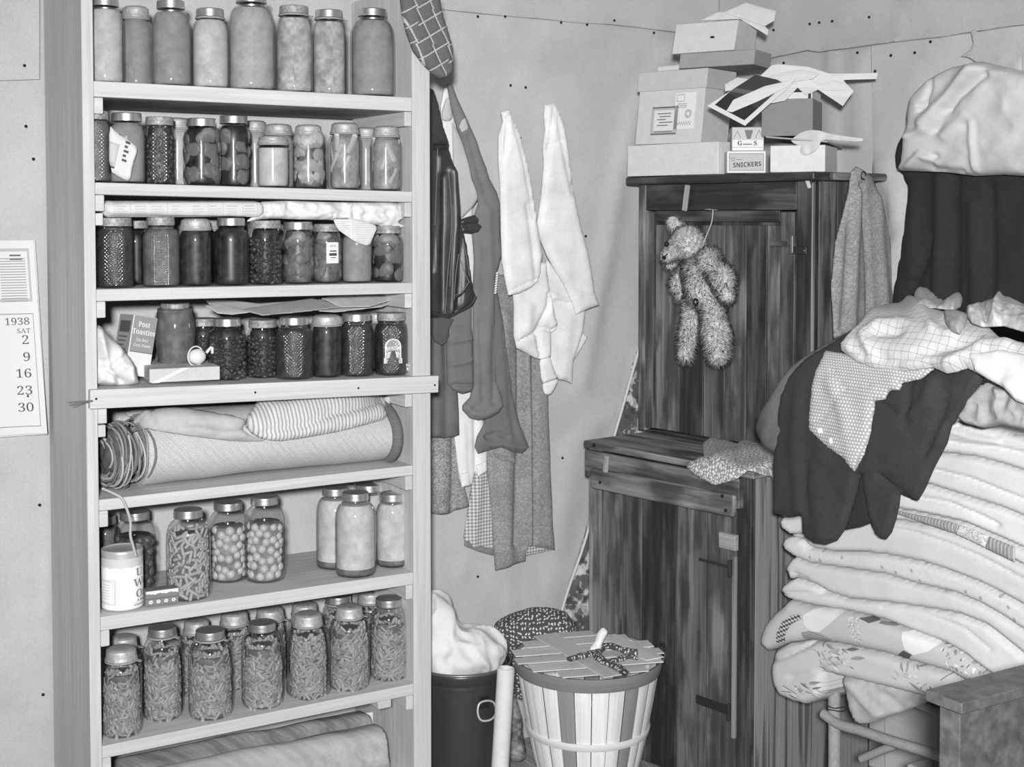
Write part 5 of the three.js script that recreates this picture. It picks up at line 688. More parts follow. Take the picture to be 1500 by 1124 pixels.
// paint can and tin box on the sixth shelf
{
  const x = 174, z = ZS - 0.065, P = atZ(x, 400, z), y0 = SH.sixth.top(P.x) + 0.001, k = F / pix(V(P.x, y0, z))[2], r = 30 / k, h = postY(x, 802, P.x, z) - y0;
  const g = thing('paint_can', 'white paint can with decorative lettering on the sixth shelf', 'can', [P.x, y0, z]);
  part('can_body', lathe([[0, 0.001], [r * 0.97, 0], [r, 0.002], [r * 0.985, 0.006], [r * 0.985, h - 0.014], [r, h - 0.01], [r, h - 0.004], [r * 0.97, h], [r * 0.9, h - 0.002], [r * 0.86, h - 0.006], [0, h - 0.006]], 40), mat(200, { m: 0.4, r: 0.4 }), g);
  const t = canvasTex(1024, 512, (c, w, hh) => { c.fillStyle = G(238); c.fillRect(0, 0, w, hh); c.fillStyle = G(198); c.beginPath(); c.moveTo(0, 0); c.lineTo(w, 0); c.lineTo(w, 84); for (let i = 24; i >= 0; i--) c.lineTo(i * w / 24, 84 + (i % 2) * 14); c.fill(); c.fillStyle = G(128); c.textAlign = 'left'; c.font = 'bold 110px serif'; const x0 = 566; c.fillText('U', x0 + 24, 190); c.fillText('We', x0 + 0, 296); c.fillText('Or', x0 + 20, 410); c.fillStyle = G(70); c.font = 'bold 34px serif'; c.fillText('A Bea', x0 + 34, 452); c.fillText('Glossw', x0 + 4, 492); c.strokeStyle = G(150); c.lineWidth = 5; c.strokeRect(250, 220, 170, 240); c.lineWidth = 3; c.strokeRect(264, 236, 142, 208); c.fillStyle = G(190); for (let i = 0; i < 6; i++) c.fillRect(284, 262 + i * 28, 96, 6); });
  const lb = part('paper_label', new THREE.CylinderGeometry(r * 0.992, r * 0.992, h * 0.84, 48, 1, true), mat(0, { map: t, r: 0.7 }), g, 'white label with grey lettering'); lb.position.y = h * 0.45; lb.rotation.y = -Math.PI - 0.06; 
  const Q = atZ(213, 880, ZS - 0.025), tin = carton('tin_box', 'small dark tin box printed with icing scallops and flowers', 'tin', { cx: 214, lx: 204, rx: 258, P: Q, yaw: -0.06, y0: SH.sixth.top(Q.x) + 0.003, top: 867, m: card(112, 431) });
  decal(tin, 'printed_front', 0.001, tin.R - 0.001, 0.001, tin.h - 0.001, canvasTex(256, 128, (c, w, hh) => { c.fillStyle = G(120); c.fillRect(0, 0, w, hh); c.fillStyle = G(220); for (let i = 0; i < 9; i++) { c.beginPath(); c.arc(14 + i * 29, 10, 15 + (i % 3) * 4, 0, 7); c.fill(); } c.fillStyle = G(70); c.fillRect(0, 66, w, 5); c.fillStyle = G(214); for (let i = 0; i < 4; i++) for (let j = 0; j < 5; j++) { c.beginPath(); c.arc(38 + i * 60 + 11 * Math.cos(j * 1.257), 98 + 11 * Math.sin(j * 1.257), 7, 0, 7); c.fill(); } }), 'R');
}
// rolled rugs under the lowest jar shelf, on a bottom board
{
  const a = atZ(150, 1180, ZS - 0.1), y8 = 0.13; board('shelf_board', shelfUnit, [SH.rx0 - SH.lx1, 0.024, 0.35], [(SH.rx0 + SH.lx1) / 2, y8, ZS - 0.18], M.pine, 0);
  const rug = (label, x1, yTop, z, r, m, tilt) => { const p1 = atZ(x1, yTop, ZS - z), x0 = SH.lx1 + 0.03; const L = p1.x - x0; const g = thing('rolled_rug', label, 'rug', [x0 + L / 2, p1.y - r, ZS - z], 0); g.rotation.z = tilt; part('roll', soft((x, y, zz) => Math.max(Math.hypot(y, zz) - r - 0.003 * Math.sin(Math.atan2(y, zz) * 5 + x * 7), Math.abs(x) - L / 2) + 0.012 * (fb3(x * 9, y * 16, zz * 16, 2, 9) - 0.5), [-L / 2 - 0.02, -r - 0.02, -r - 0.02], [L / 2 + 0.02, r + 0.02, r + 0.02], 0.008), m, g); return g; };
  const r1 = rug('dark rolled rug, uppermost under the lowest jar shelf', 536, 1040, 0.25, 0.055, mat(0, { map: mottled(132, 30, 14, 441), r: 0.95 }), 0.0);
  const r2 = rug('lighter rolled cloth in front of the dark rolled rug', 556, 1078, 0.1, 0.07, mat(0, { map: mottled(168, 22, 14, 443), r: 0.95 }), 0);
  r2.position.y = Math.max(r2.position.y, y8 + 0.083); r1.position.y = Math.max(r1.position.y, y8 + 0.07);
  const c = atZ(545, 1068, ZS - 0.27); single('card_scrap', boxUV(moved(new RoundedBoxGeometry(0.06, 0.1, 0.004, 1, 0.001), c, [0, -0.4, 0.1])), cP, 'white card scrap standing behind the rolled rugs', 'card');
}

// ---------- clothes hanging on the back wall ----------
const knit = (g, k, pitch = 64, amp = 16) => { const f = amp / g > 0.12 ? 0.16 : 0.07, p = pitch > 84 ? 100 : 72; return mat(0, { map: tinted('knit' + f + p, g, 225, () => tex(256, (u, v) => 225 * (1 + f * 0.5 * Math.sin(u * Math.PI * 2 * p) + 0.14 * (fb2(u * 6, v * 6, 6, 6, 3, 501) - 0.5) + 0.06 * (n2(u * 128, v * 128, 128, 128, 501) - 0.5)), 0.3)), r: 0.95, two: true }); };
const tweed = (g, k, amp = 40) => { const f = amp / g > 0.4 ? 0.46 : 0.27; return mat(0, { map: tinted('tweed' + f, g, 190, () => tex(256, (u, v) => 190 * (1 + f * (n2(u * 128, v * 128, 128, 128, 3) - 0.5) + f * 0.7 * (n2(u * 60, v * 60, 60, 60, 7) - 0.5) + 0.1 * (fb2(u * 5, v * 5, 5, 5, 2, 9) - 0.5)), 0.22)), r: 0.95, two: true }); };
const plain = (g) => mat(0, { map: tinted('plain', g, 236, () => tex(256, (u, v) => 236 + 14 * (fb2(u * 8, v * 8, 8, 8, 4, 503) - 0.5) + 10 * (n2(u * 128, v * 128, 128, 128, 503) - 0.5), 0.25)), r: 0.92, two: true });
const whiteKnit = knit(226, 501, 90, 8), whitePlain = plain(226, 503);
const gingham = mat(0, { map: tex(128, (u, v) => { const a = (u * 8) % 1 < 0.5 ? 1 : 0, b = (v * 8) % 1 < 0.5 ? 1 : 0; return 212 - 66 * (a + b) * 0.5 - (a && b ? 20 : 0) + 10 * (n2(u * 64, v * 64, 64, 64, 5) - 0.5); }, 0.088), r: 0.95, two: true });
const fl = (p, a, w, open) => ({ p, a, w, open });
const hang = (name, label, category, m, outline, off, o = {}) => single(name, cloth({ outline, surf: (o.base || ((f) => surfZ(ZB + f)))(off), cell: o.cell || 3, thick: o.thick ?? 0.004, bulge: (o.bulge ?? 0.012) * 0.5, bw: (o.bw ?? 10) * 0.7, off: 0, folds: o.folds, noise: o.noise || [0.007, 26, 70], k: o.k ?? 5, smooth: o.smooth ?? 0, uv: o.uv, crease: o.crease }), m, label, category);
const sub = (parent, name, m, outline, off, o = {}) => part(name, cloth({ outline, surf: surfZ(ZB + off), cell: o.cell || 3, thick: o.thick ?? 0.003, bulge: o.bulge ?? 0.006, bw: o.bw ?? 5, off: 0, folds: o.folds, noise: o.noise || [0.003, 20], k: o.k ?? 6, smooth: o.smooth ?? 1, uv: o.uv }), m, parent, o.label);

hang('tweed_skirt', 'checked tweed skirt hanging low against the shelf upright', 'skirt', tweed(140, 511, 70), [[600, 560], [640, 560], [668, 600], [670, 660], [676, 700], [687, 742], [664, 748], [658, 752], [640, 753], [600, 748]], 0.04, { bulge: 0.016, folds: [fl([[662, 640], [660, 752]], -0.014, 3, 1), fl([[648, 650], [646, 750]], 0.01, 8, 1), fl([[604, 733], [660, 735]], -0.003, 1.5)], k: 21 });
const shirt = hang('white_shirt', 'white shirt with banded cuffs hanging between the leather coat and the stockings', 'shirt', whitePlain, [[650, 130], [656, 128], [660, 160], [672, 205], [686, 235], [684, 262], [690, 300], [694, 360], [696, 440], [694, 560], [712, 640], [712, 690], [700, 697], [696, 690], [690, 710], [676, 713], [672, 700], [666, 650], [660, 600], [650, 500], [645, 330], [646, 200], [645, 155]], 0.05, { bulge: 0.012, folds: [fl([[694, 610], [696, 700]], -0.012, 2.5, 1), fl([[676, 620], [680, 700]], 0.004, 3)], k: 23 });
sub(shirt, 'patch', plain(192, 505), [[652, 146], [658, 142], [661, 160], [662, 176], [649, 178], [646, 168]], 0.068, { label: 'grey patch near the hook' });
sub(shirt, 'cuff', whitePlain, [[673, 694], [687, 692], [688, 711], [676, 714]], 0.066, { bulge: 0.005, smooth: 0 }); sub(shirt, 'cuff', whitePlain, [[697, 682], [712, 676], [713, 690], [700, 698]], 0.066, { bulge: 0.004, smooth: 0 });
hang('grey_scarf', 'light grey flannel cloth tucked behind the leather coat', 'cloth', plain(184, 507), [[662, 180], [676, 205], [686, 230], [697, 268], [701, 290], [690, 305], [678, 318], [668, 322], [660, 300], [664, 250]], 0.066, { bulge: 0.01, k: 25 });
const stockM = knit(118, 521, 110, 10);
const st2 = hang('long_stocking', 'dark knitted stocking with a wide foot, lower of the pair', 'stocking', knit(110, 523, 110, 10), [[712, 420], [726, 420], [736, 470], [744, 530], [750, 580], [760, 620], [774, 655], [764, 664], [748, 662], [733, 655], [715, 660], [700, 665], [695, 655], [698, 640], [708, 622], [716, 600], [714, 520]], 0.06, { bulge: 0.02, folds: [fl([[700, 640], [712, 650], [740, 652], [770, 655]], 0.01, 4), fl([[708, 640], [726, 634], [740, 640]], -0.01, 2.5), fl([[736, 480], [745, 600], [752, 640]], -0.006, 3)], k: 27 });
const st1 = hang('long_stocking', 'long dark stocking with a hole near its hook, in front of the grey coat', 'stocking', stockM, [[654, 123], [661, 122], [668, 142], [680, 168], [690, 190], [698, 208], [703, 225], [711, 245], [716, 262], [727, 282], [732, 302], [732, 350], [734, 372], [726, 402], [724, 430], [724, 520], [726, 560], [734, 580], [736, 594], [730, 605], [716, 613], [700, 616], [688, 613], [677, 601], [677, 594], [688, 582], [693, 560], [692, 470], [692, 430], [694, 380], [690, 330], [700, 298], [698, 282], [690, 262], [686, 240], [678, 212], [668, 185], [660, 155]], 0.075, { bulge: 0.02, folds: [fl([[700, 470], [704, 590], [688, 600]], -0.005, 3), fl([[722, 480], [720, 590]], -0.008, 3), fl([[680, 595], [690, 605], [710, 606], [732, 592]], 0.01, 5), fl([[712, 300], [716, 420], [708, 540]], 0.006, 6), fl([[704, 586], [718, 588]], -0.006, 2), fl([[683, 200], [712, 300]], -0.006, 4)], k: 29 });
sub(st1, 'patch', plain(186, 509), [[676, 176], [681, 173], [685, 186], [684, 190], [676, 194], [672, 186]], 0.094, { bulge: 0.002, label: 'light patch of cloth showing through a hole', smooth: 0 });
const lace = []; for (let i = 0; i < 9; i++) { const p = atZ(728.5 - i * 0.35, 400 + i * 3.6, ZB + 0.1); lace.push(moved(new THREE.SphereGeometry(0.004, 8, 6), p, [0, 0, 0.5], [1.5, 0.8, 0.7])); } part('lacing', join(lace), whitePlain, st1, 'pale lacing along the edge');
// leather coat
const leather = mat(0, { map: tex(256, (u, v) => 58 + 20 * (fb2(u * 10, v * 5, 10, 5, 4, 531) - 0.5) + 12 * (n2(u * 100, v * 60, 100, 60, 531) - 0.5), 0.3), r: 0.42, bump: T.paperB, bs: 0.0008, two: true }), seam = mat(120, { r: 0.6 });
const coat = hang('leather_coat', 'dark leather coat with pale seams hanging beside the shelf unit', 'coat', leather, [[596, 110], [634, 132], [640, 150], [648, 186], [657, 212], [656, 218], [660, 232], [668, 256], [672, 290], [675, 330], [682, 358], [688, 400], [692, 425], [697, 436], [690, 446], [672, 456], [655, 464], [640, 466], [596, 466]], 0.1, { bulge: 0.035, bw: 16, folds: [fl([[634, 216], [657, 214]], -0.02, 3), fl([[660, 250], [662, 330], [656, 400], [654, 462]], 0.018, 7), fl([[645, 260], [646, 460]], -0.012, 6), fl([[672, 320], [670, 380], [666, 460]], -0.014, 5), fl([[640, 230], [640, 320], [634, 400]], 0.008, 3)], k: 31 });
const lineOn = (pts, z, r) => tube(pts.map(([x, y]) => atZ(x, y, ZB + z)), r, pts.length * 6, 5);
for (const [pts, z] of [[[[641, 218], [639, 280], [637, 330]], 0.134], [[[657, 252], [661, 300], [661, 345], [656, 400], [652, 460]], 0.155], [[[664, 300], [663, 345], [659, 420]], 0.152], [[[672, 372], [668, 400], [665, 440]], 0.14], [[[674, 380], [683, 405], [688, 414]], 0.137], [[[665, 433], [676, 429], [680, 424], [687, 412]], 0.142], [[[678, 350], [684, 380], [688, 405]], 0.128]]) part('seam', lineOn(pts, z, 0.0013), seam, coat);
part('hem', lineOn([[600, 458], [632, 458], [655, 464], [672, 457], [690, 446], [697, 434]], 0.122, 0.005), leather, coat);
part('pocket_flap', lineOn([[666, 436], [676, 430], [687, 414]], 0.136, 0.004), leather, coat);
const belt = hang('leather_belt', 'short dark leather strap sticking out from the leather coat', 'belt', leather, [[672, 322], [684, 318], [694, 315], [700, 320], [699, 327], [705, 332], [699, 340], [690, 342], [674, 341]], 0.1, { bulge: 0.018, bw: 5, folds: [fl([[674, 330], [700, 328]], -0.012, 2)], cell: 3, k: 33 });
hang('ribbed_sleeve', 'ribbed knit sleeve hanging below the leather coat', 'sleeve', knit(104, 541, 80, 18), [[596, 455], [656, 455], [664, 500], [668, 560], [671, 600], [672, 637], [664, 640], [650, 642], [638, 641], [596, 640]], 0.075, { bulge: 0.02, folds: [fl([[650, 480], [652, 640]], -0.008, 4), fl([[640, 500], [638, 640]], 0.006, 4)], noise: [0.012, 20, 30], k: 35 });
const dn = hang('denim_sleeve', 'dark denim sleeve with a frayed hem under the leather coat', 'sleeve', plain(112, 545), [[652, 455], [690, 448], [690, 480], [691, 520], [692, 550], [693, 566], [688, 574], [676, 577], [664, 572], [655, 562], [654, 520]], 0.095, { bulge: 0.028, folds: [fl([[656, 500], [672, 498], [690, 494]], 0.01, 3), fl([[656, 534], [676, 530], [692, 524]], 0.01, 3), fl([[658, 480], [688, 484]], -0.006, 3), fl([[658, 563], [692, 564]], -0.014, 2)], k: 37 });
hang('felt_tag', 'dark felt tongue dangling from the leather coat hem', 'strap', plain(84, 547), [[634, 466], [652, 464], [664, 468], [657, 482], [657, 492], [654, 500], [646, 506], [636, 500], [632, 490]], 0.115, { bulge: 0.01, bw: 5, folds: [fl([[638, 500], [648, 502], [654, 494]], -0.006, 1.5)], cell: 3, k: 38 });
// grey tweed coat with a gingham dress behind it
const dress = hang('gingham_dress', 'checked gingham dress showing beneath the grey coat', 'dress', gingham, [[690, 660], [716, 655], [740, 700], [790, 790], [808, 806], [770, 814], [720, 812], [700, 806], [681, 797], [679, 786], [685, 745], [692, 700]], 0.022, { bulge: 0.01, folds: [fl([[700, 700], [692, 800]], 0.008, 6, 1)], k: 39 });
sub(dress, 'hem_band', tweed(128, 551, 30), [[680, 791], [700, 799], [722, 804], [722, 814], [700, 808], [680, 800]], 0.03, { bulge: 0.003, smooth: 0 });
const gcoat = hang('tweed_coat', 'long grey tweed coat with deep folds hanging from the wall', 'coat', tweed(140, 553, 36), [[714, 420], [728, 404], [745, 400], [796, 400], [799, 470], [801, 560], [803, 620], [806, 700], [809, 770], [812, 806], [790, 802], [769, 799], [769, 822], [745, 828], [725, 836], [723, 805], [719, 740], [713, 690], [711, 660], [712, 560]], 0.036, { bulge: 0.024, bw: 14, smooth: 0, folds: [fl([[757, 440], [758, 620], [755, 700], [752, 796]], -0.024, 4, 1), fl([[766, 500], [770, 660], [772, 800]], 0.02, 6, 1), fl([[778, 440], [779, 620], [778, 805]], -0.02, 3.5, 1), fl([[735, 460], [738, 700], [740, 830]], 0.014, 10, 1), fl([[722, 798], [812, 800]], -0.004, 1.5)], k: 41 });
sub(gcoat, 'pocket_welt', tweed(134, 555, 30), [[723, 664], [752, 669], [755, 679], [738, 676], [726, 670]], 0.062, { bulge: 0.004, smooth: 0 });
// white underwear
hang('white_undershirt', 'white knitted undershirt hung by its corner, wall side of the pair', 'undershirt', whiteKnit, [[800, 380], [830, 410], [846, 438], [857, 456], [853, 486], [846, 508], [839, 528], [838, 545], [837, 562], [828, 558], [818, 556], [806, 540], [795, 500], [790, 430]], 0.05, { bulge: 0.016, folds: [fl([[812, 440], [836, 446]], -0.012, 2), fl([[808, 434], [838, 446]], 0.01, 4), fl([[830, 470], [824, 550]], 0.006, 8)], k: 43 });
hang('white_cloth_corner', 'white folded cloth corner peeping out beside the undershirt', 'cloth', whitePlain, [[850, 486], [860, 494], [852, 508], [840, 527], [836, 524], [842, 506]], 0.036, { bulge: 0.004, cell: 3, k: 44 });
hang('white_union_suit', 'white knitted union suit with a hanging sleeve and ribbed cuff, right-hand of the pair', 'underwear', whiteKnit, [[797, 154], [810, 150], [816, 160], [827, 190], [832, 225], [837, 270], [843, 300], [850, 332], [860, 368], [866, 400], [870, 428], [877, 447], [862, 452], [851, 457], [843, 461], [838, 446], [826, 418], [812, 396], [800, 374], [788, 345], [786, 326], [792, 285], [796, 240], [794, 215], [798, 190], [796, 172]], 0.07, { bulge: 0.03, bw: 16, folds: [fl([[808, 156], [803, 200], [797, 245]], -0.01, 2.5), fl([[812, 165], [824, 230], [836, 285]], -0.008, 3), fl([[800, 215], [818, 206]], -0.005, 2), fl([[836, 420], [872, 432]], -0.004, 2)], k: 45 });
const A2 = hang('white_long_johns', 'white long johns leg with a turned heel, left-hand of the pair', 'underwear', whiteKnit, [[748, 400], [790, 385], [799, 385], [803, 420], [808, 440], [812, 464], [816, 474], [813, 482], [806, 487], [806, 500], [806, 522], [796, 527], [784, 525], [770, 517], [756, 510], [752, 492], [752, 450]], 0.088, { bulge: 0.026, bw: 12, folds: [fl([[757, 501], [782, 486], [792, 480], [804, 485], [814, 478]], -0.016, 2.2), fl([[782, 486], [800, 450], [802, 430]], -0.014, 3), fl([[783, 488], [787, 512], [791, 526]], -0.012, 2.2), fl([[770, 450], [768, 480]], 0.01, 8)], k: 47 });
sub(A2, 'cuff', whiteKnit, [[789, 524], [804, 520], [808, 532], [812, 545], [817, 554], [803, 559], [793, 562]], 0.086, { bulge: 0.008, label: 'ribbed cuff' });
sub(A2, 'cuff_facing', whitePlain, [[794, 560], [812, 555], [818, 557], [808, 576], [802, 579], [796, 576]], 0.07, { bulge: 0.004 });
hang('white_undershirt', 'white undershirt hung by one corner over the long johns', 'undershirt', whiteKnit, [[733, 164], [745, 160], [749, 172], [760, 196], [770, 232], [777, 270], [782, 305], [788, 340], [793, 372], [790, 400], [787, 412], [776, 422], [760, 430], [744, 433], [740, 415], [735, 385], [733, 340], [732, 280], [729, 230], [729, 200], [736, 178]], 0.115, { bulge: 0.026, bw: 14, folds: [fl([[741, 172], [738, 210], [733, 250]], -0.01, 2.5), fl([[748, 176], [765, 240], [780, 320]], -0.008, 2.5), fl([[742, 428], [770, 414], [788, 408]], -0.006, 1.8), fl([[770, 300], [778, 360], [782, 410]], -0.008, 4)], k: 49 });
// quilted mitt hung in front of the right upright
{
  const qt = tex(256, (u, v) => { const a = Math.abs(((u + v * 0.55) * 2) % 1 - 0.5) * 2, b = Math.abs((((u * 0.6 - v) * 2) % 1 + 1) % 1 - 0.5) * 2; const l = Math.max(a, b); const dash = n2(u * 60, v * 60, 60, 60, 3); return l > 0.9 ? 150 + 60 * dash : 98 + 22 * (n2(u * 90, v * 90, 90, 90, 5) - 0.5); }, 0.095), qb = tex(256, (u, v) => { const a = Math.abs(((u + v * 0.55) * 2) % 1 - 0.5) * 2, b = Math.abs((((u * 0.6 - v) * 2) % 1 + 1) % 1 - 0.5) * 2; return 255 * (1 - Math.pow(Math.max(a, b), 4)); }, 0.095, false);
  hang('quilted_mitt', 'dark quilted mitt with pale diamond stitching hung over the upright', 'mitt', mat(0, { map: qt, bump: qb, bs: 0.004, r: 0.95, two: true }), [[584, -14], [588, 22], [594, 47], [604, 75], [619, 95], [634, 110], [645, 117], [661, 107], [661, 72], [652, 40], [645, 18], [640, -14]], 0.012, { base: (f) => surfZ(ZS + f), bulge: 0.03, bw: 12, thick: 0.008, noise: [0.008, 30], k: 53, uv: (p) => [p.x, p.y] });
}
// ---------- clothes on the right ----------
const cupZ = (x, y, Z) => { const o = toCup(EYE), d = toCup(EYE.clone().add(ray(x, y))).sub(o); return o.addScaledVector(d, (Z - o.z) / d.z); };
const surfSide = (Z) => { const n = V(0, 0, 1).applyAxisAngle(V(0, 1, 0), YAW); return (x, y) => { const q = cupZ(x, y, Z); return { p: fromCup(q.x, q.y, q.z), n }; }; };
const wool = hang('wool_garment', 'grey wool garment pinned over the batten at the cupboard side', 'garment', tweed(142, 561, 34), [[1246, 252], [1253, 244], [1262, 249], [1274, 259], [1282, 278], [1292, 304], [1300, 347], [1304, 380], [1307, 447], [1290, 456], [1268, 466], [1240, 489], [1221, 496], [1217, 421], [1223, 356], [1233, 318], [1242, 283]], 0.0, { base: (f) => surfSide(0.046 + f), bulge: 0.03, bw: 14, folds: [fl([[1255, 270], [1262, 360], [1265, 465]], -0.014, 3), fl([[1250, 280], [1244, 360], [1240, 480]], 0.012, 6), fl([[1278, 290], [1284, 380], [1288, 455]], 0.012, 7), fl([[1240, 300], [1234, 380], [1228, 480]], -0.01, 4), fl([[1222, 482], [1238, 480]], -0.006, 2)], k: 55 });
{ const q = cupZ(1265, 257, 0.085); part('safety_pin', new THREE.TorusGeometry(0.011, 0.0014, 6, 20, 5.2).rotateY(YAW).translate(...fromCup(q.x, q.y, q.z).toArray()), mat(60, { m: 0.7, r: 0.3 }), wool); }
const blackM = mat(0, { map: tex(256, (u, v) => 40 + 10 * (n2(u * 128, v * 128, 128, 128, 571) - 0.5) + 8 * (fb2(u * 6, v * 6, 6, 6, 3, 571) - 0.5), 0.25), r: 0.9, two: true });
hang('black_coat', 'long black coat hanging on the wall beneath the pale sack', 'coat', blackM, [[1330, 194], [1360, 180], [1480, 180], [1560, 190], [1560, 520], [1480, 506], [1420, 492], [1360, 476], [1306, 462], [1307, 450], [1313, 418], [1322, 370], [1329, 320], [1334, 276], [1326, 258], [1317, 248], [1314, 228], [1320, 206]], 0.025, { base: (f) => surfX(XR - f), cell: 6, bulge: 0.045, bw: 22, folds: [fl([[1345, 430], [1362, 385], [1378, 340]], -0.02, 3), fl([[1388, 260], [1384, 470]], 0.022, 8), fl([[1410, 260], [1408, 480]], -0.014, 5), fl([[1436, 300], [1440, 480]], 0.016, 8), fl([[1460, 270], [1462, 480]], -0.014, 5), fl([[1350, 270], [1344, 400]], 0.012, 8)], noise: [0.012, 50, 120], k: 57 });
const sackM = mat(0, { map: tex(256, (u, v) => 198 + 26 * (fb2(u * 7, v * 7, 7, 7, 4, 581) - 0.5) + 8 * (n2(u * 128, v * 128, 128, 128, 3) - 0.5), 0.3), r: 0.7, two: true });
hang('paper_sack', 'large crinkled pale sack pulled over the shoulders of the black coat', 'sack', sackM, [[1339, 144], [1348, 132], [1360, 120], [1374, 110], [1400, 98], [1440, 90], [1480, 100], [1560, 118], [1560, 262], [1471, 256], [1430, 258], [1400, 254], [1382, 252], [1339, 251], [1320, 250], [1327, 238], [1332, 204], [1336, 180], [1337, 160]], 0.085, { base: (f) => surfX(XR - f), cell: 3, bulge: 0.07, bw: 26, folds: [fl([[1340, 250], [1364, 228], [1380, 236]], 0.02, 6), fl([[1384, 230], [1372, 248], [1420, 252]], -0.016, 4), fl([[1370, 180], [1400, 150], [1440, 100]], 0.024, 10), fl([[1385, 190], [1420, 140], [1455, 110]], -0.024, 7), fl([[1345, 200], [1380, 190], [1400, 170]], 0.016, 6), fl([[1440, 180], [1442, 250]], 0.012, 5), fl([[1400, 200], [1430, 170]], 0.012, 8), fl([[1362, 156], [1372, 150], [1364, 164]], -0.012, 3), fl([[1374, 110], [1376, 130], [1372, 160]], -0.01, 4)], noise: [0.014, 40], crease: [0.024, 62], k: 59 });

// ---------- quilts piled on a bench by the right wall ----------
const XQ = 2.555;
const quiltW = (g) => mat(0, { map: tinted('quilt', g, 236, () => tex(256, (u, v) => 236 + 12 * (fb2(u * 6, v * 6, 6, 6, 4, 601) - 0.5) + 8 * (n2(u * 128, v * 128, 128, 128, 601) - 0.5), 0.3)), r: 0.95, two: true });
const qm = [quiltW(208), quiltW(203), quiltW(212)];
const dotM = mat(0, { map: tex(256, (u, v) => { const i = Math.floor(u * 6), j = Math.floor(v * 6), x = u * 6 - i - 0.5 + (hash(i, j, 3) - 0.5) * 0.5, y = v * 6 - j - 0.5 + (hash(i, j, 5) - 0.5) * 0.5; return (Math.hypot(x, y) < 0.11 && hash(i, j, 9) > 0.4 ? 166 : 206) + 14 * (n2(u * 100, v * 100, 100, 100, 607) - 0.5); }, 0.26), r: 0.95, two: true });
// pattern pieces drawn where they lie on the quilt's face
function printed(base, draw) { const Z0 = -2.92, Z1 = -1.92, Y0 = 0.40, Y1 = 0.80; const t = canvasTex(2048, 820, (c, w, h) => { c.fillStyle = G(base); c.fillRect(0, 0, w, h); seed = 31; for (let i = 0; i < 9000; i++) { c.fillStyle = G(base + rr(-9, 7)); c.fillRect(rnd() * w, rnd() * h, 3, 3); } const q = (x, y) => { const p = atX(x, y, XQ); return [(p.z - Z0) / (Z1 - Z0) * w, (1 - (p.y - Y0) / (Y1 - Y0)) * h]; }; const poly = (pts, g) => { c.fillStyle = G(g); c.beginPath(); pts.forEach((p, i) => { const a = q(...p); if (i) c.lineTo(...a); else c.moveTo(...a); }); c.closePath(); c.fill(); }; const clipPoly = (pts, f) => { c.save(); c.beginPath(); pts.forEach((p, i) => { const a = q(...p); if (i) c.lineTo(...a); else c.moveTo(...a); }); c.clip(); f(); c.restore(); }; draw(c, q, poly, clipPoly); }); return { t, uv: (p) => [(p.z - Z0) / (Z1 - Z0), (p.y - Y0) / (Y1 - Y0)] }; }
const patch = printed(188, (c, q, poly, clipPoly) => {
  const checks = (pts, s, a, b) => clipPoly(pts, () => { const p0 = q(pts[0][0] - 20, pts[0][1] - 30); c.fillStyle = G(b); c.fillRect(p0[0] - 100, p0[1] - 100, 500, 500); c.fillStyle = G(a); for (let i = -12; i < 40; i++) for (let j = -12; j < 40; j++) if ((i + j) & 1) c.fillRect(p0[0] + i * s * 1.5, p0[1] + j * s * 0.8, s * 1.5, s * 0.8); });
  poly([[1119, 944], [1125, 915], [1148, 893], [1180, 886], [1190, 890], [1160, 905], [1148, 925], [1146, 942], [1130, 953]], 190);
  checks([[1147, 940], [1150, 925], [1158, 910], [1170, 900], [1184, 896], [1186, 904], [1172, 912], [1164, 924], [1158, 940]], 15, 66, 196);
  poly([[1188, 900], [1200, 891], [1225, 888], [1244, 894], [1232, 908], [1212, 924], [1200, 922], [1190, 914]], 220);
  poly([[1158, 940], [1166, 922], [1174, 912], [1186, 905], [1196, 920], [1186, 930], [1188, 936]], 200);
  clipPoly([[1186, 924], [1198, 922], [1214, 924], [1232, 922], [1236, 936], [1212, 938], [1186, 934]], () => { const p = q(1186, 920); for (let i = 0; i < 24; i++) { c.fillStyle = G(i % 2 ? 150 : 178); c.fillRect(p[0] + i * 9, p[1] - 20, 9, 120); } c.fillStyle = G(140); for (let i = 0; i < 10; i += 2) c.fillRect(p[0], p[1] - 10 + i * 8, 260, 8); });
  poly([[1246, 895], [1262, 899], [1256, 920], [1264, 944], [1234, 938], [1216, 928], [1232, 912]], 186);
  clipPoly([[1252, 902], [1268, 902], [1272, 922], [1278, 942], [1272, 946], [1262, 930], [1254, 916]], () => { seed = 8; for (let i = 0; i < 260; i++) { const p = q(rr(1250, 1280), rr(900, 948)); c.fillStyle = G(i % 2 ? 225 : 150); c.beginPath(); c.arc(p[0], p[1], 3.2, 0, 7); c.fill(); } });
  poly([[1267, 904], [1280, 902], [1296, 907], [1284, 911]], 96); poly([[1296, 908], [1322, 913], [1318, 916], [1298, 912]], 128);
  poly([[1272, 916], [1300, 912], [1328, 922], [1332, 944], [1318, 960], [1284, 950]], 190);
  poly([[1332, 924], [1342, 922], [1366, 930], [1386, 941], [1372, 952], [1350, 957], [1338, 948]], 226);
  poly([[1318, 962], [1336, 950], [1348, 957], [1336, 966]], 84);
  poly([[1350, 958], [1374, 952], [1384, 944], [1396, 972], [1404, 984], [1370, 976], [1344, 966]], 192);
  clipPoly([[1384, 944], [1398, 944], [1428, 964], [1456, 986], [1424, 997], [1404, 984]], () => { seed = 12; for (let i = 0; i < 90; i++) { const p = q(rr(1384, 1452), rr(944, 1000)); c.fillStyle = G([226, 150, 128, 210][i % 4]); c.beginPath(); c.ellipse(p[0], p[1], rr(5, 12), rr(3, 7), rr(0, 3), 0, 7); c.fill(); } });
  poly([[1390, 940], [1396, 944], [1388, 942]], 90);
});
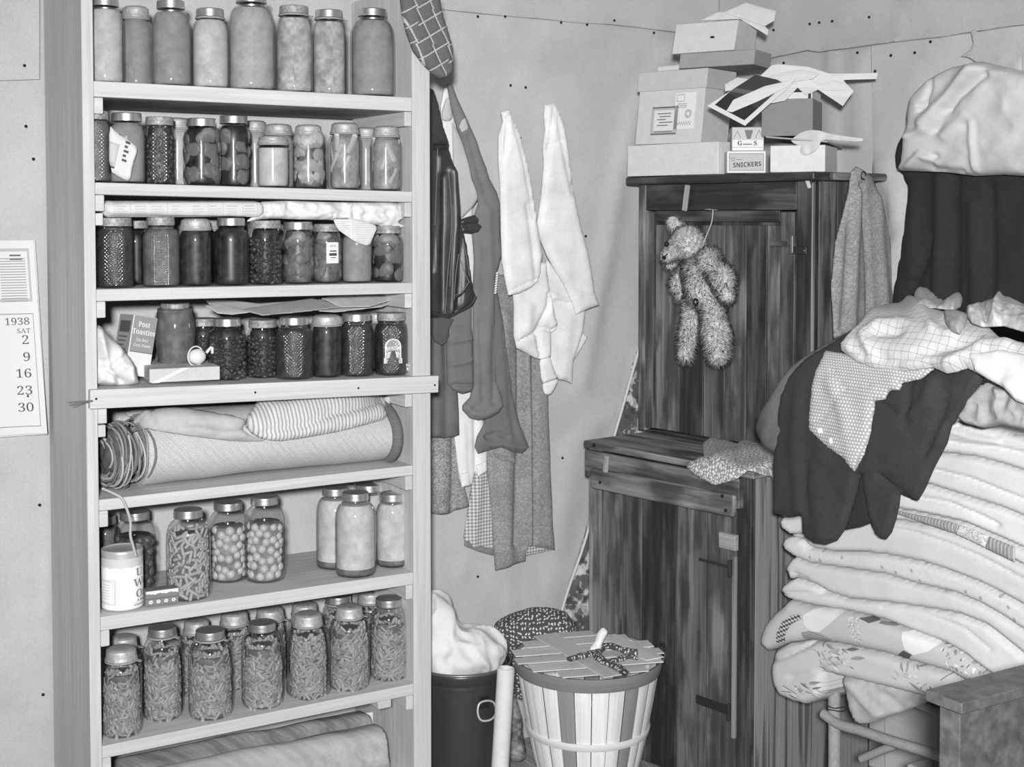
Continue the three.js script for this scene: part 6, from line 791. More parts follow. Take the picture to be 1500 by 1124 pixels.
const floral = printed(196, (c, q, poly) => {
  seed = 21; const leaf = (x, y, l, a, g) => { const p = q(x, y); c.save(); c.translate(...p); c.scale(1.9, 1.15); c.rotate(a); c.fillStyle = G(g + 6); c.beginPath(); c.moveTo(-l, 0); c.quadraticCurveTo(0, -l * 0.6, l, 0); c.quadraticCurveTo(0, l * 0.6, -l, 0); c.fill(); c.strokeStyle = G(g - 24); c.lineWidth = 2; c.beginPath(); c.moveTo(-l, 0); c.lineTo(l, 0); c.stroke(); c.restore(); };
  for (const [x, y, l, a, g] of [[1211, 956, 16, 1.2, 150], [1213, 968, 12, 1.4, 172], [1225, 946, 22, 0.1, 152], [1232, 952, 26, -0.6, 160], [1246, 951, 10, 0, 96], [1256, 950, 22, -0.4, 116], [1268, 962, 30, -0.5, 150], [1240, 964, 18, 0.6, 176], [1250, 972, 14, 0.4, 186], [1259, 976, 8, 0.3, 86], [1240, 962, 9, 1.2, 98], [1214, 977, 12, 0.2, 120], [1222, 980, 14, 0.5, 226], [1236, 978, 16, 0.8, 226], [1180, 1006, 18, 0.5, 140], [1190, 1002, 20, 0.3, 120], [1204, 998, 22, -0.5, 132], [1172, 1018, 18, 0.1, 140], [1196, 1012, 18, -0.2, 156], [1206, 1006, 16, -0.6, 112], [1332, 975, 18, 1.2, 150], [1340, 978, 16, 1.6, 168], [1356, 974, 14, -0.6, 142], [1326, 984, 12, 1.0, 176], [1352, 1004, 24, 0.5, 140], [1366, 1012, 16, 0.3, 132], [1376, 1006, 10, 1.0, 110]]) leaf(x, y, l, a, g);
  for (const [cx, cy, n] of [[1240, 962, 26], [1195, 1010, 16], [1336, 982, 10], [1362, 1008, 12], [1222, 950, 8]]) for (let i = 0; i < n; i++) leaf(cx + rr(-22, 22), cy + rr(-11, 11), rr(6, 16), rr(-1.5, 1.5), [150, 172, 184, 222, 164][i % 5]);
  c.strokeStyle = G(90); c.lineWidth = 4; for (const [a, b] of [[[1158, 1002], [1178, 1014]], [[1156, 1010], [1170, 1012]], [[1390, 994], [1400, 984]], [[1360, 966], [1372, 972]]]) { c.beginPath(); c.moveTo(...q(...a)); c.lineTo(...q(...b)); c.stroke(); }
});
const quilts = 'folded quilts piled on the bench';
function quilt(label, up, down, left, m, o = {}) {
  const outline = [...up, ...down.slice().reverse(), ...(left || [])];
  const g = cloth({ outline, smooth: 0, surf: surfX(XQ), cell: 3.5, thick: o.depth ?? 0.5, off: -(o.depth ?? 0.5), bulge: (o.bulge ?? 0.034) * 0.62, bw: (o.bw ?? 12) * 0.8, folds: o.folds, noise: [0.007, 60, 30], k: o.k ?? 4, openEdge: false, uv: o.uv || ((p) => [-p.z, p.y]) });
  return single('folded_quilt', g, m, label, 'quilt', quilts);
}
const B = { b0: [[1165, 600], [1250, 596], [1350, 600], [1400, 612], [1471, 630], [1545, 652]], b2: [[1153, 676], [1240, 668], [1300, 657], [1390, 663], [1432, 668], [1471, 678], [1545, 702]], b4: [[1150, 730], [1230, 722], [1300, 706], [1362, 708], [1400, 720], [1471, 742], [1545, 772]], b5: [[1150, 757], [1230, 752], [1300, 742], [1340, 748], [1380, 756], [1420, 765], [1471, 787], [1545, 820]], b6: [[1161, 782], [1220, 778], [1280, 760], [1314, 760], [1370, 769], [1420, 787], [1471, 809], [1545, 848]], al: [[1166, 786], [1180, 789], [1192, 801], [1224, 807], [1274, 808], [1300, 811], [1355, 822], [1390, 833], [1440, 852], [1471, 867], [1545, 908]], be: [[1167, 815], [1190, 824], [1231, 830], [1300, 840], [1345, 854], [1400, 866], [1440, 882], [1471, 900], [1545, 948]], ga: [[1172, 846], [1198, 855], [1218, 867], [1247, 876], [1300, 881], [1370, 891], [1410, 898], [1450, 914], [1471, 930], [1545, 990]], ep: [[1162, 878], [1189, 885], [1246, 894], [1300, 907], [1345, 924], [1390, 941], [1420, 958], [1455, 985], [1475, 1001], [1545, 1050]], ze: [[1160, 941], [1189, 937], [1231, 941], [1300, 955], [1335, 966], [1400, 984], [1424, 998], [1470, 1020], [1545, 1060]], et: [[1214, 984], [1234, 989], [1263, 996], [1300, 1005], [1340, 1015], [1400, 1032], [1470, 1050], [1545, 1080]] };
const fo = (p, a = -0.012, w = 2.2) => ({ p, a: a * 0.8, w: w * 1.25 });
quilt('wrinkled white quilt, topmost of the pile', B.b0, B.b2, [[1150, 650], [1154, 620]], qm[2], { k: 61, folds: [fo([[1160, 640], [1390, 644], [1420, 650], [1471, 655], [1545, 672]]), fo([[1400, 630], [1430, 640], [1471, 646]], 0.01, 3), fo([[1410, 622], [1440, 630], [1471, 640]], -0.008, 2)] });
quilt('plain white quilt second from the top of the pile', B.b2, B.b4, [[1147, 700]], qm[0], { k: 62, folds: [fo([[1150, 702], [1300, 680], [1375, 687], [1430, 700], [1471, 717], [1545, 745]])] });
quilt('white quilt just above the one with striped blocks', B.b4, B.b5, [[1146, 744]], qm[2], { k: 63, bw: 9, folds: [fo([[1340, 725], [1400, 736], [1440, 752], [1471, 768]])] });
const q4 = quilt('white quilt edged with grey striped blocks', B.b5, B.b6, [[1150, 774], [1147, 766]], qm[0], { k: 64, bw: 8 });
{ const st = mat(0, { map: tex(128, (u, v) => (u * 12 % 1 < 0.3 ? 178 : 138) + 14 * (n2(u * 64, v * 64, 64, 64, 9) - 0.5), 0.12), r: 0.95, two: true }), dt = mat(0, { map: tex(128, (u, v) => 206 - (n2(u * 40, v * 40, 40, 40, 3) > 0.62 ? 40 : 0), 0.1), r: 0.95, two: true });
  const blk = (o, m, l) => part('quilt_block', cloth({ outline: o, smooth: 0, surf: surfX(XQ), cell: 4, thick: 0.002, off: 0.03, bulge: 0.006, bw: 4, uv: (p) => [-p.z, p.y] }), m, q4, l);
  blk([[1316, 744], [1340, 749], [1380, 757], [1416, 765], [1412, 779], [1390, 772], [1360, 762], [1330, 752]], st, 'grey striped block'); blk([[1418, 767], [1440, 774], [1461, 783], [1457, 800], [1436, 790], [1414, 780]], dt, 'speckled block'); blk([[1463, 784], [1500, 799], [1500, 821], [1458, 801]], st, 'grey striped block'); }
quilt('white quilt directly under the striped blocks', B.b6, B.al, [], qm[1], { k: 65, folds: [fo([[1310, 772], [1345, 778], [1400, 796], [1440, 812], [1471, 828], [1545, 868]], -0.008, 2)] });
quilt('white quilt sprinkled with small grey dots', B.al, B.be, [[1154, 806], [1149, 797], [1156, 786]], dotM, { k: 66 });
quilt('plain white quilt with a ragged torn end', B.be, B.ga, [[1161, 848], [1158, 838], [1154, 836], [1158, 826]], qm[1], { k: 67, folds: [fo([[1170, 838], [1190, 848]], -0.01, 2)] });
quilt('white quilt folded thin above the patchwork', B.ga, B.ep, [[1152, 873], [1147, 865], [1152, 856], [1164, 848]], qm[0], { k: 68, folds: [fo([[1150, 868], [1200, 869], [1217, 868]], -0.012, 2), fo([[1300, 888], [1360, 896], [1420, 918], [1460, 950]], -0.006, 2)] });
quilt('patchwork quilt of pale discs and dark diamonds', B.ep, B.ze, [[1130, 953], [1119, 944], [1119, 932], [1126, 914], [1142, 896], [1152, 888]], mat(0, { map: patch.t, r: 0.95, two: true }), { k: 69, bw: 20, bulge: 0.05, uv: patch.uv });
quilt('pale floral quilt drooping over the bench corner, lowest of the pile', B.ze, B.et, [[1214, 1012], [1206, 1022], [1184, 1031], [1164, 1026], [1146, 1018], [1137, 1003], [1134, 985], [1136, 968], [1142, 952]], mat(0, { map: floral.t, r: 0.95, two: true }), { k: 70, bw: 18, bulge: 0.045, uv: floral.uv, folds: [fo([[1136, 968], [1165, 958], [1198, 942]], -0.016, 2.5), fo([[1170, 990], [1200, 985], [1214, 975]], -0.008, 4)] });
const greyCl = canvasCloth(176, 611);
single('grey_cloth', cloth({ outline: [[1231, 988], [1263, 996], [1300, 1005], [1350, 1016], [1366, 1018], [1356, 1030], [1330, 1040], [1300, 1050], [1276, 1060], [1252, 1061], [1244, 1046], [1238, 1020]], surf: surfX(XQ), cell: 4, thick: 0.006, bulge: 0.012, off: -0.012, noise: [0.02, 30], k: 71, folds: [fo([[1244, 1000], [1270, 1030], [1290, 1048]], 0.012, 5), fo([[1270, 1000], [1320, 1036]], -0.01, 5)] }), greyCl, 'plain grey cloth hanging below the floral quilt', 'cloth');
// bench of peeled poles under the quilts
{
  const wood = mat(0, { map: mottled(150, 26, 10, 621, 0.2), r: 0.75 }); const bn = thing('pole_bench', 'rough pole bench carrying the pile of quilts', 'bench', [0, 0, 0]);
  const A = atX(1222, 1000, XQ + 0.05), seat = 0.47; const leg = (x, z) => part('leg', tube([V(x, 0, z), V(x + 0.004, 0.25, z), V(x, seat, z)], 0.017, 8, 12), wood, bn);
  leg(A.x, A.z); leg(A.x + 0.42, A.z); leg(A.x, -1.82); leg(A.x + 0.42, -1.82);
  board('seat_board', bn, [0.44, 0.022, 1.02], [A.x + 0.26, seat + 0.011, -2.3], M.roughPine, 2);
  part('rung', tube([[1206, 1046], [1226, 1060], [1262, 1071], [1300, 1084], [1372, 1106], [1440, 1128]].map(([x, y]) => atX(x, y, XQ + 0.03)), 0.0135, 30, 10), wood, bn);
  part('rung', tube([[1262, 1112], [1290, 1100], [1312, 1092]].map(([x, y]) => atX(x, y, XQ + 0.06)), 0.011, 12, 8), wood, bn);
  part('wire_binding', tube([[1212, 1034], [1222, 1038], [1240, 1036], [1236, 1042], [1214, 1040]].map(([x, y]) => atX(x, y, XQ + 0.03)), 0.0016, 24, 5), mat(60, { m: 0.5, r: 0.5 }), bn);
  const box = boxUV(new RoundedBoxGeometry(0.3, 0.3, 0.5, 1, 0.01)); const b = single('storage_crate', box, cG, 'pale crate pushed under the pole bench', 'crate'); b.position.set(A.x + 0.22, 0.151, -2.2);
}
// the dark corner of a piece of furniture nearer the camera
{
  const Y = 0.86, P = atY(1409, 1031, Y), dk = mat(0, { map: mottled(96, 22, 8, 631, 0.3), r: 0.45 }), L = Math.abs(meet(1361, P.x, P.z, 0, -1)), R = 0.5;
  const g = thing('chest', 'dark wooden chest with an overhanging top, standing before the quilts', 'chest', [P.x, 0, P.z], 0);
  board('top_board', g, [R, 0.021, L], [R / 2, Y - 0.0105, -L / 2], dk, 0, null, 0.003); board('chest_body', g, [R - 0.04, Y - 0.022, L - 0.036], [R / 2 + 0.002, (Y - 0.022) / 2, -L / 2 - 0.004], dk, 1, null, 0.004);
}
// ---------- clothes thrown over the pile ----------
const heap = (x, y, z) => sdBox(x - 2.79, y - 0.93, z + 2.3, 0.3, 0.47, 0.56, 0.13);
const onHeap = surfField(heap, 2.2, 5.5), offHeap = (f) => surfField((x, y, z) => heap(x, y, z) - f, 2.2, 5.5);
const over = (name, label, category, m, outline, off, o = {}) => single(name, cloth({ outline, surf: o.surf || offHeap(off), cell: o.cell || 5, thick: o.thick ?? 0.004, bulge: o.bulge ?? 0.008, bw: o.bw ?? 8, off: o.surf ? off : 0, folds: o.folds, noise: o.noise || [0.012, 34], k: o.k ?? 5, smooth: o.smooth ?? 0, uv: o.uv || ((p) => [-p.z, p.y + p.x]), crease: o.crease }), m, label, category);
const jacketM = mat(0, { map: tex(256, (u, v) => 52 + 12 * (n2(u * 128, v * 128, 128, 128, 641) - 0.5) + 10 * (fb2(u * 6, v * 6, 6, 6, 3, 641) - 0.5), 0.25), r: 0.9, two: true });
const liningM = plain(40, 645);
over('dark_jacket_lining', 'dark lining showing in the gap between the jacket fronts', 'garment', liningM, [[1236, 700], [1262, 680], [1282, 700], [1282, 764], [1262, 772], [1240, 776]], 0.004, { k: 71 });
over('grey_sleeve', 'charcoal sleeve curving out beyond the dark jacket', 'sleeve', plain(104, 647), [[1255, 488], [1225, 503], [1190, 520], [1165, 537], [1150, 553], [1133, 580], [1120, 605], [1113, 628], [1118, 642], [1126, 657], [1150, 668], [1170, 620], [1200, 560], [1250, 510]], 0.006, { bulge: 0.02, k: 72, folds: [fo([[1145, 580], [1128, 640]], 0.008, 4), fo([[1137, 600], [1122, 645]], -0.006, 2)] });
over('dark_jacket', 'dark wool jacket with rounded fronts thrown over the quilts', 'jacket', jacketM, [[1252, 486], [1232, 500], [1192, 522], [1171, 538], [1158, 555], [1146, 581], [1140, 627], [1137, 680], [1135, 752], [1158, 757], [1179, 754], [1179, 780], [1184, 789], [1196, 796], [1211, 798], [1227, 792], [1237, 778], [1244, 762], [1254, 728], [1262, 694], [1266, 694], [1270, 724], [1276, 752], [1286, 780], [1292, 788], [1299, 790], [1307, 780], [1313, 762], [1318, 740], [1320, 722], [1330, 726], [1346, 733], [1356, 716], [1369, 686], [1388, 650], [1395, 624], [1414, 601], [1441, 557], [1450, 540], [1400, 520], [1320, 500]], 0.018, { bulge: 0.014, bw: 7, k: 73, folds: [fo([[1188, 680], [1189, 756]], -0.012, 2.5), fo([[1179, 560], [1172, 650], [1180, 752]], 0.012, 7), fo([[1293, 695], [1318, 716], [1344, 730]], -0.02, 2.2), fo([[1300, 592], [1312, 598], [1318, 606]], -0.012, 2), fo([[1395, 580], [1372, 640], [1360, 665]], -0.012, 3), fo([[1375, 560], [1365, 590], [1340, 610]], 0.016, 7), fo([[1340, 560], [1335, 620]], -0.012, 5), fo([[1215, 640], [1200, 700], [1212, 780]], 0.01, 10)] });
const dots = mat(0, { map: tex(128, (u, v) => { const x = u * 8, y = v * 8, i = Math.floor(y), a = ((x + (i % 2) * 0.5) % 1) - 0.5, b = (y % 1) - 0.5; return Math.hypot(a, b) < 0.27 ? 226 : 164; }, 0.07), r: 0.95, two: true });
const bl = over('polka_dot_blouse', 'polka-dot blouse with white buttons lying on the dark jacket', 'blouse', dots, [[1211, 515], [1240, 520], [1283, 530], [1330, 530], [1372, 530], [1368, 542], [1349, 556], [1322, 562], [1319, 572], [1306, 572], [1301, 577], [1298, 585], [1283, 588], [1280, 608], [1275, 640], [1266, 667], [1253, 691], [1237, 671], [1214, 655], [1186, 628], [1189, 594], [1191, 568], [1197, 545]], 0.045, { k: 74, bulge: 0.01, folds: [fo([[1225, 545], [1240, 570], [1280, 566]], -0.008, 2), fo([[1240, 572], [1210, 610], [1190, 622]], -0.008, 2), fo([[1222, 560], [1240, 600], [1250, 660]], 0.008, 8)] });
for (const [x, y] of [[1201, 631], [1218, 646], [1233, 663]]) { const s = offHeap(0.058)(x, y), b = part('button', new THREE.CylinderGeometry(0.0075, 0.0075, 0.003, 16), mat(240, { r: 0.4 }), bl, 'white button'); b.position.copy(s.p); b.quaternion.setFromUnitVectors(V(0, 1, 0), s.n); }
const check = mat(0, { map: tex(256, (u, v) => { const a = Math.abs(((u * 10) % 1) - 0.5) > 0.46, b = Math.abs(((v * 10) % 1) - 0.5) > 0.46; return 206 - (a ? 40 : 0) - (b ? 40 : 0) + 10 * (n2(u * 128, v * 128, 128, 128, 5) - 0.5); }, 0.22), r: 0.95, two: true });
over('checked_shirt', 'pale window-check shirt heaped on top of the pile', 'shirt', check, [[1233, 514], [1243, 500], [1253, 486], [1264, 472], [1274, 460], [1296, 452], [1342, 450], [1372, 460], [1414, 470], [1450, 485], [1471, 502], [1550, 520], [1550, 590], [1490, 574], [1471, 566], [1441, 552], [1418, 540], [1400, 546], [1388, 548], [1368, 539], [1329, 544], [1283, 540], [1257, 532]], 0.06, { k: 75, bulge: 0.018, bw: 12, cell: 4, noise: [0.018, 34], crease: [0.014, 44], folds: [fo([[1283, 524], [1275, 505], [1290, 490], [1320, 486], [1360, 500], [1400, 506]], 0.026, 6), fo([[1286, 500], [1340, 494], [1400, 510]], -0.018, 5), fo([[1330, 455], [1360, 480], [1372, 495]], 0.02, 6), fo([[1260, 520], [1320, 536], [1390, 520], [1440, 510]], -0.014, 5), fo([[1400, 540], [1440, 520], [1480, 515]], 0.02, 8)] });
over('white_cloth', 'white cloth spilling down at the outer end of the checked shirt', 'cloth', whitePlain, [[1420, 520], [1471, 515], [1550, 530], [1550, 610], [1490, 588], [1471, 568], [1448, 556], [1430, 544]], 0.085, { k: 76, bulge: 0.008, noise: [0.012, 30], crease: [0.014, 40], cell: 4 });
over('bow_tie_cloth', 'pale silk bow lying on the checked shirt', 'bow', mat(0, { map: mottled(206, 34, 8, 651, 0.1), r: 0.6, two: true }), [[1339, 434], [1345, 428], [1360, 432], [1374, 442], [1384, 446], [1394, 440], [1404, 434], [1410, 440], [1407, 450], [1396, 456], [1384, 454], [1370, 452], [1356, 452], [1344, 456], [1340, 446]], 0.09, { k: 77, bulge: 0.016, bw: 6, cell: 2.5, noise: [0.012, 18], crease: [0.008, 16], folds: [fo([[1346, 440], [1380, 450]], -0.02, 3)] });
over('crumpled_collar', 'crumpled grey satin collar spread on the checked shirt', 'collar', mat(0, { map: mottled(158, 30, 8, 653, 0.1), r: 0.6, two: true }), [[1383, 458], [1400, 458], [1418, 464], [1414, 478], [1406, 490], [1394, 486], [1386, 474]], 0.1, { k: 78, bulge: 0.01, bw: 6, cell: 3, noise: [0.016, 20] });
over('silk_scarf', 'wavy pale scarf bunched beside the satin collar', 'scarf', mat(0, { map: mottled(190, 50, 8, 655, 0.08), r: 0.6, two: true }), [[1416, 462], [1430, 452], [1448, 446], [1466, 443], [1500, 452], [1550, 470], [1550, 500], [1490, 484], [1470, 478], [1440, 480], [1424, 474]], 0.1, { k: 79, bulge: 0.016, bw: 8, cell: 2.5, noise: [0.014, 22], crease: [0.012, 20], folds: [fo([[1440, 455], [1446, 474]], -0.02, 3), fo([[1462, 450], [1460, 474]], 0.02, 4)] });
over('grey_rag', 'crumpled grey rag hanging below the heap of clothes', 'rag', mat(0, { map: mottled(160, 22, 8, 657, 0.15), r: 0.9, two: true }), [[1400, 620], [1416, 600], [1438, 566], [1450, 562], [1471, 572], [1550, 590], [1550, 640], [1471, 622], [1444, 627], [1424, 622], [1410, 612]], 0.03, { k: 80, bulge: 0.016, bw: 10, noise: [0.014, 24], crease: [0.03, 26], cell: 3 });
// printed cloth lying over the ledge of the cupboard
{
  const inv = cup.matrixWorld.clone().invert(), f = (x, y, z) => { const p = V(x, y, z).applyMatrix4(inv); return sdBox(p.x - 0.26, p.y - (ledgeY + 0.012) / 2, p.z - (zL + 0.02) / 2, 0.3, (ledgeY + 0.014) / 2, -zL / 2 + 0.012, 0.012); };
  const pr = mat(0, { map: tex(128, (u, v) => { const i = Math.floor(u * 9), j = Math.floor(v * 9); let d = 9; for (let a = -1; a <= 1; a++) for (let b = -1; b <= 1; b++) { const x = u * 9 - i - a - hash((i + a + 9) % 9, (j + b + 9) % 9, 1), y = v * 9 - j - b - hash((i + a + 9) % 9, (j + b + 9) % 9, 2); d = Math.min(d, Math.hypot(x, y)); } return d < 0.36 ? 216 : 142; }, 0.062), r: 0.95, two: true });
  over('printed_cloth', 'small-patterned print cloth draped over the cupboard ledge', 'cloth', pr, [[1007, 682], [1031, 673], [1029, 654], [1040, 645], [1060, 649], [1079, 654], [1108, 637], [1115, 646], [1122, 657], [1140, 665], [1141, 690], [1135, 710], [1127, 698], [1096, 692], [1079, 703], [1049, 711], [1020, 695]], 0.004, { surf: surfField(f, 2.5, 5.5), bulge: 0.012, cell: 4, k: 81, noise: [0.014, 24], folds: [fo([[1050, 680], [1090, 668], [1130, 672]], 0.014, 6), fo([[1079, 654], [1086, 690]], -0.008, 5)], uv: (p) => { const q = toCup(p); return [q.z, q.y + q.x]; } });
}

// ---------- lard can, sack, basket on the floor ----------
{
  const z = -3.53, P = atZ(676, 970, z), rimY = postY(676, 966, P.x, z), r = 0.15, h = rimY; const pc = [P.x, 0, z];
  const can = thing('lard_can', 'dark metal can with a rolled rim and a wire side handle', 'can', pc); const dk = mat(62, { r: 0.32, m: 0.25 });
  part('can_body', lathe([[0, 0.004], [r * 0.95, 0.002], [r * 0.965, 0.012], [r * 0.965, h - 0.055], [r * 0.985, h - 0.048], [r * 0.97, h - 0.04], [r * 0.97, h - 0.034], [r * 1.0, h - 0.028], [r * 1.01, h - 0.012], [r * 1.0, h - 0.004], [r * 0.97, h], [r * 0.93, h - 0.002], [r * 0.92, h - 0.03], [0, h - 0.03]], 56), dk, can);
  part('rim_wire', new THREE.TorusGeometry(r * 0.99, 0.005, 8, 56).rotateX(Math.PI / 2).translate(0, h - 0.002, 0), mat(120, { m: 0.6, r: 0.35 }), can);
  const a = 1.62, hx = Math.cos(a) * r, hz = Math.sin(a) * r, hd = new THREE.Group(); const q = (u, v, o = 0.012) => V(Math.cos(a - u / r) * (r + o), h - 0.1 + v, Math.sin(a - u / r) * (r + o));
  part('handle_plate', moved(new RoundedBoxGeometry(0.03, 0.035, 0.003, 1, 0.001), [Math.cos(a) * r, h - 0.085, Math.sin(a) * r], [0, Math.PI / 2 - a, 0]), mat(45, { r: 0.4, m: 0.4 }), can);
  part('handle', tube([q(-0.02, 0.02), q(-0.026, -0.005, 0.016), q(-0.018, -0.026, 0.02), q(0.01, -0.028, 0.022), q(0.026, -0.014, 0.018), q(0.024, 0.014), q(0.004, 0.024, 0.01)], 0.0032, 40, 8, true), mat(200, { m: 0.4, r: 0.4 }), can, 'pale wire handle');
  const sackM2 = plain(216, 701);
  const sk = soft((x, y, zz) => { let d = sdEll(x + 0.02, y - 0.03, zz, 0.125, 0.075, 0.12); d = smin(d, sdEll(x + 0.07, y - 0.1, zz + 0.02, 0.07, 0.13, 0.08), 0.05); d = smin(d, sdEll(x - 0.05, y - 0.045, zz - 0.02, 0.085, 0.07, 0.075), 0.05); d = smin(d, sdEll(x - 0.105, y - 0.045, zz + 0.0, 0.022, 0.034, 0.028), 0.012); d += 0.016 * (fb3(x * 11 + 3, y * 11, zz * 11, 3, 5) - 0.5); const w = fb3(x * 16 + y * 9, y * 7 - x * 6, zz * 16, 2, 15); d += 0.06 * Math.abs(w - 0.5); return Math.max(d, -(y + 0.02)); }, [-0.2, -0.04, -0.18], [0.18, 0.28, 0.18], 0.005);
  const s = single('flour_sack', sk, sackM2, 'stuffed white cloth sack bulging out of the dark can', 'sack'); s.position.set(P.x, h - 0.012, z);
  // white paper roll standing between can and basket
  const t0 = atZ(738, 982, -3.33), R = atZ(727, 1100, -3.33); const ang = Math.atan2(t0.x - R.x, t0.y - R.y); const L = t0.y - 0.002;
  const rl = thing('paper_tube', 'white paper tube standing beside the dark can', 'paper roll', [R.x + 0.004, 0.006, -3.33]); rl.rotation.z = -0.07; part('tube_wall', lathe([[0.021, 0.0], [0.0255, 0.0], [0.0255, L], [0.023, L + 0.003], [0.021, L], [0.021, 0.0]], 24), cP, rl);
}
// bushel basket
{
  const P0 = atD(861, 990, 3.83), rimC = P0, X = P0.x, Z = P0.z, top = postY(861, 962, X, Z), rT = 0.205, rB = 0.135, H = Math.min(top, 0.33), y0 = top - H;
  const bk = thing('bushel_basket', 'slatted bushel basket with dark bands and a lath lid', 'basket', [X, 0, Z], 0.3); const thin = (g) => mat(0, { map: tinted('thin', g, 226, () => tex(256, woodFn(226, 24, 711, 4), [0.4, 0.12])), r: 0.8, two: true });
  const light = thin(206, 711), pale = thin(216, 721), darkS = thin(128, 731), hoopM = thin(116, 741), lidM = thin(196, 751), midM = thin(204, 761);
  const rad = (t) => mix(rB, rT * 0.985, Math.pow(t, 0.8)); const N = 26;
  for (let i = 0; i < N; i++) { const a0 = (i / N) * 2 * Math.PI, da = 2 * Math.PI / N * 0.94, pos = [], uv = [], idx = []; for (let j = 0; j <= 6; j++) { const t = j / 6, r = rad(t) + (i % 2) * 0.002; for (const [k, o] of [[0, 0], [0.5, 0.0015], [1, 0], [0, -0.003], [1, -0.003]]) { const a = a0 + (k - 0.5) * da; pos.push(Math.sin(a) * (r + o), y0 + t * H, Math.cos(a) * (r + o)); uv.push(t * H, k * 0.04 + i * 0.05); } } for (let j = 0; j < 6; j++) { const A = j * 5, Bq = A + 5; idx.push(A, A + 1, Bq, A + 1, Bq + 1, Bq, A + 1, A + 2, Bq + 1, A + 2, Bq + 2, Bq + 1, A + 4, A + 3, Bq + 3, A + 4, Bq + 3, Bq + 4, A + 3, A, Bq + 3, A, Bq, Bq + 3, A + 2, A + 4, Bq + 4, A + 2, Bq + 4, Bq + 2); } const g = new THREE.BufferGeometry(); g.setAttribute('position', new THREE.Float32BufferAttribute(pos, 3)); g.setAttribute('uv', new THREE.Float32BufferAttribute(uv, 2)); g.setIndex(idx); g.computeVertexNormals(); const dark = i % 7 === 2 || i % 7 === 2; part('stave', g, [25, 7, 16].includes(i) || i % 6 === 3 ? darkS : i % 3 ? pale : light, bk, null); }
  const ring = (ya, yb, r1, r2, m, nm) => part(nm, lathe([[r1 - 0.002, ya], [r1 + 0.006, ya], [r2 + 0.006, yb], [r2 - 0.002, yb], [r1 - 0.002, ya]], 56), m, bk);
  ring(top - 0.034, top + 0.004, rad(0.9), rT, hoopM, 'rim_hoop'); ring(top - H * 0.62, top - H * 0.62 + 0.02, rad(0.38), rad(0.44), light, 'middle_hoop'); ring(y0, y0 + 0.02, rB, rB, hoopM, 'foot_hoop'); part('bottom_board', new THREE.CylinderGeometry(rB - 0.004, rB - 0.004, 0.008, 40).translate(0, y0 + 0.01, 0), midM, bk);
  part('wire_loop', tube([[0.13, top - 0.012, 0.165], [0.15, top + 0.018, 0.16], [0.185, top + 0.02, 0.115], [0.185, top - 0.01, 0.105]], 0.003, 20, 6), mat(70, { m: 0.5, r: 0.4 }), bk);
  // lath lid: slats side by side with gaps, two battens across
  const lid = thing('basket_lid', 'round lid of thin laths lying crooked on the bushel basket', 'lid', [X, top + 0.007, Z], 0.3 - 0.62);
  const R = 0.212; let k = 0; for (const [x0, w, m] of [[-0.18, 0.05, lidM], [-0.118, 0.058, lidM], [-0.05, 0.058, midM], [0.018, 0.052, lidM], [0.082, 0.062, midM], [0.15, 0.054, lidM]]) { const mx = Math.max(Math.abs(x0 - w / 2), Math.abs(x0 + w / 2)), L = 2 * Math.sqrt(Math.max(0.004, R * R - mx * mx)) ; board('lath', lid, [L + rr(0, 0.02), 0.003, w], [0, 0, x0], m, 0, [rr(-0.02, 0.02), 0, 0], 0.001); }
  board('batten', lid, [0.072, 0.003, 0.4], [-0.03, 0.0045, 0.01], lidM, 2, [0, 0.25, 0.0], 0.001); board('batten', lid, [0.06, 0.003, 0.24], [0.13, 0.0045, -0.02], midM, 2, [0, 0.3, 0], 0.001);
  // printed rag strips tied on the lid
  const calico = M.calico = mat(0, { map: tex(128, (u, v) => { const i = Math.floor(u * 7), j = Math.floor(v * 7); let d = 9; for (let a = -1; a <= 1; a++) for (let b = -1; b <= 1; b++) { const I = (i + a + 7) % 7, J = (j + b + 7) % 7, x = u * 7 - i - a - 0.2 - 0.6 * hash(I, J, 11), y = v * 7 - j - b - 0.2 - 0.6 * hash(I, J, 12), t = hash(I, J, 13) * 3; const xx = x * Math.cos(t) + y * Math.sin(t), yy = y * Math.cos(t) - x * Math.sin(t); d = Math.min(d, Math.hypot(xx, yy * 1.7)); } return d < 0.34 ? 205 : 74; }, 0.08), r: 0.95, two: true });
  const lidTop = top + 0.0185, strip = (pts, w, m, off = 0) => { const g = tube(pts.map(([x, y]) => { const p = atY(x, y, lidTop + 0.008 + off); return p; }), w, 40, 8); const P3 = g.attributes.position, cY = lidTop + 0.008 + off; for (let i = 0; i < P3.count; i++) P3.setY(i, cY + (P3.getY(i) - cY) * 0.55 + 0.006 * (n3(P3.getX(i) * 50, P3.getZ(i) * 50, 1) - 0.5)); const uv = g.attributes.uv; for (let i = 0; i < P3.count; i++) uv.setXY(i, P3.getX(i), P3.getZ(i)); g.computeVertexNormals(); return g; };
  const rag = thing('calico_strip', 'knotted dark calico strip lying on the basket lid', 'rag', [0, 0, 0]);
  part('strip', strip([[834, 966], [850, 962], [872, 956], [888, 946], [905, 950], [922, 955], [934, 955]], 0.013, calico), calico, rag); part('strip', strip([[872, 956], [880, 966], [896, 974], [908, 980], [916, 986]], 0.013, calico, 0.008), calico, rag); part('strip', strip([[888, 972], [905, 966], [924, 962], [934, 964]], 0.009, calico, 0.004), calico, rag);
  const wh = mat(0, { map: mottled(222, 20, 8, 771, 0.1), r: 0.9, two: true }); const k0 = atY(868, 950, lidTop + 0.01);
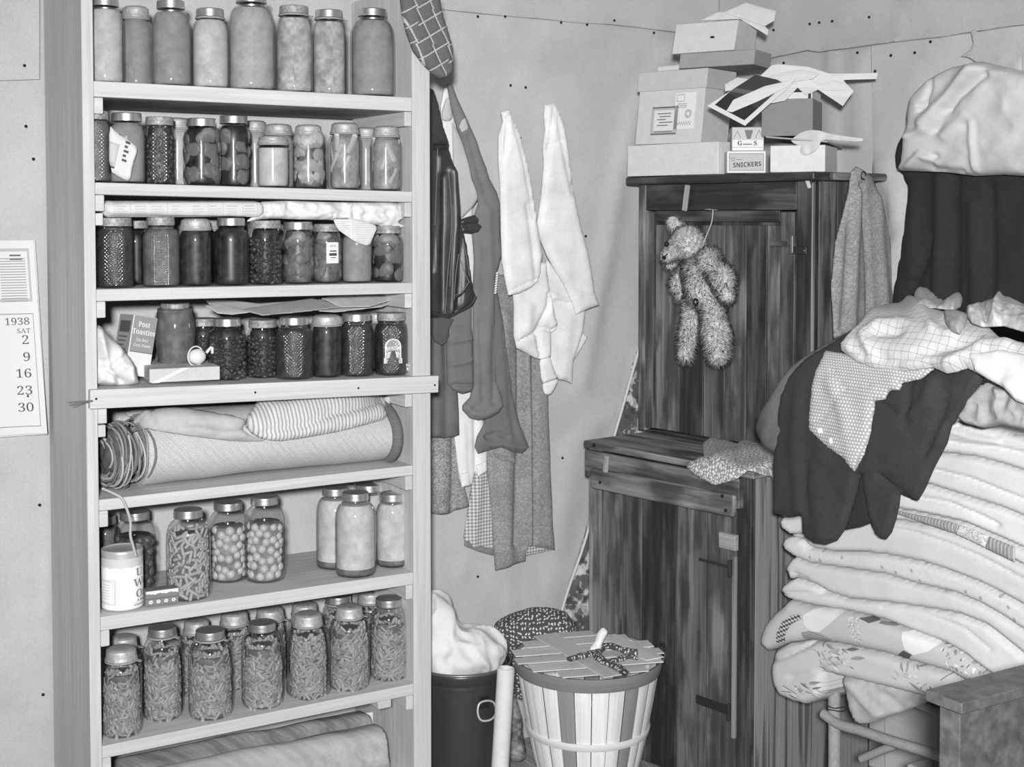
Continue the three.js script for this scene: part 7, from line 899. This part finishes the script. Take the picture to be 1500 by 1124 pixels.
  single('white_rag_knot', cloth({ outline: [[862, 956], [866, 946], [871, 940], [874, 928], [883, 918], [891, 926], [885, 936], [881, 946], [880, 956]], surf: surfPlane(k0, V(-0.45, 0.2, 0.87).normalize()), cell: 2.5, thick: 0.004, bulge: 0.008, bw: 5, noise: [0.012, 9], k: 87 }), wh, 'white rag knot standing up on the basket lid', 'rag');
  // calico bundle behind
  const c = atD(782, 925, 4.2); const bd = soft((x, y, z) => { let d = sdEll(x, y, z, 0.12, 0.06, 0.07); d = smin(d, sdEll(x - 0.06, y - 0.005, z, 0.075, 0.045, 0.06), 0.04); d = smin(d, sdEll(x + 0.04, y + 0.09, z, 0.055, 0.12, 0.05), 0.05); return d + 0.03 * (fb3(x * 12, y * 12, z * 12, 3, 8) - 0.5); }, [-0.22, -0.26, -0.15], [0.24, 0.14, 0.15], 0.008, (p) => [p[0], p[1] + p[2] * 0.6]);
  const bdl = single('calico_bundle', boxUV(bd), calico, 'dark calico bundle heaped behind can and basket', 'cloth bundle'); bdl.position.copy(c); bdl.position.z = Math.max(c.z, -3.64);
  bdl.rotation.y = -0.55;
  const fl2 = single('oilcloth_scrap', cloth({ outline: [[744, 1000], [758, 1030], [764, 1070], [770, 1116], [744, 1116], [740, 1060]], surf: surfZ(-3.6), cell: 4, thick: 0.004, bulge: 0.02, noise: [0.06, 22], k: 83 }), mat(0, { map: tex(256, (u, v) => 120 + 150 * (fb2(u * 10, v * 10, 10, 10, 4, 781) - 0.5), 0.15), r: 0.6, two: true }), 'crumpled patterned oilcloth on the floor behind basket and can', 'oilcloth');
}
// ---------- calendar on the back wall ----------
{
  const z = ZB + 0.03, q = (x, y) => atZ(x, y, z); const g = thing('wall_calendar', 'paper wall calendar with large dates hanging beside the shelf unit', 'calendar', [0, 0, 0]);
  const a = q(46, 352), b = q(62, 635), X1 = q(56, 500).x, yT = a.y, yB = b.y, Wd = 0.34, X0 = X1 - Wd, hh = yT - yB; const kx = 1024 / Wd, ky = 1024 / hh;
  const t = canvasTex(1024, 1024, (c) => { c.fillStyle = G(214); c.fillRect(0, 0, 1024, 1024); const u = (x) => (atZ(x, 500, z).x - X0) * kx, v = (y) => (yT - atZ(45, y, z).y) * ky; c.strokeStyle = G(178); c.lineWidth = 16; c.strokeRect(-200, v(366), u(47) + 200, v(440) - v(366)); c.fillStyle = G(150); for (let i = 0; i < 17; i++) c.fillRect(u(5), v(378) + i * 14, u(42) - u(5), 5); c.fillStyle = G(90); c.fillRect(u(20), v(373), u(36) - u(20), 8); c.fillRect(u(20), v(379), u(38) - u(20), 6); c.strokeStyle = G(130); c.lineWidth = 4; c.strokeRect(-200, v(460), u(48) + 200, v(625) - v(460)); c.fillStyle = G(70); c.textAlign = 'right'; c.textBaseline = 'middle'; const k = (v(500) - v(480)) / 20; c.font = `${20 * k}px serif`; const W2 = (s, x, y, size) => { c.save(); c.font = `${size * k}px serif`; c.translate(u(x), v(y)); c.scale(kx / ky * 1.1, 1); c.fillText(s, 0, 0); c.restore(); }; W2('1938', 43, 471, 14); W2('SAT', 43, 485, 9); for (const [s, y] of [['2', 498], ['9', 523], ['16', 547], ['23', 572], ['30', 597]]) W2(s, 41, y, 18); c.fillStyle = G(50); c.fillRect(u(32), v(579), 14, 12); });
  const sheet = (x0, x1, yt, yb, zz, m, curl) => { const pg = new THREE.BoxGeometry(x1 - x0, yt - yb, 0.0012, 24, 8, 1), P = pg.attributes.position, uv = pg.attributes.uv; for (let i = 0; i < P.count; i++) { const u = P.getX(i) / (x1 - x0) + 0.5, v = P.getY(i) / (yt - yb) + 0.5; uv.setXY(i, u, v); P.setZ(i, P.getZ(i) + curl * Math.pow(u, 5) * (1.2 - v)); P.setX(i, P.getX(i) + 0.022 * (1 - v) - 0.01); } pg.translate((x0 + x1) / 2, (yt + yb) / 2, zz); pg.computeVertexNormals(); return pg; };
  part('backing_sheet', sheet(X0 - 0.004, X1 + 0.006, yT + 0.0, yB - 0.002, z - 0.004, null, 0.012), plain(206, 791), g); part('calendar_page', sheet(X0, X1, yT, yB + 0.004, z, null, 0.03), mat(0, { map: t, r: 0.85 }), g, 'printed page with a column of dates');
}
// hairpin-like wire prongs by the fourth shelf
{ const g = thing('wire_prongs', 'pair of thin wire prongs jutting sideways from the shelf face board', 'wire', [0, 0, 0]); for (const [a, b] of [[[100, 590], [136, 587]], [[101, 594], [136, 588]]]) part('prong', tube([atZ(...a, ZS + 0.018), atZ((a[0] + b[0]) / 2, (a[1] + b[1]) / 2, ZS + 0.02), atZ(...b, ZS + 0.0225)], 0.0016, 8, 6), mat(110, { m: 0.4, r: 0.5 }), g); }

renderer.render(scene, camera);
